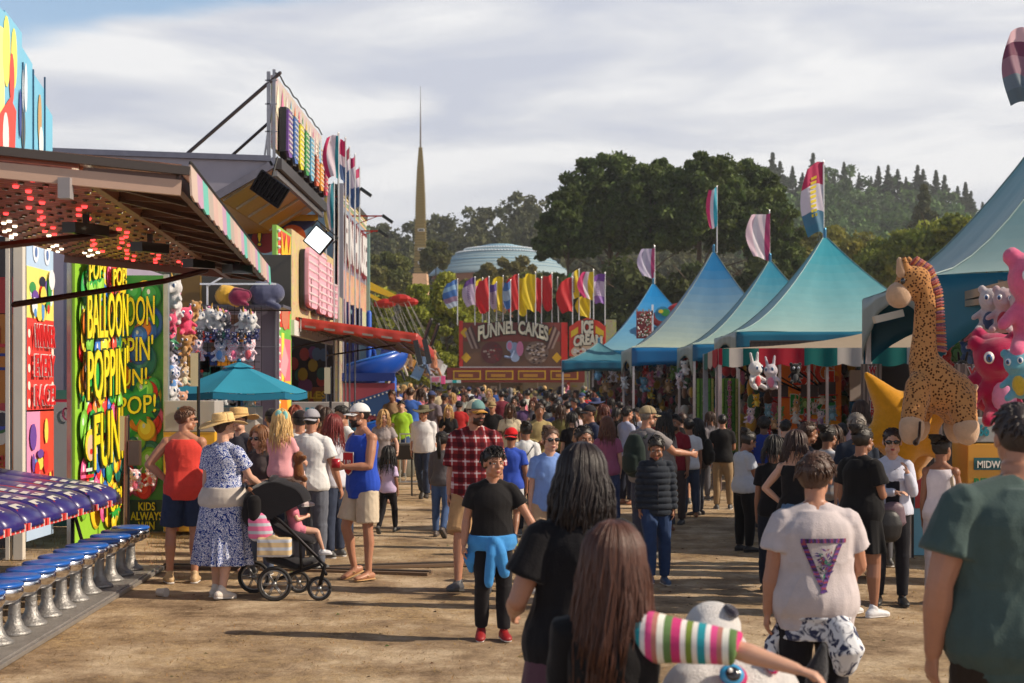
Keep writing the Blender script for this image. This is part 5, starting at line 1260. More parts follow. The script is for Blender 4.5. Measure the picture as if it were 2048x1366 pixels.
#plush giraffe and gold star plush
Y=12.6;k_=F/Y
g=thing('plush_giraffe','giant spotted plush giraffe standing with head turned left','plush toy',(PX(1870,Y),Y,PZ(870,Y)))
b=MB()
def gp(px,py,d=0): return P(px,py,Y+d)
b.tube([gp(1822,575),gp(1842,570),gp(1852,600),gp(1850,660),gp(1846,720),gp(1862,780)],[.11,.11,.10,.105,.13,.18],12)
b.ell(gp(1828,558),(.16,.14,.135));b.tube([gp(1824,566),gp(1802,586)],[.13,.11],12)
b.tube([gp(1858,740),gp(1880,780),gp(1905,790,.05)],[.17,.23,.22],14);b.ell(gp(1912,800,.05),(.18,.22,.23))
b.tube([gp(1838,770,-.1),gp(1824,845,-.2)],[.12,.105],10);b.tube([gp(1850,770,.15),gp(1838,840,.15)],[.12,.10],10)
b.tube([gp(1920,800,-.1),gp(1932,850,-.2)],[.14,.11],10);b.tube([gp(1912,795,.18),gp(1912,845,.2)],[.14,.11],10)
for dx,dd in ((-4,-.08),(6,.1)):b.tube([gp(1818+dx,545,dd),gp(1812+dx,518,dd)],[.035,.03],8)
link('body',fuse(b,.02,4),'plushspot',g,smooth=True,color=srgb(190,136,84))
CR=srgb(205,170,140)
m=MB();m.ell(gp(1798,590,-.02),(.12,.115,.12));link('muzzle',fuse(m,.02,2),'plush',g,smooth=True,color=CR)
for a,b_,r in ((gp(1824,848,-.21),gp(1822,866,-.22),.108),(gp(1838,848,.15),gp(1836,862,.15),.1),(gp(1932,852,-.2),gp(1934,866,-.22),.112),(gp(1912,850,.2),gp(1912,862,.2),.11)):
 m=MB();m.tube([a,b_],[r*1.05,r],12);link('leg_cuff',fuse(m,.025,2),'plush',g,smooth=True,color=CR)
m=MB()
for i in range(40):
 t_=i/39;a=[gp(1822,528),gp(1850,545),gp(1868,590),gp(1872,650),gp(1876,705)];q=t_*3.999;j=int(q);p=a[j].lerp(a[min(4,j+1)],q-j)+V((.035,-.03,.02))
 c_=[srgb(170,70,54),srgb(205,140,70),srgb(120,64,96),srgb(190,96,90)][i%4];m.ell(p-V((.02,0,0)),(.062,.05,.017),R=Euler((0,rad(-50+60*t_),0)).to_matrix(),n=10,m=6,col=c_)
m.build('striped_mane','plush',g);
for dx,dd in ((0,-.13),(2,.12)):MB().ell(gp(1806+dx,562,dd),(.022,.012,.028)).build('eye','gloss',g,smooth=True,color=BLK)
MB().tube([gp(1803,545,-.06),gp(1799,520,-.07)],[.05,.025],8,ref=(0,1,0)).build('ear','plush',g,smooth=True,color=CR)
MB().tube([gp(1840,845,-.35),gp(1838,875,-.35),gp(1832,885,-.37)],[.012,.014,.03],6).build('tail','plush',g,smooth=True,color=srgb(50,30,20));MB().tube([gp(1935,790),gp(1950,775)],[.05,.03],8).build('tail_stub','plush',g,smooth=True,color=CR)
Y=13.1;m=MB();c=gp(1812,850,.6)
for a,l in ((200,.52),(128,.62),(20,.5),(262,.6),(320,.5)):
 m.tube([c,c+V((math.cos(rad(a))*l,0,math.sin(rad(a))*l))],[.26,.035],12,ref=(0,1,0))
m.ell(c,(.34,.16,.34));o=link('plush_star',fuse(m,.03,4),'plush',smooth=True,color=srgb(214,150,30));tag(o,'large golden star shaped plush hanging behind the giraffe legs','plush toy')
o=link('plush_banana',fuse(MB().tube([gp(1830,840,.9),gp(1815,900,.9),gp(1825,940,.9)],[.18,.3,.12],12),.03,3),'plush',smooth=True,color=srgb(200,136,30));tag(o,'smooth golden plush body below the star tips','plush toy')
for px,py,lab in ((1920,850,'small yellow plush bee beside the giraffe hind leg'),):plush('bear',px,py,13.5,40,srgb(220,170,50),lab,GR)
t=thing('strip_light','cream fluorescent strip light under the nearest tent','lamp',P(1775,632,18.5));MB().bar(P(1748,640,17.8),P(1805,626,17.8),.12,.09).build('diffuser','plastic',t,color=srgb(200,190,170))
m=MB();m.bar(P(1900,600,17.2),P(2060,560,15.5),.07,.1);m.bar(P(1900,612,17.2),P(2060,590,15.5),.07,.07);m.bar(P(2000,545,17),P(2005,625,15.5),.06,.06);o=m.build('tent_crossbar','metal',color=srgb(160,145,130));tag(o,'pale metal truss bars inside the nearest tent','truss')
#funnel cake stand
Y=80.;gb=gz(Y);t=thing('funnel_cake_stand','red and yellow funnel cakes food trailer with arched sign letters','food stand',(PX(1025,Y),Y,gb))
x0,x1=PX(918,Y),PX(1135,Y);fr=CF(x0,Y);w=x1-x0;z0,z1=PZ(733,Y),PZ(645,Y)
m=MB();m.rect(fr,0,z0,w,z1,-.15,srgb(120,50,40),.2);m.rect(fr,0,z0,.22,z1+.1,.06,srgb(190,40,30));m.rect(fr,w-.35,z0,w,z1,.06,srgb(190,40,30));m.rect(fr,.25,z0,w-.4,z0+1.4,.058,srgb(100,70,50))
for a,b in ((.35,1.9),(w-.9,1.9),(.4,.5),(w-.6,.5)):m.disc(fr,a,z0+b,.28,.3,.065,srgb(200,160,20),4)
for a,s in ((.7,1),(w-.8,-1)):
 for k in range(4):m.shape(fr,[(a+s*(.12*k),z0+1.0),(a+s*(.12*k+.14),z0+1.0),(a-s*.3+s*.1*k,z0+2.0+.12*k),(a-s*.38+s*.1*k,z0+1.9+.1*k)],.07+.003*k,[srgb(150,130,120),srgb(80,50,45)][k%2])
rr=random.Random(3)
m.disc(fr,1.85,z0+.78,.62,.62,.07,srgb(90,40,40),20);m.disc(fr,4.35,z0+.78,.68,.64,.07,srgb(120,100,86),20)
for i in range(60):a=rr.uniform(0,6.28);q=rr.uniform(.1,.6);m.disc(fr,4.35+q*math.cos(a),z0+.78+q*math.sin(a),.09,.05,.074+i*.0005,rr.choice([srgb(190,180,176),srgb(60,44,40),srgb(170,150,130)]),6)
for i in range(36):a=rr.uniform(0,6.28);q=rr.uniform(.0,.55);m.disc(fr,1.85+q*math.cos(a),z0+.78+q*math.sin(a),.08,.06,.074+i*.0005,rr.choice([srgb(120,24,34),srgb(160,140,130),srgb(90,30,34)]),6)
m.disc(fr,3.1,z0+1.0,.28,.36,.08,srgb(130,150,185),16);m.disc(fr,2.85,z0+1.15,.2,.3,.084,srgb(150,165,200),14);m.disc(fr,3.42,z0+1.0,.2,.42,.084,srgb(200,120,160),14);m.disc(fr,2.84,z0+1.15,.13,.22,.09,srgb(200,120,160),14)
m.tube([fr[0]+V((3.05,-.1,z0+.85)),fr[0]+V((2.9,-.1,z0+.5)),fr[0]+V((2.6,-.1,z0+.55))],.08,6,col=srgb(130,150,185));m.disc(fr,3.15,z0+.5,.25,.25,.083,srgb(140,160,190),12)
m.build('sign_board','poster',t)
text('FUNNEL CAKES',fr,1.05,z1-.95,w-1.05,z1-.15,srgb(205,202,180),t,h=.09,depth=.1,outline=srgb(40,52,50),off=.05,bold=.035,warp=lambda u,v,X,Yy:(X,Yy+.38*(1-(2*u-1)**2)-.12+(v-.5)*.18*abs(2*u-1)))
m=MB();m.bar((x0+.05,Y-.3,z0-.06),(x1,Y-.3,z0-.06),.08,.1,srgb(190,185,180));m.build('lamp_bar','metal',t)
ff=MB();fz0,fz1=PZ(765,Y),PZ(736,Y);xl,xr=PX(895,Y),PX(1168,Y);frf=CF(xl,Y-.9)
ff.box(((xl+xr)/2,Y-.5,(fz0+fz1)/2),(xr-xl,.8,fz1-fz0),srgb(110,34,26));
for k in range(4):a=.35+k*1.8;b2=a+1.55;ff.rect(frf,a,fz0+.15,b2,fz1-.15,.01,srgb(190,150,30));ff.rect(frf,a+.08,fz0+.23,b2-.08,fz1-.22,.02,srgb(110,50,30));ff.rect(frf,a+.3,fz0+.3,a+1.1,fz1-.35,.03,srgb(170,120,40))
ff.build('menu_fascia','poster',t)
m=MB();m.box(((xl+xr)/2,Y+.6,(fz0+gb)/2),(xr-xl,.1,fz0-gb),srgb(120,108,92));m.box(((xl+xr)/2,Y-.1,gb+.5),(xr-xl,.3,1.0),srgb(130,60,40));m.build('counter_wall','paint',t)
for px in (905,1000,1075,1136):MB().box((PX(px,Y),Y-.6,(fz0+gb)/2),(.16 if px==1136 else .07,.16,fz0-gb)).build('post','paint',t,color=srgb(170,60,44) if px==1136 else srgb(150,140,130))
m=MB();rr=random.Random(12)
for i in range(40):m.rect(CF(xl,Y+.5),rr.uniform(.2,6.5),rr.uniform(gb+.7,fz0-.5),0,0,0,(0,0,0)) if False else m.box((rr.uniform(xl+.3,xr-.4),Y+.5,rr.uniform(gb+1.1,fz0-.2)),(rr.uniform(.1,.5),.05,rr.uniform(.1,.3)),rr.choice([srgb(150,130,100),srgb(190,180,170),srgb(120,110,60),srgb(90,80,110),srgb(60,50,46),srgb(170,150,60)]))
m.build('menu_boards','poster',t)
Y=78;t=thing('ice_cream_sign','sunlit red and yellow ice cream sign panel facing right','sign',(PX(1175,Y),Y,3));a=P(1139,705,Y);fr=(V((a.x,Y+.3,0)),V((1,-.25,0)).normalized(),Zv,V((-.25,-1,0)).normalized());w=PX(1213,Y)-PX(1139,Y);z0,z1=PZ(712,Y),PZ(635,Y)
m=MB();m.shape(fr,[(0,z0),(w,z0),(w,z1-.55),(w*.8,z1-.2),(w*.5,z1),(w*.22,z1-.2),(0,z1-.5)],-.1,srgb(226,60,34),.12);m.shape(fr,[(.1,z1-.75),(.5,z1-.5),(.5,z1-.85),(.1,z1-1.1)],.03,srgb(245,205,40));m.shape(fr,[(w-.1,z1-.75),(w-.55,z1-.45),(w-.55,z1-.85),(w-.1,z1-1.1)],.03,srgb(245,205,40));m.disc(fr,w*.5,z0+.25,w*.45,.42,.03,srgb(225,200,170),20)
for i in range(20):m.disc(fr,rr.uniform(.3,w-.3),z0+rr.uniform(.05,.5),.09,.06,.036+i*.001,rr.choice([srgb(190,60,60),WHITE,srgb(90,50,40)]),6)
m.build('panel','poster',t);text('ICE',fr,w*.34,z1-.95,w*.68,z1-.12,srgb(235,228,205),t,h=.05,depth=.06,outline=srgb(20,44,30),off=.05,bold=.05);text('CREAM',fr,w*.12,z1-1.65,w*.93,z1-.95,srgb(235,228,205),t,h=.05,depth=.06,outline=srgb(20,44,30),off=.05,bold=.05,warp=lambda u,v,X,Yy:(X,Yy+.15*(1-(2*u-1)**2)-.05))
m=MB();m.box((PX(1222,76),76,PZ(675,76)),(.55,.2,1.9));m.build('side_panel','art2',t,color=srgb(110,130,80));
Y=58;t=thing('bulb_sign','red and white bulb covered vertical sign over the tent roofs','sign',(PX(1288,Y),Y,3.5));m=MB();m.box((PX(1288,Y),Y,PZ(650,Y)),(.62,.12,1.1),srgb(150,50,50));rr=random.Random(2)
for i in range(70):m.ell((PX(1288,Y)+rr.uniform(-.28,.28),Y-.08,PZ(650,Y)+rr.uniform(-.5,.5)),.035,n=5,m=4,col=rr.choice([(.75,.7,.65),srgb(60,110,70),srgb(200,170,160)]))
for k in range(6):m.box((PX(1274+k*6,Y),Y,PZ(623+(k%2)*3,Y)),(.07,.1,.2),srgb(150,150,150))
m.build('panel','paint',t);MB().box((PX(1305,Y),Y,4.6),(.08,.1,1.6)).build('side_bar','metal',t)
m=MB();c=P(1325,628,57);m.disc((c,Xv,Zv,-Yv),0,0,.32,.3,0,srgb(40,130,170),14,.1);m.disc((c,Xv,Zv,-Yv),.1,.05,.18,.15,.1,srgb(60,140,60),10,.02);m.disc((c,Xv,Zv,-Yv),-.08,.1,.1,.08,.12,srgb(220,190,40),10,.02);tag(m.build('round_sign','poster'),'round blue and green sign on the roof ridge of the blue tent','sign')
m=MB();c=P(1362,628,62);m.ell(c,(.7,.5,.5),n=14,m=8);m.ell(c+V((-.9,.2,-.2)),(.4,.4,.35));o=m.build('red_balloon_roof','plastic',smooth=True,color=srgb(190,50,44));tag(o,'red inflated roof bulge showing between tent peaks','inflatable')
FS='feather flags above the funnel cake stand'
R1,Y1_,=srgb(200,30,40),srgb(220,195,20);PU=srgb(190,175,205);B1=srgb(60,110,180)
fl=[(915,560,615,22,[B1,srgb(130,170,205),B1,srgb(150,120,150),srgb(190,205,225)],'leftmost blue and white feather flag'),
 (950,556,612,19,[srgb(90,50,130),PU,PU,PU],'pale lavender feather flag, second from the left'),(965,558,612,14,[Y1_,srgb(220,120,170),WHITE,srgb(200,60,120)],'pink white flag tucked behind the leftmost red flag'),
 (978,555,625,20,[R1],'leftmost plain red feather flag'),(993,566,617,12,[srgb(90,70,160),PU,PU],'narrow lavender flag between red and yellow flags'),
 (1006,553,624,20,[Y1_],'leftmost plain yellow feather flag'),(1021,562,617,12,[B1,srgb(150,180,210),B1],'blue flag peeking behind the big red flag'),
 (1037,550,622,22,[R1],'widest red feather flag left of the big yellow one'),(1053,552,630,17,[Y1_],'yellow flag directly left of the widest yellow flag'),
 (1071,546,622,20,[Y1_],'widest tallest yellow feather flag in the middle'),(1083,556,625,11,[R1],'thin red flag right of the widest yellow flag'),
 (1104,548,620,17,[R1],'red feather flag before the empty pole'),(1145,556,625,24,[R1],'red feather flag behind the green and yellow flag'),
 (1158,540,597,20,[Y1_,Y1_,WHITE,srgb(40,130,70)],'green white and yellow feather flag high on its pole'),(1180,590,634,22,[Y1_],'yellow flag hanging lowest above the ice cream sign'),
 (1187,541,598,24,[Y1_,PW,srgb(205,50,120)],'pink and yellow feather flag high on its pole'),(1210,547,608,22,[srgb(110,60,150),PU,PU,srgb(140,100,180)],'rightmost purple and white feather flag')]
for i,(px,a,b2,w_,cs,lab) in enumerate(fl):
 Yf_=79.5+.35*(i%3);feather(px,a,b2,w_*1.15,Yf_,cs,lab,FS,zbase=PZ(650,Yf_),vert=i in (13,15),curve=.55,text_c=(srgb(110,90,140) if i in (1,4,16,13) else None))
for px in (1117,1120): pass
t=thing('bare_flag_pole','empty thin pole between two red feather flags','pole',(PX(1117,80),80,PZ(650,80)));MB().tube([P(1117,650,80),P(1115,555,80)],.03,6).build('shaft','metal',t,color=srgb(180,180,180))
Y=52;t=thing('exit_sign','small white exit sign board with pink end above the crowd','sign',(PX(872,Y),Y,gz(Y)));fr=CF(PX(861,Y),Y);m=MB();m.rect(fr,0,PZ(765,Y),.4,PZ(752,Y),0,srgb(200,180,185),.3);m.rect(fr,.4,PZ(768,Y),.54,PZ(752,Y),0,srgb(240,90,150),.3);m.rect(fr,.54,PZ(766,Y),1.1,PZ(760,Y),-.2,srgb(200,225,225),.1);m.rect(fr,.8,PZ(766,Y),.95,PZ(760,Y),-.09,srgb(30,170,170),.02);m.build('board','poster',t);text('EXIT',fr,.08,PZ(763,Y),.34,PZ(755,Y),srgb(230,80,140),t,h=.3)
for x in (.02,.38):MB().box((fr[0].x+x,Y-.05,(PZ(765,Y)+gz(Y))/2),(.04,.04,PZ(765,Y)-gz(Y))).build('post','metal',t,color=srgb(180,180,180))
#swing ride
Y=62;t=thing('swing_ride','yellow and red armed swing ride with slanting chains and seats','fairground ride',(PX(700,Y),Y,0))
MB().tube([(PX(690,Y),Y+2,0),(PX(690,Y),Y+2,7.2)],.5,16).build('mast','paint',t,smooth=True,color=srgb(190,160,40))
for k,(a,b2) in enumerate((((725,560),(800,598)),((725,582),(770,607)),((728,572),(815,604)))):
 m=MB();m.bar(P(a[0],a[1],Y+k),P(b2[0],b2[1],Y+k),.3,.16,srgb(230,185,20));m.build('arm','paint',t);m=MB();m.ell(P(b2[0],b2[1],Y+k),(.5,.3,.22),n=8,m=6);m.bar(P(b2[0]-22,b2[1]+2,Y+k),P(b2[0]+12,b2[1]-2,Y+k),.1,.2);m.build('arm_end','paint',t,color=srgb(170,36,26))
m=MB();seats=[(800,735),(818,738),(845,733),(868,740),(795,745),(858,752),(830,756),(880,748)]
for i,(sx,sy) in enumerate(seats):
 st=MB();c=P(sx,sy,Y-1+(i%3));R=Euler((0,rad(25),rad(20*(i%3)))).to_matrix()
 st.box(c,(.42,.4,.06),R=R);st.box(c+R@V((0,.2,.25)),(.42,.05,.5),R=R);st.build('seat','plastic',t,color=[srgb(200,170,130),srgb(190,140,70),srgb(130,160,190),srgb(200,200,200)][i%4])
 tp=P(740+(i%4)*22+5,600,Y+(i%3))
 for dx in (-.2,.2):
  for dy in (-.15,.15):m.tube([c+V((dx,dy,.3)),tp+V((dx*.5,dy,0))],.007,4,cap='flat')
m.build('chains','rubber',t,color=srgb(120,116,112))
for i,(sx,sy) in enumerate(seats[:6]):
 m=MB();c=P(sx,sy-2,Y-1+(i%3));m.tube([c,c+V((0,0,.5))],[.17,.14],8);m.ell(c+V((0,0,.72)),.12);m.tube([c,c+V((.2,-.4,0)),c+V((.35,-.45,-.4))],[.09,.08,.06],6);o=link('person',fuse(m,.05,1),'cloth',smooth=True,color=[srgb(190,180,170),srgb(120,90,70),srgb(90,110,140),srgb(180,120,90),srgb(60,60,66),srgb(150,140,150)][i])
 tag(o,'tiny rider on the swing ride, %s seat from the left'%ords[[1,2,3,5,0,4][i]],'person','riders on the swing ride')
for i,(px0,px1,Yb) in enumerate(((800,860,27.5),(845,905,34))):
 t=thing('barricade',['white steel crowd barricade nearest the slide','farther white steel crowd barricade'][i],'barrier',(PX(px0,Yb),Yb,0),0,'steel crowd barricades');m=MB();a,b2=PX(px0,Yb),PX(px1,Yb)+.6
 m.tube([(a,Yb,.15),(a,Yb,1.08),(b2,Yb,1.08),(b2,Yb,.15),(a,Yb,.15)],.02,6);m.build('frame','metal',t,color=srgb(205,200,195));m=MB()
 n=int((b2-a)/.1)
 for k in range(1,n):m.tube([(a+(b2-a)*k/n,Yb,.15),(a+(b2-a)*k/n,Yb,1.08)],.008,4,cap='flat')
 m.build('bars','metal',t,color=srgb(205,200,195));MB().box(((a+b2)/2,Yb,.03),(.08,.5,.05)).build('foot','metal',t,color=srgb(160,160,160))
Yb=5500/(953-780);t=thing('trash_bin','large grey plastic trash bin with dark rim beside the blonde woman','bin',(PX(803,Yb),Yb,0))
MB().lathe([(.27,0),(.29,.02),(.34,.68)],(PX(803,Yb),Yb,0),20).build('body','plastic',t,smooth=True,color=srgb(110,108,100));MB().lathe([(.36,.68),(.37,.7),(.37,.75),(.33,.76)],(PX(803,Yb),Yb,0),20).build('rim','plastic',t,color=srgb(40,38,36));MB().tube([(PX(803,Yb)+.34*math.cos(a),Yb+.34*math.sin(a),.74) for a in [k*PI/10 for k in range(21)]],.03,6,cap='flat').build('liner_bag','plastic',t,color=BLK)
t=thing('folding_table','dark folding table with pale metal edge beside the trash bin','table',(PX(775,26),26,0));MB().box((PX(782,26),26,.94),(.85,.5,.04)).build('tabletop','metal',t,color=srgb(120,116,110));
for dx in (-.38,.38):MB().bar((PX(782,26)+dx,26,0),(PX(782,26)+dx,26,.92),.03).build('leg','metal',t,color=srgb(80,80,80))
MB().box((PX(782,26),25.76,.8),(.85,.02,.26)).build('apron','paint',t,color=srgb(46,40,34))
for i,(a,b2) in enumerate((((330,1135),(860,1150)),((640,1140),(1010,1128)))):
 m=MB();p=P(a[0],0,5500/(a[1]-780));q=P(b2[0],0,5500/(b2[1]-780));p.z=q.z=.02
 m.bar(p,q,.22,.03,srgb(112,90,70));m.bar(p+Zv*.012,q+Zv*.012,.08,.03,srgb(60,48,40));o=m.build('cable_ramp','rubber');tag(o,['dusty flat cable cover crossing the ground behind the stroller','second dusty cable cover in front of the plaid shirt man'][i],'cable cover')
t=MB();t.lathe([(.035,0),(.045,.1)],n=12);o=t.build('paper_cup','paint',color=srgb(200,190,180));o.location=(PX(316,13.3),13.3,.045);o.rotation_euler=(rad(90),0,1.1);tag(o,'crushed cup lying on the ground beside the last stool','cup')
m=MB();rr=random.Random(1)
for i in range(650):
 x,y=rr.uniform(-3,6),rr.uniform(8.5,24);s=rr.uniform(.008,.025);a=rr.uniform(0,6);c=rr.choice([srgb(90,60,40),srgb(120,84,50),srgb(200,170,120),srgb(80,100,50),srgb(60,44,34)]);z=ground_z(x,y)+.006
 m.add([(x+s*math.cos(a),y+s*math.sin(a),z),(x-s*.6*math.sin(a),y+s*.6*math.cos(a),z+s*.5),(x-s*math.cos(a),y-s*math.sin(a),z),(x+s*.6*math.sin(a),y-s*.6*math.cos(a),z+.002)],[(0,1,2,3)],c)
tag(m.build('fallen_leaves','leaf'),'scattered tiny fallen leaves and scraps on the dirt','litter',kind='stuff')
#people
ARM=dict(down=((.14,.02,-1),(.05,.14,-1)),relax=((.2,-.05,-1),(.02,.3,-1)),hold=((.16,.22,-1),(-.6,.85,-.02)),phone=((.12,.3,-1),(-.45,.8,.42)),hip=((.62,-.2,-.8),(-.62,.3,-.62)),
  swingf=((.12,.32,-1),(.0,.6,-.9)),swingb=((.16,-.42,-1),(.08,-.12,-1)),push=((.05,.55,-1),(.05,1,-.35)),point=((.35,.75,-.42),(.25,1,-.12)),cross=((.12,.3,-1),(-1,.55,.05)),face=((.2,.35,-1),(-.3,.5,1)),out=((.7,.25,-.8),(.55,.35,-.75)),up=((.3,.5,.5),(-.1,.3,1)),lean=((.45,.35,-1),(-.1,.9,-.55)))
LEG=dict(stand=((.035,.0,-1),(.0,-.02,-1),0),rest=((.09,.06,-1),(.03,-.06,-1),0),fwd=((.02,.36,-1),(.0,.10,-1),-.12),back=((.03,-.16,-1),(.0,-.62,-1),.75),mid=((.02,.1,-1),(0,-.3,-1),.2),sit=((.1,1,-.1),(.0,.3,-1),0))
def nv(t,s=1): return V((t[0]*s,t[1],t[2])).normalized()
class Fig:
 def __init__(f,H=1.7,fem=False,w=1.,arms=('down','down'),legs=('stand','rest'),lean=0,side=0,twist=0,head=(0,0),heavy=0.):
  f.H=H;f.fem=fem;f.heavy=heavy
  f.hs=float(np.interp(H,[.8,1.2,1.5,1.75],[.84,.95,1.0,1.04]));s=f.s=(H-.245*f.hs)/1.475;f.w=w
  get= lambda d,k:d[k] if isinstance(k,str) else k
  L=[get(LEG,legs[0]),get(LEG,legs[1])];A=[get(ARM,arms[0]),get(ARM,arms[1])]
  lth=.43*s;lsh=.42*s
  rel=[]
  for i,sg in ((0,-1),(1,1)):
   t=nv(L[i][0],sg);c=nv(L[i][1],sg);h=V((sg*.088*s*w,0,-.02*s));k=h+t*lth;a=k+c*lsh;rel.append((h,k,a,L[i][2]))
  low=min(a.z-.085*s-(math.sin(max(0,p))*.13*s if p>0 else 0) for _,_,a,p in rel)
  hz=-low;f.hip=V((0,0,hz));f.legs=[(h+f.hip,k+f.hip,a+f.hip,p) for h,k,a,p in rel]
  f.R=Euler((rad(-lean),rad(side),rad(0)),'XYZ').to_matrix();f.tw=rad(twist)
  f.RS=f.R@Matrix.Rotation(f.tw,3,'Z')
  w=f.w=1+(w-1)*.6;f.sw=(.150 if fem else .170)*w
  f.arms=[]
  for i,sg in ((0,-1),(1,1)):
   sh=f.T((sg*f.sw,-.005,.475));u=(f.RS@nv(A[i][0],sg));fo=(f.RS@nv(A[i][1],sg));e=sh+u*.285*s;wr=e+fo*.25*s;f.arms.append((sh,e,wr,fo,sg))
  f.neck=f.T((0,0,.565));f.HR=f.RS@Euler((rad(-head[1]),0,rad(head[0])),'XYZ').to_matrix()
  f.hc=f.neck+(f.RS@V((0,.012,.034)))*s+f.HR@V((0,.018,.105))*f.hs
 def T(f,v,k=None):
  v=V(v);t=max(0,min(1,v.z/.5))*f.tw
  return f.hip+(f.R@Matrix.Rotation(t,3,'Z')@V((v.x,v.y,v.z)))*f.s
 def torso(f,e=0.,z0=-.09,z1=.56,flare=0,belly=0,n=26):
  F_=f.fem;h=f.heavy;w=f.w
  prof=[(-.09,.13,.085,0),(-.03,.172 if F_ else .162,.112,-.01),(.04,.176 if F_ else .163,.115,-.012),(.12,.152 if F_ else .152,.104,-.002),(.19,.132 if F_ else .145,.095,.005),(.27,.135 if F_ else .152,.102,.004),(.35,.148 if F_ else .165,.112,.006),(.41,.145 if F_ else .165,.112,.0),(.46,.13 if F_ else .15,.098,-.006),(.50,.10,.078,-.008),(.535,.07,.06,-.004),(.57,.052,.054,.0),(.62,.05,.052,.008)]
  zs=[p[0] for p in prof];out=[]
  for i in range(22):
   z=z0+(z1-z0)*i/21
   rx=np.interp(z,zs,[p[1] for p in prof])*w+h*.038*math.exp(-((z-.12)/.17)**2);ry=np.interp(z,zs,[p[2] for p in prof])*w**.5+h*.05*math.exp(-((z-.14)/.15)**2);y=np.interp(z,zs,[p[3] for p in prof])+h*.03*math.exp(-((z-.14)/.15)**2)
   fl=flare*max(0,(.30-z))**1
   t=max(0,min(1,z/.5))*f.tw
   out.append((f.T((0,y,z)),(rx+e+fl)*f.s,(ry+e+fl)*f.s,f.R@Matrix.Rotation(t,3,'Z')))
  return out
 def body(f,vox,face=True,bare=False):
  b=MB();s=f.s;hv=1+f.heavy*.25
  b.rings(f.torso(0,-.09,.62))
  if f.fem:
   for sg in (-1,1):b.ell(f.T((sg*.068*f.w,.068,.335)),.055*s)
  for sh,e,wr,fo,sg in f.arms:
   m_=(.92 if f.fem else 1.08)*s*hv
   b.tube([f.T((sg*.02,-.012,.555)),f.T((sg*(f.sw-.04),-.008,.485))],[.05*s,.048*s],10)
   b.ell(sh,.058*s*hv);mid=sh.lerp(e,.45);b.tube([sh,mid,e],[.05*m_,.05*m_,.038*m_],10)
   b.tube([e,e.lerp(wr,.3),wr],[.038*m_,.042*m_,.025*m_],10)
   fig_y=f.RS@V((0,1,0));ref=fig_y if abs(fo.dot(fig_y))<.75 else V((0,0,1))
   wx=(ref-fo*fo.dot(ref)).normalized();pn=fo.cross(wx).normalized()
   inw=f.RS@V((-sg,0,-.6));pn=pn if pn.dot(inw)>0 else -pn
   hk=s*(.93 if f.fem else 1.05);pal=wr+fo*.075*hk
   b.tube([wr-fo*.01,wr+fo*.035*hk,pal],[(.024*hk,.017*hk),(.036*hk,.016*hk),(.042*hk,.0145*hk)],10,ref=wx)
   for j in range(4):
    o=wx*(.030-.020*j)*hk;l=(.068,.078,.072,.056)[j]*hk;r=.0095*hk
    d1=(fo*.93+pn*.3+wx*(.10-.07*j)).normalized();d2=(fo*.7+pn*.7).normalized();p0=pal+o-fo*.008;p1=p0+d1*l*.5;p2=p1+d2*l*.5
    b.tube([p0,p1,p2],[r,r*.95,r*.8],7)
   t0=wr+fo*.02*hk+wx*.026*hk;t1=t0+(fo*.6+wx*.62+pn*.4).normalized()*.04*hk;t2=t1+(fo*.9+pn*.45).normalized()*.032*hk;b.tube([t0,t1,t2],[.0135*hk,.0115*hk,.0095*hk],7)
  for i,(h,k,a,p) in enumerate(f.legs):
   q=hv*s*(1.02 if f.fem else 1.);sg=-1 if i==0 else 1
   b.tube([h+V((0,0,.02)),h.lerp(k,.4),k],[.088*q,.078*q,.052*q],12);b.tube([k,k.lerp(a,.3)-V((0,.012*s,0)),k.lerp(a,.7),a],[.052*q,.056*q,.04*q,.033*s],12)
   f.foot(b,i,0)
  c=f.hc;R=f.HR;k=f.hs;Hd= lambda x,y,z:c+R@V((x,y,z))*k
  def E(x,y,z,a,b_,c_):b.ell(Hd(x,y,z),(a*k,b_*k,c_*k),R=R)
  b.tube([f.T((0,-.002,.5)),c+R@V((0,-.02,-.04))*k],[.056*s,.053*k],12)
  E(0,-.010,.025,.074,.093,.090);E(0,.020,-.035,.058,.068,.074);E(0,.055,-.088,.026,.024,.022)
  if face:
   E(0,.076,.022,.045,.016,.011);E(0,.080,-.064,.024,.014,.010)
   for sg in (-1,1):E(sg*.034,.062,-.032,.023,.022,.022);E(sg*.077,-.004,-.006,.009,.019,.029);E(sg*.045,.02,-.065,.02,.035,.03)
   b.tube([Hd(0,.086,.008),Hd(0,.106,-.026)],[.008*k,.0125*k],8);E(0,.096,-.03,.017,.012,.009)
  else:
   E(0,.092,-.018,.012,.016,.02)
   for sg in (-1,1):E(sg*.076,-.004,-.006,.009,.019,.029)
  return fuse(b,vox,2)
 def foot(f,b,i,e,flat=True):
  h,k,a,p=f.legs[i];s=f.s;sg=-1 if i==0 else 1
  fd=V((sg*.14,1,0)).normalized();fd=(fd*math.cos(p)-Zv*math.sin(p)).normalized();up=(Zv*math.cos(p)+V((0,1,0))*math.sin(p)).normalized()
  sole=a-up*.045*s
  X=fd.cross(up).normalized()
  pts=[sole-fd*.055*s,sole-fd*.02*s+up*.004*s,sole+fd*.06*s,sole+fd*.125*s-up*.008*s,sole+fd*.165*s-up*.014*s]
  rr=[(.030,.033),(.036,.040),(.040,.032),(.043,.024),(.034,.018)]
  b.tube(pts,[((x+e)*s,(z+e)*s) for x,z in rr],12,ref=X)
  if e==0:b.tube([a,sole+fd*.05*s],[.034*s,.03*s],8)
  return sole,fd,up,X
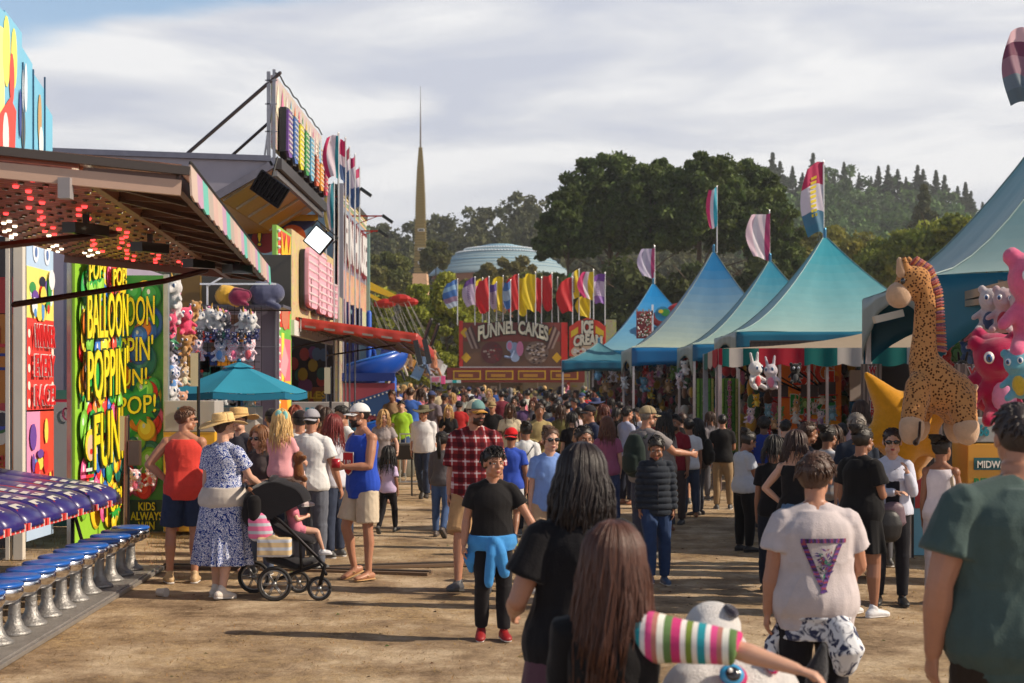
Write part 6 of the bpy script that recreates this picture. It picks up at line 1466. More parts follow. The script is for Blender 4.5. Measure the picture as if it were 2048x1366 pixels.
def folds(amp,seed,k=1.,zn=99.):
 def d(co,no):
  A_=amp*np.clip((zn-co[:,2])/.16,.12,1)
  q=co*np.array([1,1,.45]);n=snoise(q,seed,7*k,2);m2=1-np.abs(snoise(q*np.array([1,1,1.6])+3,seed+1,9*k,3))**.7; return co+no*((n*.7+(m2-.5)*1.3)*A_)[:, None]
 return d
def cloth(name,b,mat,col,root,vox,amp=.006,seed=0,k=1.,zn=99.):
 return link(name,fuse(b,vox,2,folds(amp,seed,k,zn)),mat,root, True, True,col)
def add_top(f,root,kind,mat,col,vox,seed,hem=None,loose=.02,name=None):
 b=MB();s=f.s;hem={'tee':-.06,'tank':-.07,'long':-.06,'crop':.16,'jacket':-.1}.get(kind,-.06) if hem is None else hem
 tp={'tank':.505,'crop':.5}.get(kind,.535)
 b.rings(f.torso(loose,hem,tp,flare=.05 if not f.fem else .02))
 if f.fem and loose<.05:
  for sg in (-1,1):b.ell(f.T((sg*.068*f.w,.074,.33)),.064*s)
 if kind=='tank':
  for sg in (-1,1):b.tube([f.T((sg*.105*f.w,.09,.42)),f.T((sg*.095*f.w,.035,.515)),f.T((sg*.095*f.w,-.05,.50)),f.T((sg*.10*f.w,-.09,.40))],[(.034*s,.012*s),(.026*s,.013*s),(.026*s,.013*s),(.04*s,.012*s)],8,cap='flat',ref=f.RS@V((1,0,0)))
 else:
  fr_={'tee':.62,'crop':.55,'long':2,'jacket':2,'half':.95}.get(kind,.62)
  for sh,e,wr,fo,sg in f.arms:
   hv=1+f.heavy*.3;R0=(.057+loose*.4)*s*hv
   b.tube([f.T((sg*.03,-.012,.53)),f.T((sg*(f.sw-.045),-.008,.482)),sh],[.064*s,.064*s*(1+f.heavy*.15),.067*s*hv],12)
   if fr_<1.5:u=(e-sh);b.tube([sh,sh+u*fr_*.5,sh+u*fr_],[.068*s*hv,R0*1.02,R0*1.15],14,cap='flat')
   else:k=1.35 if kind=='jacket' else 1;b.tube([sh,sh.lerp(e,.5),e],[R0,.058*s*k*hv,.05*s*k*hv],14);b.tube([e,e.lerp(wr,.4),e.lerp(wr,.93)],[.05*s*k*hv,.047*s*k*hv,.036*s*k],14,cap='flat')
 if kind=='jacket':b.tube([f.T((0,0,.50)),f.T((0,.0,.585))],[.085*s,.075*s],14,cap='flat')
 nm=name or {'tee':'t_shirt','tank':'tank_top','long':'long_sleeve_shirt','jacket':'jacket','crop':'top'}.get(kind,'shirt')
 return cloth(nm,b,mat,col,root,vox,.0105 if kind!='jacket' else .005,seed,1.,f.neck.z)
def add_bottom(f,root,kind,mat,col,vox,seed,length=None):
 b=MB();s=f.s;hv=1+f.heavy*.28
 if kind in ('skirt','dress'):
  z0=length if length is not None else -.45;out=[]
  for i in range(18):
   z=.14+(z0-.14)*i/17;fl=.02+.105*(i/17)**.8*(abs(z0)/.55)
   out.append((f.T((0,-.01,z)) if z>-.1 else f.hip+V((0,-.01*s,z*s)),(.15*f.w+fl+(.02 if z<.05 else 0))*s,(.105+fl)*s,f.R if z>-.1 else None))
  b.rings(out,40);me=fuse(b,vox,1)
  n=len(me.vertices);co=np.zeros(n*3);me.vertices.foreach_get('co',co);co=co.reshape(-1,3)
  a=np.arctan2(co[:,1]-f.hip.y,co[:,0]-f.hip.x);t=np.clip((f.hip.z-co[:,2])/(abs(z0)*s),0,1);r=1+.075*t*np.sin(a*9+seed+1.2*np.sin(a*3))+.03*t*np.sin(a*21)
  co[:,0]=f.hip.x+(co[:,0]-f.hip.x)*r;co[:,1]=f.hip.y+(co[:,1]-f.hip.y)*r;me.vertices.foreach_set('co',co.ravel());me.update()
  return link('skirt',me,mat,root, True, True,col)
 b.rings(f.torso(.012,-.10,.10))
 le={'shorts':.82,'short':.45,'pants':2,'tight':2}[kind];e={'shorts':.026,'short':.02,'pants':.018,'tight':.012}[kind]
 if length:le=length
 for h,k,a,p in f.legs:
  if le<1.5:
   u=k-h;b.tube([h+V((0,0,.03)),h+u*le*.5,h+u*le],[(.092+e*.6)*s*hv,(.084+e)*s*hv,(.078+e*1.3)*s*hv],16,cap='flat')
  else:
   b.tube([h+V((0,0,.03)),h.lerp(k,.45),k],[(.092+e*.5)*s*hv,(.08+e)*s*hv,(.054+e)*s*hv],14);b.tube([k,k.lerp(a,.4),k.lerp(a,.96)],[(.058+e)*s*hv,(.058+e*.9)*s*hv,(.040+e*1.15)*s*hv**.5],14,cap='flat');b.ell(k,(.062+e)*s*hv)
 nm={'shorts':'shorts','short':'shorts','pants':'trousers','tight':'leggings'}[kind]
 return cloth(nm,b,mat,col,root,vox,.010 if kind!='tight' else .003,seed+5,1.2)
def add_shoes(f,root,col,kind='sneaker',vox=.008):
 for i in (0,1):
  if kind=='none': return
  b=MB();sole,fd,up,X=f.foot(b,i,.010 if kind!='sandal' else .004);s=f.s
  if kind=='sandal':
   b=MB();q=sole-up*.034*s;b.tube([q-fd*.07*s,q,q+fd*.09*s,q+fd*.17*s],[(.036*s,.009),(.038*s,.009),(.046*s,.009),(.036*s,.008)],12,ref=X);b.tube([sole+fd*.03*s-X*.045*s,sole+fd*.09*s+up*.022*s,sole+fd*.03*s+X*.045*s],.007,6)
   b.build('sandal','leather',root, True, True,col); continue
  b.tube([sole-fd*.03*s+up*.02*s,sole+fd*.03*s+up*.03*s,sole+up*.06*s-fd*.01*s],[.042*s,.04*s,.04*s],10)
  sh=link('shoe',fuse(b,vox,1),'leather',root, True, True,col)
  b=MB();q=sole-up*.030*s;b.tube([q-fd*.075*s,q,q+fd*.09*s,q+fd*.175*s],[(.038*s,.013*s),(.040*s,.013*s),(.049*s,.013*s),(.036*s,.012*s)],14,ref=X);b.build('sole','rubber',sh, True, True,(.62,.6,.58) if sum(col)>.3 or kind=='white_sole' else (.05,.05,.05))
def hairdo(f,root,style,col,vox,seed,L=.3,n=130,hat=False):
 r=np.random.RandomState(seed);c=f.hc;R=f.HR;k=f.hs;b=MB();Hd= lambda x,y,z:c+R@V((x,y,z))*k
 if style=='bald': return
 thick={'buzz':.003,'short':.005,'curly':.018,'long':.008,'pony':.005,'bun':.005,'messy':.014}[style]*(.3 if hat else 1)
 me_b=MB();me_b.ell(V((0,-.012,.028)),(.076+thick,.094+thick,.091+thick),n=40,m=28)
 vs=np.array(me_b.v);fr_=np.clip((vs[:,1]-.01)/.05,0,1);top=.062 if not hat else .03
 low=np.interp(vs[:,1],[-.1,-.045,-.01,.03,.08],([-.075,-.05,-.005,.03,top] if style in ('short','buzz','messy','curly') else [-.1,-.1,-.06,.0,top]))
 below=vs[:,2]<low
 vs[below]*=np.array([.80,.80,.86]);nz=snoise(vs,seed,40,2)*(.007 if style in ('messy','curly') else .004);vs=vs+vs/np.linalg.norm(vs,axis=1,keepdims=True)*nz[:, None]
 b.add([c+R@V(v)*k for v in vs],me_b.f)
 def strand(pts,r0,r1,nn=5):b.tube(pts,[r0+(r1-r0)*i/(len(pts)-1) for i in range(len(pts))],nn,cap='flat')
 if style in ('short','messy','curly'):
  for i in range(int(n*2.6) if not hat else 50):
   a=r.uniform(0,6.28);ph=math.acos(r.uniform(-.05 if style!='messy' else .0,1));d=V((math.sin(ph)*math.cos(a),math.sin(ph)*math.sin(a),math.cos(ph)))
   if (d.y>.3 and d.z<.42) or (d.y>-.3 and d.z<.15) or (hat and d.z>.2): continue
   p=V((d.x*(.077+thick),-.012+d.y*(.095+thick),.028+d.z*(.092+thick)));tg=V((-d.x*.2+r.uniform(-.5,.5),.75 if d.z>.6 else .1,-.7*(1-d.z))).normalized();l=r.uniform(.022,.045)*(1.5 if style=='messy' else 1)
   strand([Hd(*(p-d*.006)),Hd(*(p+tg*l*.5+d*.005)),Hd(*(p+tg*l+d*.0))],.0075*k,.002*k)
 if style=='long':
  for i in range(n):
   a=r.uniform(rad(52),rad(488-0)) if False else rad(r.uniform(118,422));a_=a;side=math.cos(a_);back=-math.sin(a_)
   q0=r.uniform(0,.5);pts=[];off=r.uniform(.95,1.13);wv=r.uniform(0,6.28);ln=L*r.uniform(.62,1.1)
   for t in (0,.25,.5,.75,1):ph=.12+t*1.5;pts.append(V((math.sin(ph)*math.cos(a_)*(.083+.006)*off,-.012+math.sin(ph)*math.sin(a_)*.103*off,.03+math.cos(ph)*.1*off)))
   e=pts[-1]
   for t in (.2,.4,.6,.8,1):
    z=e.z-ln*t;spread=1+.28*math.sin(min(1,t*1.2)*PI*.5)*(1 if side*side>.3 else .5);pts.append(V((e.x*spread+.008*math.sin(wv+t*6)-0,e.y*(1+.35*t*(e.y<0))+.008*math.cos(wv+t*5),z)))
   P2=[Hd(*p) for p in pts[:5]];base=P2[-1]
   for j,p in enumerate(pts[5:]):dq=R@V((p.x-e.x,p.y-e.y,0))*k;P2.append(V((base.x+dq.x,base.y+dq.y,Hd(*e).z-ln*(j+1)/5+0)))
   w_=(.0088 if n<150 else .0048)*r.uniform(.6,1.3);strand(P2,w_,.0018,5)
 if style in ('pony','bun'):
  for i in range(n):
   a=rad(r.uniform(0,360));ph=r.uniform(.3,1.45);d=V((math.sin(ph)*math.cos(a),math.sin(ph)*math.sin(a),math.cos(ph)))
   if d.y>.6: continue
   p=V((d.x*.086,-.012+d.y*.104,.03+d.z*.101));q=V((0,-.1,.05));m_=p.lerp(q,.5);m_=V((m_.x,m_.y,m_.z))+d*.02;strand([Hd(*p),Hd(*m_),Hd(*q)],.006*k,.003*k)
  if style=='bun':
   b.ell(Hd(0,-.10,.095),(.042*k,)*3,n=14,m=10)
   for i in range(12):a=i*.52;strand([Hd(.04*math.cos(a+t),-.10+.04*math.sin(a+t*2),.095+.04*math.sin(t*2)) for t in (0,.5,1,1.5)],.012*k,.006*k)
  else:
   for i in range(n//2):
    ox,oy=r.uniform(-.02,.02),r.uniform(-.02,.02);ln=L*r.uniform(.7,1.05);st=Hd(0,-.10,.05);bk=R@V((0,-1,0));strand([st,st+bk*.045+V((ox*.3,oy*.3,-.0)),st+bk*.06+V((ox,oy,-ln*.4)),st+bk*.045+V((ox*1.3,oy,-ln*.8)),st+bk*.05+V((ox,oy,-ln))],.009,.002)
 return b.build('hair','hair',root, True, True,col)
def add_face(f,root,shades=False,beard=None,brow=srgb(40,28,22),lip=srgb(150,78,70),hero=True):
 c=f.hc;R=f.HR;k=f.hs;Hd= lambda x,y,z:c+R@V((x,y,z))*k
 if not shades:
  for sg in (-1,1):
   e=MB();e.ell(Hd(sg*.031,.0785,.002),(.0125*k,.007*k,.006*k),R=R,n=10,m=6,col=(.6,.57,.54));e.ell(Hd(sg*.031,.084,.002),(.0055*k,.003*k,.0055*k),R=R,n=8,m=5,col=srgb(38,26,20));e.build('eye','gloss',root, True, True)
   e=MB();e.tube([Hd(sg*.016,.091,.019),Hd(sg*.034,.089,.0235),Hd(sg*.05,.077,.018)],[.0035*k,.004*k,.002*k],6);e.build('eyebrow','hair',root, True, True,brow)
 else:
  e=MB()
  for sg in (-1,1):e.ell(Hd(sg*.033,.0905,.002),(.029*k,.007*k,.019*k),R=R,n=14,m=8);e.bar(Hd(sg*.06,.082,.007),Hd(sg*.08,0,.005),.004,.006)
  e.bar(Hd(-.01,.096,.007),Hd(.01,.096,.007),.005,.005);e.build('sunglasses','gloss',root, True, True,(.012,.012,.014))
 e=MB();e.ell(Hd(0,.0905,-.0605),(.021*k,.006*k,.0038*k),R=R,n=10,m=6);e.ell(Hd(0,.0905,-.069),(.018*k,.006*k,.0045*k),R=R,n=10,m=6);e.build('lips','skin',root, True, True,lip)
 if beard:
  b=MB();b.ell(Hd(0,.024,-.064),(.064*k,.07*k,.052*k),R=R);b.ell(Hd(0,.06,-.096),(.032*k,.03*k,.027*k),R=R)
  me=fuse(b,.006,1, lambda co,no:co+no*(snoise(co,3,160,1)*.002)[:, None]);o=link('beard',me,'hair',root, True, True,beard)
  m=MB();m.tube([Hd(-.03,.083,-.052),Hd(0,.1,-.047),Hd(.03,.083,-.052)],[.006*k,.008*k,.006*k],6);m.build('moustache','hair',root, True, True,beard)
def add_hat(f,root,kind,col,back=False,col2=None,name=None):
 c=f.hc;R=f.HR;k=f.hs;Hd= lambda x,y,z:c+R@V((x,y,z))*k
 if kind=='cap':
  b=MB();sg=-1 if back else 1
  def dome(u,v):a=u*2*PI;ph=.02+v*1.5;r_=(math.sin(ph),math.cos(ph)); return Hd(.083*r_[0]*math.cos(a),-.008+.103*r_[0]*math.sin(a),.030+.093*r_[1])
  b.grid(dome,28,10);h=b.build('cap','cloth',root, True, True,col,solid=.004)
  if col2:
   me=h.data;ca=me.attributes['Col'];
   for p in me.polygons:
    cc=(f.HR.inverted()@(p.center-c));w=(1,1,1) if cc.y<.03 else col2
    for li in p.loop_indices:ca.data[li].color=(*w,1)
  m=MB()
  def brim(u,v):a=-1+2*u; return Hd(.076*a*(1-.12*v),sg*(.088*math.sqrt(max(0,1-(a*.82)**2))+.082*v*math.sqrt(max(0,1-(a*.93)**2)))-.008*(1 if not back else -1),.026-.018*v-.016*a*a)
  m.grid(brim,14,5);m.build('brim','cloth',h, True, True,col if not name else name,solid=.004)
 else:
  w={'straw':.20,'bucket':.15}[kind];b=MB();pf=[(.078,.115),(.086,.10),(.092,.04),(.1,.028),(.13,.022 if kind=='straw' else .01),(w,.012)]
  def hat(u,v):
   a=u*2*PI;q=v*(len(pf));j=min(len(pf)-1,int(q));t=min(1,q-j)
   p0=(.0,.118) if j==0 else pf[j-1];p1=pf[j];r_=p0[0]+(p1[0]-p0[0])*t;z=p0[1]+(p1[1]-p0[1])*t
   up=.03*math.cos(2*a)*max(0,(r_-.1)/.1); return Hd(r_*math.cos(a),-.01+r_*1.12*math.sin(a),.022+z+up-(.012*abs(math.cos(a)) if r_<.08 else 0))
  b.grid(hat,40,24);h=b.build('sun_hat','straw',root, True, True,col,solid=.004);m=MB();m.tube([Hd(.091*math.cos(a),-.01+.102*math.sin(a),.022+.048) for a in [i*PI/12 for i in range(25)]],.009,6,cap='flat');m.build('hat_band','cloth',h, True, True,col2 or tuple(q*.6 for q in col))
SKL=srgb(204,158,134);SKT=srgb(178,126,100);SKB=srgb(146,100,76);SKD=srgb(96,62,44)
DK=srgb(26,19,17);BRN=srgb(66,42,28);LBR=srgb(110,76,48);BLD=srgb(196,156,96);GRY=srgb(120,112,104)
def person(px,hd,feet,yaw,label,skin=SKT,top=None,bottom=None,shoes=((.6,.6,.58),'sneaker'),hair=('short',DK),hat=None,face=None,lod=1,group=None,H=None,Yd=None,**kw):
 """place by photo: head-top row and sole row give distance and height"""
 Y=Yd or 5500./(feet-H0);k=F/Y;H=H if H and H<1.2 else (HC-(hd-H0)/k);vox=(.0065,.0085,.013)[lod];seed=int(px)
 rise=.03 if hat else .015
 f=Fig(H,**kw);tp=f.hc.z+(.15 if hat else .128)*f.hs;f=Fig(H*H/tp,**kw);z=0
 root=link('person',f.body(vox,face=face is not None),'skin', None,smooth=True,color=skin)
 root.location=(PX(px,Y),Y,z);root.rotation_euler=(0,0,rad(yaw));tag(root,label,'person',group)
 if bottom:add_bottom(f,root,bottom[0],bottom[1],bottom[2],vox*1.2,seed,bottom[3] if len(bottom)>3 else None)
 if top:add_top(f,root,top[0],top[1],top[2],vox*1.2,seed,**(top[3] if len(top)>3 else {}))
 if shoes:add_shoes(f,root,shoes[0],shoes[1])
 if hair:hairdo(f,root,hair[0],hair[1],vox,seed,*(hair[2:]),hat=bool(hat))
 if hat:add_hat(f,root,*hat)
 if face is not None:add_face(f,root,**face)
 return root,f
def W2(root,v): return Matrix.LocRotScale(root.location,root.rotation_euler,V((1,1,1)))@V(v)
def item(name,mb,mat,label,cat,col,fz=None,amp=0):
 if fz:o=link(name,fuse(mb,fz,2,folds(amp,3) if amp else None),mat,smooth=True,color=col)
 else:o=mb.build(name,mat,smooth=True,color=col)
 return tag(o,label,cat)
def backpack(root,f,col,label):
 b=MB();s=f.s;a=[W2(root,f.T((0,-.20,z))) for z in (.08,.22,.36,.45)];X=Matrix.Rotation(root.rotation_euler.z,3,'Z')@V((1,0,0))
 b.tube(a,[(.13*s,.085*s),(.16*s,.10*s),(.15*s,.09*s),(.11*s,.06*s)],14,ref=X);b.tube([W2(root,f.T((0,-.28,z))) for z in (.1,.24)],[(.11*s,.05*s),(.11*s,.05*s)],12,ref=X)
 for sg in (-1,1):b.tube([W2(root,f.T((sg*.09,y,z))) for y,z in ((-.13,.46),(0,.545),(.12,.44),(.13,.3),(0.02,.16),(-.14,.12))],[(.024*s,.012*s)]*6,8,ref=X)
 return item('backpack',b,'cloth',label,'backpack',col,.012,.004)
TEE= lambda c,m='cloth',**k:('tee',m,c,k)
#left group
r,f=person(368,812,1166,14,'man in red tank top and navy shorts seen from behind',SKT,('tank','cloth',srgb(214,66,56),{'loose':.028,'hem':-.1}),('shorts','denim',srgb(40,52,78)),(srgb(190,160,120),'sneaker'),('short',srgb(92,58,36)), None,{'shades': True},0,twist=-14,head=(-62,0),w=1.04,arms=('hip','hold'),legs=('rest','stand'))
r,f=person(446,822,1195,-24,'woman in straw sun hat and blue floral dress with sweater at her waist',SKL,('tee','floral',(1,1,1),{'loose':.03,'hem':.05}),('dress','floral',(1,1,1),-.62),(srgb(215,205,195),'sneaker'),('short',BRN),('straw',srgb(222,190,132), False,srgb(210,180,125)), None,0,fem=True,w=1.12,head=(-30,-5),arms=('down',((.28,.5,-1),(.1,1,-.55))),legs=(((.02,.12,-1),(0,-.05,-1),0),((.02,-.12,-1),(0,-.28,-1),.1)),heavy=.25)
b=MB();b.rings(f.torso(.03,-.21,.13,flare=.10),30);b.tube([f.T((.1,.17,.08)),f.T((.13,.22,-.02)),f.T((.12,.2,-.16))],[.05,.05,.06],10)
cloth('tied_sweater',b,'cloth',srgb(196,186,176),r,.01,.012,4,.8)
person(480,812,1160,150,'person in second straw hat mostly hidden behind the first hat',SKL,TEE(srgb(60,60,70)),('pants','cloth',srgb(40,40,50)), None,('short',BRN),('straw',srgb(214,176,116)),{},1,Yd=15.2,H=1.74)
r,f=person(522,852,1150,158,'smiling woman with sunglasses in dark grey t-shirt holding the little girl',SKL,TEE(srgb(70,62,64)),('pants','denim',srgb(90,100,120)),(srgb(90,90,90),'sneaker'),('long',srgb(128,84,50),.18,110), None,{'shades': True},1,fem=True,head=(-8,0),arms=('hold','hold'))
Rr=r
r,f=person(562,872,1096,-20,'little girl in pink shirt with long blonde hair and aqua bow',SKL,TEE(srgb(226,160,166),loose=.03),('shorts','cloth',srgb(226,205,205)),((.5,.4,.4),'sneaker'),('long',srgb(222,184,120),.30,130), None, None,1,Yd=14.0,H=.98,arms=('push','push'),legs=('sit','sit'),head=(35,0))
r.location.z=PZ(872,14.0)-.98+.26
b=MB();c=W2(r,f.hc)+V((.02,-.09,.07));b.ell(c+V((-.03,0,.01)),(.035,.015,.045));b.ell(c+V((.03,0,.0)),(.03,.015,.045));b.build('hair_bow','cloth',r,smooth=True,color=srgb(140,205,200))
b=MB();c=P(597,915,14.0);b.ell(c,(.06,.06,.07));b.tube([c+V((0,0,-.02)),c+V((.06,-.05,0))],.035,8);b.tube([c+V((0,0,-.08)),c+V((.0,0,-.17))],[.05,.06],8);b.tube([c+V((0,0,-.18)),c+V((.07,-.06,-.21))],.035,8);item('teddy_bear',b,'plush','small brown teddy bear held behind the blonde girl','plush toy',srgb(120,74,42),.014)
person(545,812,1120,20,'man in black cap and striped shirt beside the straw hats',SKT,TEE(srgb(70,84,110),'hstripe'),('pants','denim',srgb(50,60,80)), None,('short',DK),('cap',srgb(30,30,34)), None,1,Yd=16.6,H=1.76)
person(566,818,1120,40,'man in black and white cap between the black cap and the tall men',SKT,TEE(srgb(150,150,150)),('pants','denim',srgb(50,60,80)), None,('short',DK),('cap',srgb(190,190,200)), None,2,Yd=18.6,H=1.7)
person(600,815,1110,8,'man in black cap and white t-shirt left of the grey cap man',SKT,TEE((.72,.72,.72),loose=.035),('pants','cloth',srgb(70,72,80)),((.1,.1,.1),'sneaker'),('short',DK),('cap',srgb(34,28,32)), None,1,Yd=15.8,H=1.76)
person(622,812,1115,-14,'man in backwards grey cap, white t-shirt and grey trousers seen from behind',SKT,TEE((.74,.74,.74),loose=.035),('pants','cloth',srgb(96,100,112)),((.1,.1,.1),'sneaker'),('short',DK),('cap',srgb(160,158,166), True), None,0,w=1.06,arms=('down',((.3,.1,-1),(.2,.35,-1))),legs=('rest','stand'),H=1.78,Yd=15.2)
person(592,812,1080,150,'red haired woman facing left behind the black cap man',SKL,TEE(srgb(190,180,180)),('pants','denim',srgb(60,70,90)), None,('long',srgb(120,50,30),.15), None,{},2,Yd=18.4,H=1.76,fem=True,head=(40,0))
person(668,830,1080,60,'woman with long red hair in open denim jacket over white top',SKL,TEE(srgb(200,200,210),'cloth'),('pants','denim',srgb(52,60,80)),((.1,.1,.1),'sneaker'),('long',srgb(128,40,36),.34,130), None,{},1,fem=True,arms=('relax','hold'),Yd=16.4,H=1.72)
person(664,838,1080,40,'person in blue denim overshirt beside the red haired woman',SKL,('long','denim',srgb(92,124,160),{'loose':.03}),('pants','denim',srgb(50,60,85)), None,('long',srgb(110,40,34),.1), None, None,2,Yd=17.2,H=1.6,fem=True)
person(688,810,1080,120,'dark haired man in white t-shirt behind the white cap man',SKT,TEE((.7,.7,.7)),('pants','denim',srgb(50,60,80)), None,('short',DK), None,{},1,Yd=17.6,H=1.74)
r,f=person(724,800,1160,128,'bearded man in white cap, sunglasses, blue tank top and beige shorts walking',SKT,('tank','cloth',srgb(40,76,186),{'loose':.03,'hem':-.13}),('shorts','cloth',srgb(205,190,168)),(srgb(190,150,100),'sandal'),('buzz',DK),('cap',(.74,.74,.74)),{'shades': True,'beard':DK},0,w=1.1,head=(-14,0),arms=('hold','hold'),legs=('stand',((.04,.3,-1),(-.0,-.25,-1),.35)))
fr=(W2(r,f.T((0,.13,0))),Matrix.Rotation(rad(128),3,'Z')@V((-1,0,0)),Zv,Matrix.Rotation(rad(128),3,'Z')@V((0,1,0)))
m=MB();m.shape(fr,[(-.1,.34),(.1,.34),(.1,.2),(.06,.13),(0,.1),(-.06,.13),(-.1,.2)],.03,(.75,.73,.73),.004);m.shape(fr,[(-.09,.33),(.09,.33),(.09,.2),(.055,.14),(0,.11),(-.055,.14),(-.09,.2)],.035,srgb(190,40,50),.004);m.build('shirt_emblem','cloth',r);text('US',fr,-.065,.17,.065,.26,(.75,.73,.73),r,h=.041,depth=.004,bold=.03)
b=MB();c=W2(r,f.arms[0][2]+f.arms[0][3]*.08);b.box(c+V((0,-.02,.04)),(.08,.06,.09));item('drink_can',b,'plastic','small red item held in the blue tank man\'s hands','drink',srgb(170,30,46))
person(765,820,1015,195,'blonde woman in grey t-shirt leaning on the folding table',SKL,TEE(srgb(150,140,140)),('pants','denim',srgb(60,70,90)), None,('long',srgb(190,150,96),.2,120), None,{},1,Yd=24.2,H=1.72,fem=True,arms=('lean','down'),lean=8)
person(776,893,1068,-18,'small girl with long black hair in lavender shirt and black leggings',SKB,TEE(srgb(200,180,215)),('tight','cloth',srgb(24,22,28)),((.05,.05,.05),'sneaker'),('long',DK,.28,110), None, None,1,fem=True,arms=('down','relax'),legs=('back','fwd'))
person(704,815,1080,0,'man with dark hair in teal shirt far behind the blue tank man',SKT,TEE(srgb(50,90,110)),('pants','denim',srgb(50,60,80)), None,('short',DK), None, None,2,Yd=27,H=1.66)
r,f=person(848,808,1000,170,'man in olive bucket hat, sunglasses and white long sleeved shirt walking',SKT,('long','cloth',(.70,.68,.68),{'loose':.04}),('pants','denim',srgb(52,62,84)),(srgb(60,54,50),'sneaker'),('short',GRY),('straw',srgb(112,104,78)),{'shades': True},1,heavy=.35,legs=('fwd','back'),arms=('down','relax'))
person(883,862,1075,-12,'woman with black ponytail, grey top and blue jeans walking away',SKB,('long','cloth',srgb(84,80,84),{'loose':.012}),('tight','denim',srgb(66,88,128)),(srgb(90,80,76),'sneaker'),('pony',DK,.28), None, None,1,fem=True,legs=('stand','back'))
r,f=person(950,792,1184,165,'tall bearded man in red plaid shirt and colourful cap looking left',SKT,('half','plaid',(1,1,1),{'loose':.035,'hem':-.14}),('shorts','cloth',srgb(176,140,100),.95),(srgb(70,72,78),'sneaker'),('short',BRN),('cap',srgb(222,212,180), False,srgb(120,170,200),srgb(200,145,60)),{'shades': True,'beard':srgb(54,34,24)},0,w=1.12,head=(50,2),arms=('down','down'),legs=('stand','fwd'),heavy=.2)
r,f=person(985,893,1280,186,'boy in black t-shirt with blue sweatshirt tied round his waist',SKT,TEE(srgb(24,22,24),loose=.03),('pants','cloth',srgb(28,26,30)),(srgb(150,30,34),'sneaker'),('messy',DK), None,{},0,w=1.06,head=(20,0),arms=(((.62,.15,-1),(.55,.15,-1)),((.25,-.05,-1),(.12,.15,-1))),legs=('stand','mid'))
b=MB();b.rings(f.torso(.04,-.10,.05,flare=.1),30);b.tube([f.T((.02,.15,-.01)),f.T((.03,.19,-.12)),f.T((.05,.17,-.4))],[.045,.045,.035],10);b.tube([f.T((-.02,.15,-.01)),f.T((-.06,.19,-.12)),f.T((-.1,.17,-.3))],[.045,.045,.045],10);b.ell(f.T((0,.16,-.01)),.05);b.tube([f.T((.12,0,-.03)),f.T((.2,-.02,-.2)),f.T((.2,0,-.28))],[.06,.07,.03],10)
cloth('tied_sweatshirt',b,'cloth',srgb(66,140,205),r,.009,.012,4,.8)
person(1022,850,1098,-10,'boy in red cap and royal blue t-shirt behind the plaid man',SKB,TEE(srgb(50,80,180),loose=.03),('shorts','cloth',srgb(190,190,195)),(srgb(170,190,60),'sneaker'),('short',DK),('cap',srgb(200,24,30), True), None,1,arms=('down','relax'),legs=('stand','back'))
r,f=person(1052,842,1070,-4,'woman in white t-shirt with black crossbody strap seen from behind',SKB,TEE((.72,.72,.72),loose=.025),('pants','cloth',srgb(34,34,42)),((.1,.1,.1),'sneaker'),('bun',DK), None, None,1,fem=True,heavy=.3)
b=MB();b.tube([f.T((-.12,-.13,.1)),f.T((0,-.16,.3)),f.T((.12,-.1,.47)),f.T((.14,0,.53))],[(.014,.006)]*4,6);b.build('crossbody_strap','leather',r, True, True,BLK)
r,f=person(1100,852,1165,178,'woman with sunglasses and pulled back hair in light blue t-shirt',SKL,TEE(srgb(126,158,220),loose=.02),('shorts','cloth',srgb(190,160,130)),(srgb(200,200,200),'sneaker'),('bun',srgb(92,66,50)), None,{'shades': True},0,fem=True,head=(20,0),w=1.08,heavy=.2,H=1.64,Yd=13.6)
r,f=person(1166,850,1165,196,'smiling dark haired woman just above the foreground woman\'s head',SKB,TEE(srgb(60,90,170)),('pants','denim',srgb(50,66,120)),(srgb(60,60,66),'sneaker'),('pony',DK,.2), None,{'lip':srgb(180,80,76)},0,fem=True,H=1.62,Yd=12.6)
person(1215,835,1060,2,'woman with long brown hair in mauve pink t-shirt facing away',SKL,TEE(srgb(150,84,112),loose=.03),('pants','denim',srgb(60,70,100)),(srgb(60,60,60),'sneaker'),('long',srgb(96,56,38),.28,130), None, None,1,fem=True,arms=('down','relax'),heavy=.25)
r,f=person(1312,870,1168,183,'girl in dark puffer jacket and blue jeans looking down while walking',SKB,('jacket','cloth',srgb(40,46,56),{'loose':.04,'hem':-.12}),('pants','denim',srgb(42,62,98)),(srgb(60,80,110),'white_sole'),('pony',DK,.1), None,{},0,fem=True,head=(-8,24),arms=('down','down'),legs=('stand','fwd'))
for o in r.children:
 if o.name.startswith('jacket'):
  me=o.data;n=len(me.vertices);co=np.zeros(n*3);me.vertices.foreach_get('co',co);co=co.reshape(-1,3);no=np.zeros(n*3,np.float32);me.vertices.foreach_get('normal',no);no=no.reshape(-1,3)
  q=np.abs(np.sin(co[:,2]*PI/.062))**.5;co=co+no*((q-.5)*.022)[:, None];me.vertices.foreach_set('co',co.ravel());me.update()
m=MB();m.tube([f.T((0,.145,-.1)),f.T((0,.155,.2)),f.T((0,.13,.5))],.006,6);m.build('zipper','metal',r, True, True,(.05,.05,.06))
r,f=person(1292,806,1110,-48,'man in camouflage cap and grey t-shirt pointing to the right',SKT,TEE(srgb(128,122,122),loose=.03),('pants','cloth',srgb(60,64,80)),(srgb(70,70,70),'sneaker'),('buzz',GRY),('cap',srgb(150,134,104)),{'shades': True,'beard':srgb(120,100,84)},0,w=1.1,H=1.83,Yd=16.4,head=(-20,0),arms=('relax',((.25,.72,-.62),(.2,1,-.12))),heavy=.2)
backpack(r,f,srgb(34,46,42),'black backpack with small badges on the pointing cap man')
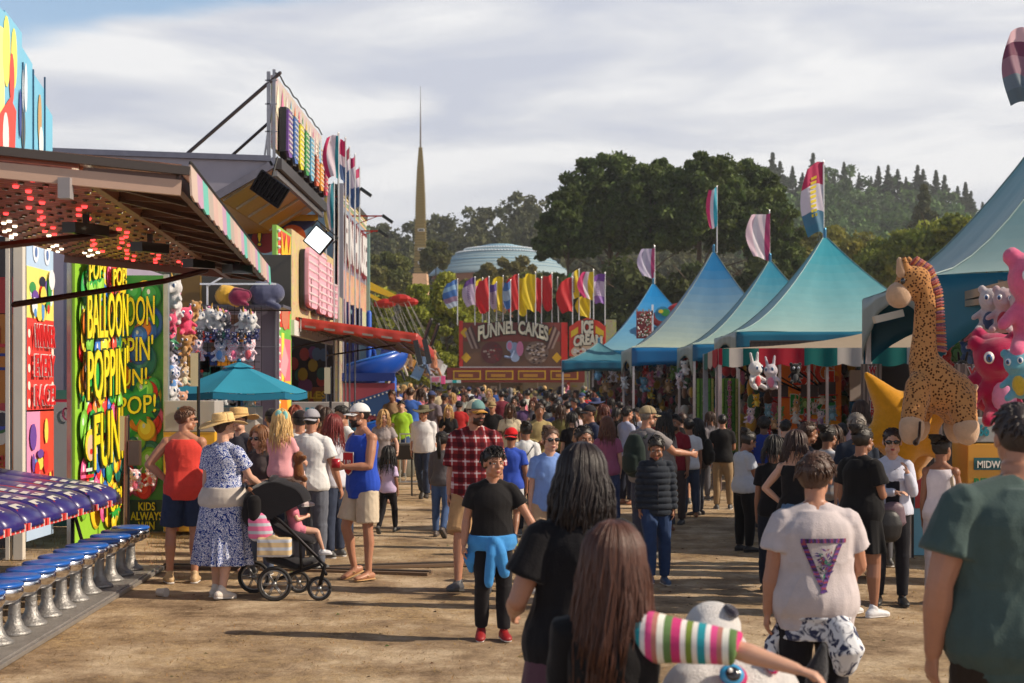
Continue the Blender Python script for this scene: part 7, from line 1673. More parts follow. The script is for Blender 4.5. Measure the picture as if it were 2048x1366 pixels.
person(1352,828,1035,150,'bearded man in dark red t-shirt right of the pointing man',SKB,TEE(srgb(130,30,44)),('pants','cloth',srgb(70,60,60)),(srgb(60,60,60),'sneaker'),('short',DK), None,{'beard':DK},1,H=1.7,Yd=20.5)
person(1330,826,1035,40,'long dark haired woman behind the pointing arm',SKB,TEE(srgb(140,130,125)),('pants','cloth',srgb(60,60,70)), None,('long',DK,.3,110), None, None,1,H=1.66,Yd=19.4,fem=True)
person(1378,836,1035,10,'person in white t-shirt beside the woman with the backpack',SKB,TEE((.66,.66,.7)),('pants','denim',srgb(60,70,90)), None,('short',DK), None, None,2,H=1.62,Yd=21.5)
r,f=person(1396,838,1030,62,'woman with long black hair in dark shirt standing with crossed arms',SKB,TEE(srgb(52,42,40),loose=.04),('pants','denim',srgb(60,62,70)),(srgb(70,66,66),'sneaker'),('long',DK,.3,130), None,{},1,fem=True,arms=('cross','cross'),heavy=.3)
backpack(r,f,srgb(38,34,30),'dark backpack on the black haired woman with crossed arms')
person(1252,812,1020,-60,'man in white t-shirt and navy vest in profile near the tent post',SKT,TEE(srgb(170,175,200)),('pants','cloth',srgb(40,44,60)), None,('short',DK), None,{},1,H=1.74,Yd=24,arms=('hold','hold'))
person(1276,815,1020,130,'man with white shirt and blue strap behind the pointing man',SKT,TEE(srgb(205,205,215)),('pants','cloth',srgb(40,44,60)), None,('short',DK), None,{},2,H=1.7,Yd=27)
r,f=person(1488,862,1103,-68,'woman with dark bun in white t-shirt and black leggings looking at her phone',SKB,TEE(srgb(178,184,196),loose=.025),('tight','cloth',srgb(16,15,18)),(srgb(34,30,32),'sneaker'),('bun',DK), None,{},0,fem=True,head=(0,22),heavy=.7,w=1.08,arms=('phone','phone'))
b=MB();b.box(W2(r,(f.arms[1][2]+f.arms[0][2])*.5+f.RS@V((0,.1,.03))),(.08,.15,.012),R=Euler((rad(30),0,rad(-68))).to_matrix());item('mobile_phone',b,'gloss','phone in the hands of the woman in black leggings','phone',BLK)
b=MB();b.tube([f.T((-.1,.14,.1)),f.T((0,.17,.3)),f.T((.1,.1,.47)),f.T((.12,-.05,.5))],[(.008,.005)]*4,6);b.build('bag_strap','leather',r, True, True,BLK)
person(1528,832,1060,-10,'man in royal blue t-shirt standing at the shaded booth',SKD,TEE(srgb(36,56,130)),('pants','cloth',srgb(30,30,40)),(srgb(40,40,40),'sneaker'),('short',DK), None, None,1,H=1.72,Yd=20)
r,f=person(1590,862,1198,-32,'woman in black tank top with hand on hip and light jeans',SKL,('tank','cloth',srgb(24,22,26),{'loose':.012,'hem':-.0}),('pants','denim',srgb(84,112,146)),(srgb(150,150,155),'sneaker'),('long',srgb(56,34,28),.18,130), None,{},0,fem=True,arms=('hip','down'),head=(-30,0),H=1.62,Yd=13.0)
person(1548,872,1198,-12,'dark haired person in black top left of the woman with hand on hip',SKB,TEE(srgb(22,20,24)),('pants','cloth',srgb(28,32,44)),(srgb(30,30,30),'sneaker'),('long',DK,.16,110), None, None,1,fem=True,H=1.56,Yd=13.6)
person(1612,842,1150,-70,'tall dark haired man partly hidden above the woman in black',SKB,TEE(srgb(60,60,66)),('pants','cloth',srgb(30,30,40)), None,('short',BRN), None,{},1,H=1.76,Yd=14.8)
person(1654,850,1130,-50,'woman with curly dark bun and patterned light shirt with sunlit ear',SKB,TEE(srgb(190,180,175),'hstripe'),('pants','denim',srgb(50,60,90)), None,('bun',DK), None,{},1,fem=True,H=1.66,Yd=15.2)
person(1714,828,1110,2,'grey haired person in navy t-shirt seen from behind',SKL,TEE(srgb(34,44,62)),('pants','cloth',srgb(40,40,50)), None,('curly',GRY), None, None,1,H=1.68,Yd=14.6)
person(1722,802,1090,0,'woman with long brown hair and white shirt at the booth',SKL,TEE(srgb(200,180,190)),('pants','cloth',srgb(40,40,50)), None,('long',BRN,.22,110), None, None,1,fem=True,H=1.76,Yd=17.2)
r,f=person(1722,850,1232,-52,'woman in short black dress and black face mask with dark bun',SKB,TEE(srgb(16,15,18),loose=.03),('skirt','cloth',srgb(16,15,18),-.34),(srgb(215,215,218),'sneaker'),('bun',DK), None,{},0,fem=True,heavy=.7,w=1.1,arms=('relax','hold'))
b=MB();b.ell(f.hc+f.HR@V((0,.075,-.05))*f.hs,(.05,.042,.045),R=f.HR);b.build('face_mask','cloth',r, True, True,BLK)
b=MB();c=W2(r,f.T((.22,.12,-.08)));b.tube([c+V((0,0,.08)),c,c-V((0,0,.1))],[(.1,.05),(.13,.06),(.11,.05)],12,ref=V((1,0,0)));item('shoulder_bag',b,'leather','black leather shoulder bag of the woman in the short black dress','bag',srgb(26,24,26),.012)
r,f=person(1784,855,1215,168,'woman with ponytail and sunglasses in open white shirt, hand at her chin',SKL,('long','cloth',srgb(200,204,222),{'loose':.03,'hem':-.02}),('tight','cloth',srgb(24,24,32)),(srgb(30,30,32),'sneaker'),('pony',srgb(50,30,26),.2), None,{'shades': True,'lip':srgb(170,50,56)},0,fem=True,arms=('face','cross'),H=1.6,Yd=12.8)
b=MB();b.tube([f.T((0,.125,.02)),f.T((0,.15,.25)),f.T((0,.12,.44))],[(.06,.012)]*3,10,ref=V((1,0,0)));b.build('inner_top','cloth',r, True, True,srgb(24,26,36))
b=MB();c=W2(r,f.T((0,.22,.0)));b.tube([c+V((0,0,.06)),c-V((0,0,.08))],[(.1,.05),(.12,.05)],12,ref=V((1,0,0)));item('mauve_handbag',b,'leather','mauve grey handbag held by the woman in the open white shirt','bag',srgb(110,90,100),.012)
r,f=person(1882,870,1200,-28,'woman with dark bun in white racerback overalls carrying a cream tote',SKB,('tank','cloth',srgb(215,208,215),{'loose':.02}),('pants','cloth',srgb(205,198,205)),(srgb(200,200,200),'sneaker'),('bun',DK), None, None,0,fem=True,H=1.58,Yd=12.9,arms=('down','hold'),head=(-30,0))
b=MB();b.tube([W2(r,f.T((.12,.08,.50))),W2(r,f.T((.13,-.1,.42))),W2(r,f.T((.18,-.16,.12)))],[(.02,.006)]*3,6);c=W2(r,f.T((.2,-.12,-.05)));b.box(c,(.26,.06,.32));item('tote_bag',b,'cloth','cream tote bag on the shoulder of the woman in white overalls','bag',srgb(200,180,150))
r,f=person(1630,906,1538,2,'boy in white t-shirt with purple back print walking away',SKT,TEE(srgb(196,186,188),loose=.05,hem=-.14),('pants','cloth',srgb(24,22,28)),(srgb(90,90,90),'sneaker'),('messy',srgb(74,48,34),.3,170), None, None,0,w=1.18,heavy=.35,head=(-28,6),arms=(((.22,-.02,-1),(.1,.05,-1)),((.3,.15,-1),(-.1,.85,-.35))),legs=('stand','mid'))
b=MB();b.rings(f.torso(.055,-.2,-.06,flare=.04),30);b.tube([f.T((-.17,.0,-.12)),f.T((-.24,.02,-.24)),f.T((-.25,0,-.34))],[.04,.045,.04],10);b.tube([f.T((.1,-.14,-.12)),f.T((.14,-.17,-.25)),f.T((.13,-.15,-.33))],[.07,.09,.06],10);cloth('tie_dye_wrap',b,'tiedye',(1,1,1),r,.009,.010,4,.8)
ys0=f.T((0,0,.3));Bk=f.RS@V((0,-1,0));Up=(f.T((0,0,.4))-f.T((0,0,.2))).normalized()
from mathutils.bvhtree import BVHTree
sh=[o for o in r.children if o.name.startswith('t_shirt')][0];bvh=BVHTree.FromPolygons([v.co for v in sh.data.vertices],[p.vertices for p in sh.data.polygons])
m=MB();rr=random.Random(9);cs=[srgb(110,70,140),srgb(150,70,90),srgb(80,60,120),srgb(60,50,60),srgb(60,130,110),srgb(190,110,110)]
def onb(x,z,d=.004):
 o=f.T((x,0,z))+Bk*.6;h=bvh.ray_cast(o,-Bk);p=h[0] if h[0] else o-Bk*.45
 return p+Bk*d
def patch(pts,c,d):
 cx=sum(p[0] for p in pts)/len(pts);cz=sum(p[1] for p in pts)/len(pts);m.add([onb(cx,cz,d)]+[onb(x,z,d) for x,z in pts],[(0,i+1,(i+1)%len(pts)+1) for i in range(len(pts))],c)
for i in range(26):
 u=i/25;patch([(-.12+.25*u,.385),(-.12+.25*u+.014,.385),(-.12+.25*u+.014,.36),(-.12+.25*u,.36)],cs[i%4],.005)
 patch([(-.12+.11*u,.36-.26*u),(-.09+.11*u,.36-.26*u),(-.085+.11*u,.345-.26*u),(-.115+.11*u,.345-.26*u)],cs[(i+1)%4],.005)
 patch([(.12-.11*u,.355-.26*u),(.095-.11*u,.355-.26*u),(.09-.11*u,.34-.26*u),(.115-.11*u,.34-.26*u)],cs[(i+2)%3],.005)
for i in range(70):
 a=rr.uniform(0,6.28);q=rr.uniform(0,.07);x=q*math.cos(a)+.005;z=.255+q*1.3*math.sin(a);s_=rr.uniform(.008,.022);t=rr.uniform(0,6);patch([(x+s_*math.cos(t),z+s_*math.sin(t)),(x+s_*.3*math.cos(t+1.6),z+s_*.3*math.sin(t+1.6)),(x-s_*math.cos(t),z-s_*math.sin(t)),(x-s_*.3*math.cos(t+1.6),z-s_*.3*math.sin(t+1.6))],rr.choice(cs[:5]),.007+i*.00003)
m.build('back_print','cloth',r,local=True)
r,f=person(2042,805,780+HC*F/5.25,12,'large man in dark green t-shirt at the right edge seen from behind',SKT,TEE(srgb(70,88,86),loose=.045,hem=-.12),('pants','cloth',srgb(50,40,32)),(srgb(60,60,60),'sneaker'),('short',srgb(52,42,40),.3,160), None, None,0,w=1.55,heavy=.6,head=(-8,0),arms=(((.32,.0,-1),(-.02,.22,-1)),'down'))
r,f=person(1163,893,780+HC*F/5.6,10,'woman in black t-shirt with long dark hair in the centre foreground',SKT,TEE(srgb(20,18,22),loose=.04),('skirt','cloth',srgb(92,62,74),-.6),(srgb(60,50,50),'sneaker'),('long',srgb(34,22,20),.25,800), None, None,0,fem=True,w=1.15,heavy=.6,head=(-22,8),arms=(((.42,-.05,-1),(-.1,.9,-.3)),'hold'))
r,f=person(1222,1052,780+HC*F/4.35,-14,'girl with very long brown hair hugging a white plush toy in the foreground',SKL,('tank','cloth',srgb(20,18,20),{'loose':.03}),('pants','cloth',srgb(30,28,34)),(srgb(60,50,50),'sneaker'),('long',srgb(78,44,30),.46,900), None, None,0,fem=True,w=1.0,head=(-10,4),arms=(((.1,.1,-1),(-.4,.7,-.2)),((.95,-.02,-.08),(.88,-.05,-.24))))
sh_,e_,wr_,fo_,_=f.arms[1];b=MB();b.tube([f.T((.05,0,.49)),sh_,sh_.lerp(e_,.5),e_,e_.lerp(wr_,.12)],[.066,.078,.064,.054,.052],18,cap='flat');Rt=Matrix.Rotation(rad(-14),3,'Z')
cloth('striped_sleeve',b,'sleeve',(1,1,1),r,.007,.006,3);
sl_,el_=f.arms[0][0],f.arms[0][1];b=MB();b.tube([f.T((-.05,0,.49)),sl_,sl_.lerp(el_,.5),el_],[.062,.072,.066,.06],16,cap='flat');cloth('black_sleeve',b,'cloth',srgb(20,18,20),r,.008,.006,8)
Yp=4.6;g=thing('white_plush_toy','big white plush animal with glossy blue eyes carried under the girl\'s arm','plush toy',P(1450,1366,Yp));kk=Yp/F
b=MB();b.ell(P(1462,1400,Yp),(.215,.19,.18));b.ell(P(1425,1258,Yp+.42),(.105,.1,.10));b.tube([P(1425,1270,Yp+.42),P(1450,1370,Yp+.1)],[.09,.14],14);b.ell(P(1400,1390,Yp-.06),(.13,.12,.12));b.ell(P(1535,1385,Yp-.02),(.11,.12,.1))
link('head',fuse(b,.012,4),'plush',g,smooth=True,color=srgb(222,218,216));
for (x,y,d,sx) in ((1464,1350,-.17,1.),(1540,1322,-.11,.55)):
 c=P(x,y,Yp+d);e=MB();R=Euler((rad(-28),0,rad(12 if sx==1 else 30))).to_matrix();e.ell(c+R@V((.006,.004,-.004)),(.046*sx,.014,.04),R=R,n=20,m=10,col=srgb(190,40,100));e.ell(c,(.042*sx,.016,.036),R=R,n=20,m=10,col=srgb(60,150,200));e.ell(c+R@V((0,-.010,0)),(.026*sx,.011,.024),R=R,n=18,m=10,col=BLK);e.ell(c+R@V((-.01,-.019,.01)),(.008,.004,.008),R=R,col=(.8,.8,.8));e.build('eye','gloss',g,smooth=True)
m=MB();m.ell(P(1462,1222,Yp+.38),(.03,.06,.02),R=Euler((0,rad(40),0)).to_matrix());m.build('dark_patch','plush',g,smooth=True,color=srgb(60,56,70))
b=MB();b.tube([P(1628,1420,4.4),P(1634,1340,4.4),P(1648,1290,4.4)],[(.03,.02),(.036,.02),(.012,.01)],12,ref=V((1,0,0)));item('plush_ear',b,'plush','dark pointed plush ear edged in white at the bottom edge','plush toy',srgb(60,60,64),.008)
def wheel(c,R_,root,col=srgb(60,60,62),ax=None,w_=.028):
 Rm=Matrix.Rotation(rad(90),3,'X');t=MB();n=28;t.tube([c+V((R_*math.cos(a),0,R_*math.sin(a))) for a in [i*2*PI/n for i in range(n+1)]],w_*.55,8,cap='flat');wh=t.build('wheel','rubber',root,smooth=True,color=srgb(40,38,38));m=MB();m.tube([c+V((R_*.84*math.cos(a),0,R_*.84*math.sin(a))) for a in [i*2*PI/n for i in range(n+1)]],.008,6,cap='flat')
 for i in range(6):a=i*PI/3;m.bar(c+V((.02*math.cos(a-.3),0,.02*math.sin(a-.3))),c+V((R_*.84*math.cos(a),0,R_*.84*math.sin(a))),.01);m.bar(c+V((.02*math.cos(a+.3),0,.02*math.sin(a+.3))),c+V((R_*.84*math.cos(a+.12),0,R_*.84*math.sin(a+.12))),.008)
 m.ell(c,(.025,.03,.025));m.build('rim','metal',wh,smooth=True,color=srgb(150,150,150)); return wh
Ys=13.25;s=thing('stroller','black baby stroller with folded canopy and striped bag pushed by the woman in the dress','stroller',(PX(580,Ys),Ys,0));Q= lambda x,y,d=0:P(x,y,Ys+d)
for x,y,d,R_ in ((549,1162,-.22,.145),(508,1155,.3,.14),(639,1168,-.18,.098),(598,1158,.32,.09)):c=P(x,0,Ys+d);wheel(V((c.x,Ys+d,R_+.012)),R_,s)
m=MB()
for d in (-.2,.2):m.tube([Q(495,975,d),Q(520,1005,d),Q(575,1055,d),Q(635,1115,d)],.016,8);m.tube([Q(550,1160,d),Q(640,1128,d),Q(652,1148,d)],.016,8);m.tube([Q(600,1080,d),Q(603,1140,d)],.014,8);m.tube([Q(635,1115,d),Q(650,1130,d),Q(640,1168,d)],.018,8)
m.tube([Q(495,975,-.2),Q(490,968,0),Q(495,975,.2)],.02,8);m.build('frame','metal',s,smooth=True,color=srgb(34,32,34));MB().tube([Q(499,978,-.21),Q(522,1003,-.21)],.021,8).build('handle_grip','leather',s,smooth=True,color=srgb(140,90,56))
def hood(u,v):a=rad(222)-u*rad(205);d=-.23+.46*v;r_=.262+.012*math.sin(v*PI)*3+.014*abs(math.sin(u*4*PI)); return Q(556,1022)+V((r_*1.05*math.cos(a),d*(1),r_*.92*math.sin(a)+.02))
MB().grid(hood,40,12).build('canopy','cloth',s,smooth=True,color=srgb(26,24,28),solid=.012)
for d in (-.225,.225):
 b=MB();pts=[hood(u/16,0 if d<0 else 1) for u in range(17)];b.poly([p+V((0,0,0)) for p in pts],(0,1,0),.01)
 b.build('canopy_side','cloth',s,color=srgb(30,28,32))
b=MB();b.tube([Q(548,960),Q(535,1040),Q(575,1065),Q(625,1080)],[(.2,.05),(.2,.07),(.2,.07),(.17,.04)],14,ref=V((0,1,0)));link('seat',fuse(b,.012,2),'cloth',s,smooth=True,color=srgb(30,28,32))
b=MB();b.tube([Q(528,1085),Q(545,1110),Q(600,1130),Q(632,1120)],[(.16,.05),(.18,.08),(.18,.06),(.16,.03)],14,ref=V((0,1,0)));link('basket',fuse(b,.012,2),'cloth',s,smooth=True,color=srgb(36,34,38))
b=MB();b.box(Q(549,1094,-.25),(.30,.12,.17));b.tube([Q(535,1078,-.3),Q(545,1070,-.3),Q(562,1078,-.3)],.012,6);me=fuse(b,.012,3,folds(.01,2));o=link('striped_bag',me,'hstripe',smooth=True,color=srgb(205,180,140));o.rotation_euler=(0,0,0);tag(o,'cream and blue striped bag sitting in the stroller basket','bag');
b=MB();b.tube([Q(515,1035,-.2),Q(522,1070,-.2)],[(.1,.06),(.12,.06)],12,ref=V((1,0,0)));item('gift_bag',b,'hstripe','pink and white striped gift bag hanging from the stroller handle','bag',srgb(226,120,160),.012)
b=MB();b.tube([Q(508,1000,-.22),Q(510,1035,-.22)],[(.07,.05),(.06,.05)],12,ref=V((1,0,0)));item('stroller_organizer',b,'cloth','black cup organizer hanging at the stroller handle','bag',srgb(24,22,24),.012)
cg=Fig(.86,arms=('hold','hold'),legs=('sit','sit'),lean=-15);o=link('person',cg.body(.008, False),'skin',smooth=True,color=SKL);o.location=Q(598,1068)+V((-.02,0,-cg.hip.z+.05));o.rotation_euler=(0,0,rad(-78));tag(o,'toddler in pink shorts and white shoes sitting in the black stroller','person')
add_top(cg,o,'tee','cloth',srgb(210,120,140),.01,1);add_bottom(cg,o,'short','cloth',srgb(220,130,150),.01,1);add_shoes(cg,o,srgb(215,215,220));hairdo(cg,o,'short',BRN,.01,3)
Y2=5500/(1062-780);s=thing('stroller','black jogging stroller with front wheel facing the camera behind the blue tank man','stroller',(PX(676,Y2),Y2,0));Q= lambda x,y,d=0:P(x,y,Y2+d)
for x,R_,d in ((668,.1,-.35),(645,.13,.3),(703,.13,.3)):
 Rz=Matrix.Rotation(rad(75),4,'Z');w=wheel(V((0,0,0)),R_,s,w_=.05)
 for q in (w,w.children[0]):q.data.transform(Matrix.Translation(V((s.location)))@Rz if q is w else Matrix.Translation(V((s.location)))@Rz)
 c=V((PX(x,Y2+d),Y2+d,R_+.02));w.location=c-V(s.location)
m=MB()
for dx in (-.24,.24):m.tube([Q(676,962,.6)+V((dx,0,0)),Q(676,1000,.3)+V((dx,0,0)),Q(668,1040,-.3)],.016,8);m.tube([Q(676,1000,.3)+V((dx,0,0)),V((PX(676,Y2)+dx,Y2+.35,.14))],.016,8)
m.build('frame','metal',s,smooth=True,color=srgb(30,30,32));b=MB();b.tube([Q(676,950,.2),Q(676,1000,.15),Q(676,1015,-.15)],[(.23,.04),(.24,.09),(.2,.04)],14,ref=V((1,0,0)));link('seat',fuse(b,.014,2),'cloth',s,smooth=True,color=srgb(34,34,38));b=MB();b.tube([Q(676,1012,.1),Q(676,1028,-.1)],[(.23,.1),(.18,.06)],14,ref=V((1,0,0)));link('footrest',fuse(b,.014,2),'cloth',s,smooth=True,color=srgb(30,30,34))
MB().grid(lambda u,v:Q(676,948,.25-.35*u)+V((-.26*math.cos(v*PI),0,.25*math.sin(v*PI)*(1-.3*u))),8,16).build('canopy','cloth',s,smooth=True,color=srgb(40,38,42),solid=.01);MB().tube([Q(652,980,-.12),Q(676,976,-.2),Q(702,978,-.12)],.02,8).build('tray','plastic',s,smooth=True,color=srgb(90,80,78))
cg=Fig(.8,arms=('hold','hold'),legs=('sit','sit'),lean=-20);o=link('person',cg.body(.009, False),'skin',smooth=True,color=SKL);o.location=Q(676,1002)+V((0,0,-cg.hip.z+.05));o.rotation_euler=(0,0,rad(178));tag(o,'toddler with light hair sitting in the jogging stroller','person')
add_top(cg,o,'tee','cloth',srgb(190,110,130),.011,1);add_bottom(cg,o,'pants','cloth',srgb(200,140,170),.011,1);hairdo(cg,o,'short',LBR,.01,3)
#the crowd farther away: a dozen figures, copied
protos={}
def proto(key,**k):
 hair=k.pop('hair');top=k.pop('top');bot=k.pop('bot');hat=k.pop('hat', None);f=Fig(1.70,**k)
 root=link('person',f.body(.015, False),'skin',smooth=True);add_bottom(f,root,bot,'cloth',(1,1,1),.018,1);add_top(f,root,top,'cloth',(1,1,1),.018,2);add_shoes(f,root,(.1,.1,.1),vox=.014);hairdo(f,root,hair,(1,1,1),.02,3,.28,60,hat=bool(hat))
 if hat:add_hat(f,root,hat,(1,1,1),*((True,) if key=='mcapb' else ()))
 protos[key]=(root,dict(m='man',f='woman')[key[0]],dict(short='short hair',long='long hair',pony='a ponytail',bun='a hair bun',curly='curly hair')[hair],{'cap':'a cap','straw':'a brimmed hat', None: None}[hat])
proto('mst',hair='short',top='tee',bot='pants',w=1.05,arms=('down','hold'))
proto('mwalk',hair='short',top='tee',bot='shorts',legs=('fwd','back'),arms=('swingb','swingf'))
proto('mlong',hair='short',top='long',bot='pants',arms=('hold','hold'),w=1.1,heavy=.4)
proto('mcap',hair='short',top='tee',bot='pants',hat='cap',arms=('relax','down'),heavy=.3)
proto('mcapb',hair='short',top='tee',bot='shorts',hat='cap',legs=('back','fwd'))
proto('mhat',hair='short',top='long',bot='pants',hat='straw')
proto('fst',fem=True,hair='long',top='tee',bot='tight',arms=('down','phone'))
proto('fpony',fem=True,hair='pony',top='tee',bot='pants',arms=('hip','down'))
proto('fbun',fem=True,hair='bun',top='long',bot='tight',arms=('hold','hold'),heavy=.4)
proto('fcurl',fem=True,hair='curly',top='tee',bot='skirt')
CN=dict(maroon=srgb(110,34,50),white=(.66,.65,.66),black=srgb(24,22,26),grey=srgb(120,118,122),navy=srgb(34,42,74),blue=srgb(60,96,170),red=srgb(180,40,44),tan=srgb(168,136,100),green=srgb(60,110,66),lime=srgb(160,190,50),pink=srgb(205,120,140),purple=srgb(96,74,120),teal=srgb(40,120,130),cream=srgb(205,190,160),olive=srgb(104,98,60),peach=srgb(200,140,110))
HN=dict(black=DK,brown=BRN,blonde=BLD,grey=GRY,auburn=srgb(96,44,28))
BN=[('dark trousers',srgb(34,34,44)),('blue bottoms',srgb(60,80,120)),('khaki bottoms',srgb(150,126,96)),('black bottoms',srgb(20,20,24)),('grey bottoms',srgb(90,90,96))]
crowd=[
(1003,784,40,'mst','maroon','black',10),(820,770,34,'mst','blue','brown',0),(785,783,33,'fpony','tan','brown',160),(843,782,36,'fst','pink','brown',40),(862,785,32,'mcap','grey','brown',-30),
(803,806,31,'mwalk','lime','black',170),(888,790,36,'mcap','grey','brown',-60),(905,790,38,'fst','white','blonde',150),(897,815,30,'fst','black','blonde',175),(918,806,33,'mcapb','red','black',0),
(985,806,29,'mcap','black','black',160),(1020,812,26,'fst','cream','brown',175),(1046,802,33,'mst','purple','black',10),(1040,790,41,'mst','pink','auburn',20),(1055,782,44,'mst','white','black',0),(1067,800,33,'fst','grey','auburn',170),
(1078,812,22.5,'fbun','tan','brown',185),(1107,790,32,'mlong','black','black',0),(1122,815,26,'fst','olive','brown',-20),(1130,790,38,'mst','blue','black',-40),(1095,786,42,'fst','grey','black',30),(1150,800,34,'mst','navy','black',120),(1165,788,40,'mcap','navy','black',150),
(1158,818,28,'mst','white','black',30),(1182,815,21,'mcap','navy','brown',110),(1192,800,32,'mhat','olive','brown',0),(1208,815,24,'fst','black','auburn',20),(1172,825,22,'fcurl','tan','brown',160),(1232,820,27,'fst','black','black',-50),(1145,830,23,'fst','black','black',10),
(945,795,37,'mst','black','black',20),(930,788,44,'fst','white','brown',150),(968,797,38,'fpony','navy','black',-20),(1030,796,39,'fst','black','black',170),(1085,802,30,'mst','black','black',40),(1115,802,29,'mlong','grey','black',10),(1070,783,47,'mcap','blue','grey',10),
(765,770,44,'fst','peach','brown',170),(755,788,36,'mst','black','black',30),(795,772,46,'mcap','white','brown',0),(808,764,55,'fst','blue','blonde',20),(832,762,58,'mst','tan','brown',-30),(850,766,55,'mst','white','black',160),(868,768,52,'fst','grey','brown',40),(880,776,48,'mhat','cream','grey',10),
(780,758,62,'mst','grey','brown',20),(760,756,64,'fst','teal','black',10),(796,755,66,'mlong','maroon','brown',170),(820,754,66,'fpony','white','blonde',-30),(842,753,68,'mcap','navy','brown',0),(815,784,40,'fst','peach','brown',160),(898,772,55,'mst','olive','black',0),(910,776,52,'fst','pink','black',20),(925,774,56,'mst','navy','brown',160),
(938,776,58,'mcap','white','black',10),(952,778,55,'fpony','purple','brown',40),(965,776,60,'mst','grey','black',0),(978,780,52,'fst','tan','blonde',170),(990,778,58,'mst','blue','brown',-20),(1012,779,60,'fst','black','black',0),(1026,780,56,'mhat','white','grey',20),(1060,778,62,'fst','maroon','brown',10),
(1080,780,58,'mst','cream','black',0),(1100,780,60,'mcapb','black','black',-30),(1118,782,55,'fbun','white','black',20),(1138,782,52,'mst','grey','grey',0),(1152,784,50,'fst','teal','brown',160),(1175,786,48,'mst','red','black',10),(1188,788,46,'fpony','black','auburn',0),(1205,796,38,'mst','olive','black',30),(1222,800,36,'fst','purple','black',0),(1240,806,33,'mst','black','black',60),
(1298,815,30,'mst','green','black',150),(1315,822,27,'fst','maroon','black',20),(1340,822,28,'mst','black','black',0),(1365,835,24,'fcurl','black','brown',10),(1422,840,25,'fst','grey','brown',40),(1445,850,23,'mst','black','black',0),(1570,860,19,'mst','black','black',-30),(1685,858,17,'mst','black','black',10),(1668,875,15.5,'fst','navy','brown',0),(1762,860,15.5,'fst','black','black',20),
(640,815,22,'mst','tan','brown',0),(652,822,20,'fst','peach','brown',-20),(512,825,21,'mst','grey','brown',10),(745,772,50,'mst','navy','black',0),(1262,828,26,'fst','navy','black',20),(956,812,30,'fst','white','brown',10),(1110,812,27,'mst','navy','black',0),(1135,808,31,'mwalk','black','black',20),
]
first={}
seen={}
rnd=random.Random(55)
skins=[('',SKL),('',SKT),('',SKB),('',SKD)]
def zone(px,Y):
 return ('under the slide' if px<770 else 'by the swing ride' if px<890 else 'before the funnel cake stand' if px<1140 else 'by the far teal tents' if px<1330 else 'under the right hand tents')
ZS={'under the slide':'near slide','by the swing ride':'near swing ride','before the funnel cake stand':'before funnel stand','by the far teal tents':'near far tents','under the right hand tents':'under near tents'}
CG='people in the crowd in the middle of the fairground'
items_=[]
for i,(px,hd,Y,key,c,hcn,yaw) in enumerate(crowd):
 root,sex,hd_,hat=protos[key]
 o=root if key not in first else copy_tree(root);first[key]=1
 g=gz(Y);H=HC-(hd-H0)*Y/F-g;H=min(1.95,max(1.5,H));s=H/1.72
 o.location=(PX(px,Y),Y,g);o.scale=(s*rnd.uniform(.95,1.08),s,s);o.rotation_euler=(0,0,rad(yaw+rnd.uniform(-12,12)))
 bn,bc=BN[(i*3+1)%5];sk=skins[[1,0,2,1,3,0,2][i%7]][1];o.color=(*sk,1)
 for ch in o.children:
  n=ch.name.split('.')[0]
  if n in ('t_shirt','long_sleeve_shirt','tank_top','shirt'):ch.color=(*tuple(q*rnd.uniform(.85,1.1) for q in CN[c]),1)
  elif n in ('trousers','shorts','leggings','skirt'):ch.color=(*bc,1)
  elif n=='hair':ch.color=(*HN[hcn],1)
  elif n in ('cap','sun_hat'):
   hc_=rnd.choice([srgb(40,40,46),srgb(190,188,186),srgb(150,130,90),srgb(60,70,110)]);ch.color=(*hc_,1)
   for q in ch.children:q.color=(*hc_,1)
 items_.append((px,o,sex,c,hcn,hd_,hat,bn,Y,yaw))
items_.sort(key=lambda t:t[0])
for j,(px,o,sex,c,hcn,hd_,hat,bn,Y,yaw) in enumerate(items_):
 nb=items_[j-1] if j else items_[j+1]
 far_='distant ' if Y>45 else ''
 o['label']='%s%s in %s top, %s, beside %s-shirted %s, %s'%(far_,sex,c,(hat or hcn+' '+hd_.replace('a ','')),nb[3],nb[2],ZS[zone(px,Y)])
 o['group']=CG;o['category']='person'
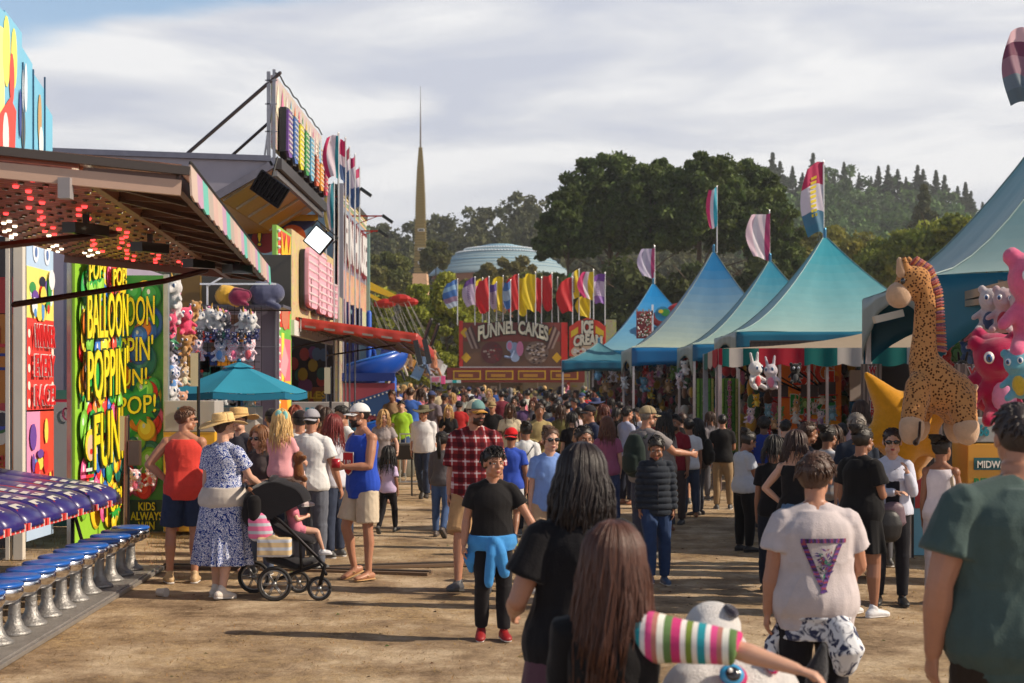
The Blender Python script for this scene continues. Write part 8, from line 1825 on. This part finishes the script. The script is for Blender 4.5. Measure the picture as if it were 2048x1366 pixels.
lowp=[]
for k in range(3):
 b=MB();b.tube([(0,0,.15),(0,0,.8)],[(.12,.1),(.15,.11)],8);b.tube([(0,0,.85),(0,0,1.38)],[(.17,.12),(.2,.12)],8);b.tube([(0,0,1.4),(0,0,1.5)],.06,6)
 for s_ in (-1,1):b.tube([(s_*.22,0,1.36),(s_*.27,.03,1.1),(s_*(.22-.08*k),.15,.9)],[.06,.05,.035],6);b.tube([(s_*.09,0,.85),(s_*.1,.05*s_,.45),(s_*.1,0,.05)],[.09,.065,.05],6)
 b.ell((0,.01,1.6),(.08,.1,.12));body=fuse(b,.035,1);root=link('person',body,'cloth',smooth=True)
 h=MB();h.ell((0,-.02,1.64),(.1,.11,.11));
 if k==1:h.tube([(0,-.08,1.6),(0,-.1,1.35)],[.08,.05],6)
 h.build('hair','hair',root, True, True,DK);lowp.append(root)
names_=list(CN)
for i in range(46):
 root=lowp[i%3];o=root if i<3 else copy_tree(root);Y=54+(i*7%20);px=742+(i*53%470);g=gz(Y)
 o.location=(PX(px,Y),Y,g);s=rnd.uniform(.94,1.1);o.scale=(s,s,s);o.rotation_euler=(0,0,rnd.uniform(0,6.28));cn=names_[(i*5)%len(names_)];o.color=(*CN[cn],1)
 for ch in o.children:ch.color=(*HN[list(HN)[i%5]],1)
 tag(o,'tiny far person in %s clothes deep in the crowd %s'%(cn,zone(px,Y)),'person','far crowd in '+cn+' '+zone(px,Y))
#dusty air
hm=bpy.data.materials.new('air');hm.use_nodes= True;nt=hm.node_tree;nt.nodes.remove(nt.nodes['Principled BSDF'])
pv=nt.nodes.new('ShaderNodeVolumePrincipled');pv.inputs['Color'].default_value=(.9,.93,.97,1);pv.inputs['Density'].default_value=.00034;pv.inputs['Anisotropy'].default_value=.2
nt.links.new(pv.outputs[0],nt.nodes['Material Output'].inputs['Volume'])
hz=MB().box((0,780,64),(2900,1700,140)).build('haze',hm);tag(hz,kind='stuff',label='thin pale dust haze filling the air over the fairground')
bpy.data.scenes.remove(TS)
